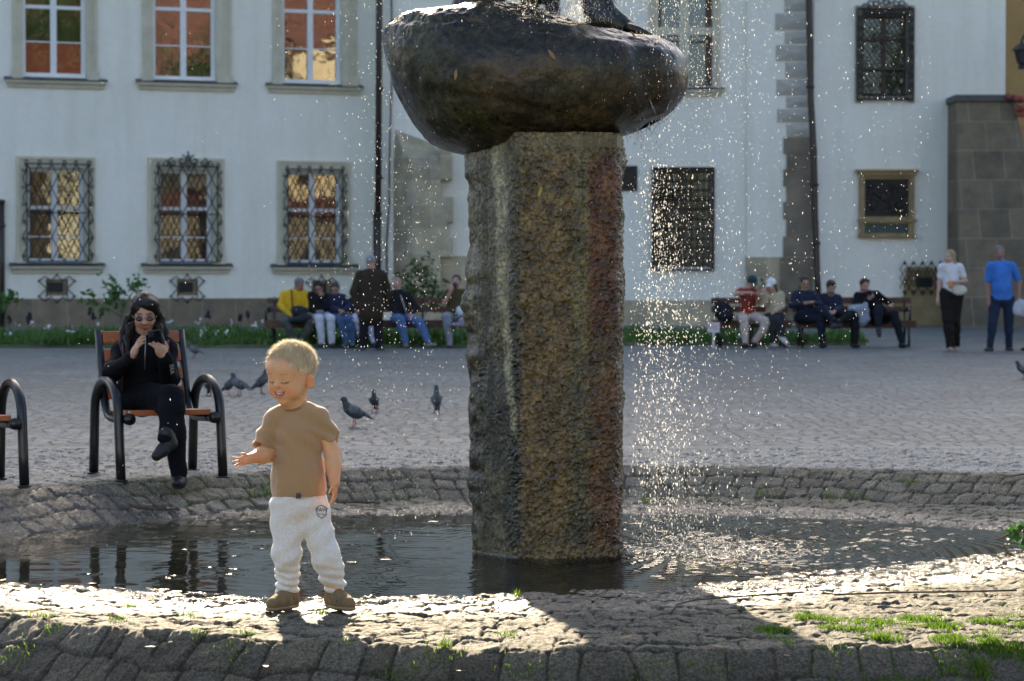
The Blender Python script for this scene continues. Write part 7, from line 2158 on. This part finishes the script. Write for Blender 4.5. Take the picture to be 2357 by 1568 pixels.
    sdf_obj('hair', base, .004, simple('blond_hair_base', (.97, .74, .44), .5, .25, 80, .5, 200), boy, .012, 1, noise=wrinkle(61, .004, 60, 60))
    C0 = at(0, -.008, .030); rad = np.array([.0885, .1035, .0915])
    Vs, Fs = [], []
    def strand(q0, tdir, L, w, lift, n=6, wild=0.0):
        p = np.array(q0); pts = []
        for i in range(n):
            t = i / (n - 1)
            nn = nrm(p / rad ** 2)
            ext = 1.0 + (lift * math.sin(min(1, t * 1.2) * math.pi * .6) + wild * t * t) / .09
            pts.append(p * ext)
            td = tdir(p); td = nrm(td - nn * np.dot(td, nn))
            p = p + td * L / (n - 1); p = p / np.sqrt(((p / rad) ** 2).sum())
        pts = [C0 + r * a[0] + f * a[1] + u * a[2] for a in pts]
        b = len(Vs)
        for i, pt in enumerate(pts):
            d = nrm(pts[min(i + 1, n - 1)] - pts[max(i - 1, 0)]); out = nrm(pt - C0); sd_ = nrm(np.cross(d, out)); ww = w * (1 - .85 * (i / (n - 1)) ** 1.5)
            Vs.extend([pt - sd_ * ww, pt + out * ww * .5, pt + sd_ * ww])
        for i in range(n - 1):
            a = b + i * 3
            for k in ((0, 1), (1, 2), (2, 0)): Fs.append((a + k[0], a + k[1], a + 3 + k[1], a + 3 + k[0]))
    crown = np.array([.02, -.06, .07])
    def flow(p):
        away = nrm(p - crown * 1.1); top = np.clip((p[2] + .02) / .08, 0, 1)
        comb = np.array([-.55, .95, -.05]) if p[1] > -.03 else np.array([-.1, .2, -.3])
        return nrm(away * (.9 - .5 * top) + comb * (.25 + .75 * top) + np.array([0, 0, -1.0]) * (1 - top) * .9)
    k = 0
    while k < 2700:
        d = nrm(rg.standard_normal(3)); q0 = d * rad
        if q0[2] < -.035 - .02 * (q0[1] < -.02): continue
        if q0[1] > .068 and q0[2] < (.034 if q0[0] < .01 else .045): continue
        if q0[1] > .01 and q0[2] < .018: continue
        fr = q0[1] > .03 and q0[2] > .03
        strand(q0, lambda p: flow(p) + rg.standard_normal(3) * .10, rg.uniform(.022, .048) if not fr else rg.uniform(.022, .040), rg.uniform(.0007, .0015), rg.uniform(.001, .009), 6, rg.uniform(0, .006) if q0[2] > .06 else 0)
        k += 1
    MARK = (len(Vs), len(Fs))
    for i in range(2400):     # loose fluff standing off the head
        d = nrm(rg.standard_normal(3) + np.array([0, -.35, .55])); q0 = d * rad
        if q0[2] < .01 or (q0[1] > .025 and q0[2] < .068): continue
        strand(q0, lambda p: flow(p) + rg.standard_normal(3) * .3, rg.uniform(.018, .036), .0008, .006, 5, rg.uniform(.003, .017))
    for i in range(110):      # flyaways against the light
        d = nrm(rg.standard_normal(3) * np.array([1, .8, .5]) + np.array([0, -.2, .75])); q0 = d * rad
        if q0[2] < .0: continue
        strand(q0, lambda p: flow(p) + rg.standard_normal(3) * .3, rg.uniform(.03, .05), .0007, .006, 6, rg.uniform(.004, .022))
    V = np.array(Vs); Fq = np.array(Fs)
    nk_ = getattr(strand, 'mark', None)
    np_mesh('hair_locks', V[:MARK[0]], Fq[:MARK[1]], M_HAIR.mat, boy, True)
    MF = NT('hair_fluff'); t2_ = MF.n('BsdfTranslucent'); t2_.inputs[0].default_value = (1, .95, .84, 1); MF.b.inputs['Base Color'].default_value = (.95, .88, .70, 1); x2_ = MF.n('MixShader'); x2_.inputs[0].default_value = .8
    MF.l(MF.b.outputs[0], x2_.inputs[1]); MF.l(t2_.outputs[0], x2_.inputs[2]); MF.l(x2_.outputs[0], MF.out.inputs[0])
    np_mesh('hair_fluff', V[MARK[0]:], Fq[MARK[1]:] - MARK[0], MF.mat, boy, True)
    # t-shirt
    tee = [cap(Q(657, 948, .01), Q(634, 960), .030, .038, .03), cap(Q(702, 944, .01), Q(734, 960), .030, .038, .03), cap(Q(655, 955, .0), Q(702, 952, .0), .034, .034, .03),
           ell_(Q(687, 1003), (.102, .076, .085), None, .04), ell_(Q(688, 1080), (.103, .086, .12), None, .05), ell_(Q(689, 1132), (.107, .090, .10), None, .05),
           cap(Q(632, 964), Q(608, 1018, -.015), .038, .046, .018), cap(Q(735, 962), Q(758, 1014, .01), .039, .043, .018)]
    tee += [cut(ell_(Q(599, 1042, -.04), (.042, .055, .036), None, .003)), cut(ell_(Q(770, 1034, .01), (.050, .055, .043), None, .003)), cut(ell_(Q(674, 919, -.03), (.050, .062, .034), None, .004))]
    zb = Q(688, 1140)[2]
    def tn(X):
        n1 = fbm(X[..., 0] * 11, X[..., 1] * 11, X[..., 2] * 9, 71, 3) * .0075
        fold = np.sin((X[..., 0] * .8 + X[..., 2]) * 95 + 3 * fbm(X[..., 0] * 5, X[..., 1] * 5, X[..., 2] * 5, 72, 2)) * .0065 * np.exp(-((X[..., 2] - Q(0, 1005)[2]) / .07) ** 2) * np.clip(np.abs(X[..., 0] - Q(690, 0)[0]) / .08, 0, 1)
        hemf = np.sin(X[..., 0] * 70) * .0025 * np.exp(-((X[..., 2] - zb) / .07) ** 2)
        return n1 + fold + hemf
    M_TEE = cloth('tan_jersey', (.43, .26, .125), .05, .2, 160, .9, .8)
    tee_o = sdf_obj('t_shirt', tee, .0042, M_TEE, boy, .02, 1, clip=lambda X: zb - X[..., 2] + (X[..., 0] - Q(690, 0)[0]) * .03, noise=tn)
    mb = MB(); mb.smooth = True   # rib collar
    cc = Q(675, 930, -.005)
    mb.tube([Q(675 + 29 * math.cos(t), 930 - 3.5 * math.cos(t) + 5 - 5 * 0 + (8 if math.sin(t) < 0 else -3) * abs(math.sin(t)) ** .8, .012 + .050 * math.sin(t)) for t in np.linspace(0, 2 * math.pi, 33)[:-1]], .0048, 8, closed=True)
    mb.build('collar', cloth('tan_rib', (.34, .20, .095), .05, .2, 200), tee_o)
    # joggers
    jog = [ell_(Q(691, 1160), (.113, .086, .075), None, .03), cap(Q(664, 1178), Q(660, 1278, -.03), .067, .059, .03), cap(Q(660, 1278, -.03), Q(662, 1352), .057, .044, .02), cap(Q(720, 1178), Q(753, 1288, -.03), .067, .056, .03), cap(Q(753, 1288, -.03), Q(768, 1345), .055, .044, .02)]
    zl = Q(660, 1366)[2]
    def jn(X):
        n1 = fbm(X[..., 0] * 8, X[..., 1] * 8, X[..., 2] * 12, 81, 3) * .0048
        low = smoothstep(Q(0, 1270)[2], Q(0, 1350)[2], X[..., 2])
        low = 1 - smoothstep(Q(0, 1350)[2], Q(0, 1265)[2], X[..., 2])
        rings = np.sin(X[..., 2] * 190 + X[..., 0] * 40 + 2.5 * fbm(X[..., 0] * 9, X[..., 1] * 9, X[..., 2] * 6, 82, 2)) * .0045 * low
        diag = np.sin((X[..., 2] * 1.0 - X[..., 0] * .7) * 75 + 2 * fbm(X[..., 0] * 5, X[..., 1] * 5, X[..., 2] * 5, 83, 2)) * .0030
        return n1 + rings + diag
    jo = NT('marl_jersey'); vec_ = jo.coord('Object', (.6, 1, 1)); nz = jo.noise(180, 4, .7, vec_); rp2 = jo.ramp(nz.outputs['Fac'], [(.35, (.68, .65, .60)), (.6, (.84, .81, .76))]); jo.l(rp2.outputs[0], jo.b.inputs['Base Color'])
    jo.b.inputs['Roughness'].default_value = .9; jo.b.inputs['Sheen Weight'].default_value = .8; jo.b.inputs['Specular IOR Level'].default_value = .2
    jo.l(jo.bump(nz.outputs['Fac'], .2, .002), jo.b.inputs['Normal'])
    jg = sdf_obj('joggers', jog, .0042, jo.mat, boy, .015, 1, clip=lambda X: zl - X[..., 2], noise=jn)
    M_NAVY = simple('navy_print', (.055, .075, .12), .8)
    def ring_poly(out, inn, n_=0):
        n = len(out); return (list(out) + list(inn), [(i, (i + 1) % n, n + (i + 1) % n, n + i) for i in range(n)])
    cx, cy = 740.5, 1178
    sh = [(-14, -7), (-9, -12), (0, -15.5), (9, -12), (14, -7), (11.5, -1), (12, 6), (8, 11), (0, 16), (-8, 11), (-12, 6), (-11.5, -1)]
    out = [(cx + a, cy + b) for a, b in sh]; inn = [(cx + a * .88, cy + b * .88) for a, b in sh]
    def grid_band(x0, x1, y0, y1, n):
        vs = [(x0 + (x1 - x0) * i / n, y0 + abs(i / n - .5) * 3) for i in range(n + 1)] + [(x0 + (x1 - x0) * i / n, y1 + abs(i / n - .5) * 3) for i in range(n + 1)]
        return vs, [(i, i + 1, n + 2 + i, n + 1 + i) for i in range(n)]
    lay_on(jg, [ring_poly(out, inn), place_text('PAW', cx, cy - 4.0, 12.0, .98), place_text('PATROL', cx, cy + 6.2, 5.4, .95)], M_NAVY, 'logo_print', jg, .0045)
    mb = MB(); mb.smooth = True
    for a in (684, 690): mb.tube([Q(a, 1136, -.093), Q(a + .5, 1141, -.098), Q(a - 1, 1147, -.094)], .0042, 6)
    mb.build('drawstring', M_NAVY, jg)
    # shoes
    M_SU = simple('tan_suede', (.21, .145, .075), .85, .2, 40, .3, 150); M_SO = simple('tan_rubber_sole', (.26, .19, .105), .6, .15, 20); M_ST = simple('dark_strap_stitch', (.10, .075, .05), .8)
    for (hx, hy, hd, tx, ty, td) in ((671, 1396, .01, 628, 1400, -.11), (766, 1391, .01, 803, 1396, -.10)):
        a, b = Q(hx, hy, hd), Q(tx, ty, td)
        ga, gb = ground_at(a[0], a[1]) + .012, ground_at(b[0], b[1]) + .012
        a[2] = ga + .030; b[2] = gb + .026; d = nrm(b - a); sd_ = nrm(np.cross(d, (0, 0, 1)))
        up = np.array([0, 0, 1.])
        pr = [cap(a, lerp(a, b, .5), .030, .033, .02), cap(lerp(a, b, .45), b, .034, .027, .02), cap(a + up * .005, a + up * .040, .030, .029, .02), cap(lerp(a, b, .15) + up * .036, lerp(a, b, .75) + up * .008, .024, .022, .02), cut(ell_(a + up * .082, (.024, .024, .022), None, .003))]
        sh_ = sdf_obj('shoe', pr, .0038, M_SU, boy, .014, 1, clip=lambda X: (min(ga, gb) + .004) - X[..., 2])
        so = [cap(a - up * .022, lerp(a, b, .5) - up * .020, .032, .035, .01, sx=((0, 0, 1), .38)), cap(lerp(a, b, .5) - up * .020, b - up * .018, .035, .030, .01, sx=((0, 0, 1), .38))]
        sdf_obj('sole', so, .0038, M_SO, sh_, .01, 1)
        for t, zz in ((.30, .046), (.48, .038), (.66, .030)):
            c = lerp(a, b, t); mb = MB(); mb.smooth = True
            pts = []
            for q in np.linspace(-1.25, 1.25, 9): pts.append(c + sd_ * math.sin(q) * .036 + up * (math.cos(q) * (zz + .004) - .008) + d * q * .006)
            mb.tube(pts, .0052, 6, flat=.45); mb.build('strap', M_ST, sh_)
    return boy
_boy = build_boy()
# downy fibres on skin and cloth that catch the low sun along the outlines
def fuzz(target, n, L, w, color, seed, zmin=None):
    me = target.data; me.calc_loop_triangles(); nt = len(me.loop_triangles)
    tv = np.zeros(nt * 3, np.int32); me.loop_triangles.foreach_get('vertices', tv); tv = tv.reshape(-1, 3)
    co = np.zeros(len(me.vertices) * 3, np.float32); me.vertices.foreach_get('co', co); co = co.reshape(-1, 3)
    rg = np.random.default_rng(seed)
    A, B, C = co[tv[:, 0]], co[tv[:, 1]], co[tv[:, 2]]
    N = np.cross(B - A, C - A); ar = np.linalg.norm(N, axis=1); N = N / np.maximum(ar, 1e-12)[:, None]
    k = rg.choice(nt, n, p=ar / ar.sum()); a, b = rg.random(n), rg.random(n); fl = a + b > 1; a[fl], b[fl] = 1 - a[fl], 1 - b[fl]
    p = A[k] + (B - A)[k] * a[:, None] + (C - A)[k] * b[:, None]
    d = N[k] + rg.standard_normal((n, 3)) * .45 + np.array([0, 0, -.15]); d /= np.linalg.norm(d, axis=1)[:, None]
    s_ = np.cross(d, rg.standard_normal((n, 3))); s_ /= np.linalg.norm(s_, axis=1)[:, None]
    l = (L * rg.uniform(.4, 1.2, n))[:, None]
    V = np.stack([p - s_ * w, p + s_ * w, p + d * l], 1).reshape(-1, 3)
    m = NT('downy_fibres'); m.b.inputs['Base Color'].default_value = (*color, 1); m.b.inputs['Roughness'].default_value = .6
    tr = m.n('BsdfTranslucent'); tr.inputs[0].default_value = (*color, 1); mx = m.n('MixShader'); mx.inputs[0].default_value = .75
    m.l(m.b.outputs[0], mx.inputs[1]); m.l(tr.outputs[0], mx.inputs[2]); m.l(mx.outputs[0], m.out.inputs[0])
    o = np_mesh('fuzz', V, np.arange(n * 3).reshape(n, 3), m.mat, None, False)
    o.parent = target; o['kind'] = 'stuff'
for ch in _boy.children:
    if ch.name.startswith('t_shirt'): fuzz(ch, 45000, .0075, .0004, (.75, .60, .42), 1)
    if ch.name.startswith('joggers'): fuzz(ch, 50000, .0075, .0004, (.92, .90, .86), 2)
fuzz(_boy, 45000, .0042, .00022, (.92, .72, .50), 3)
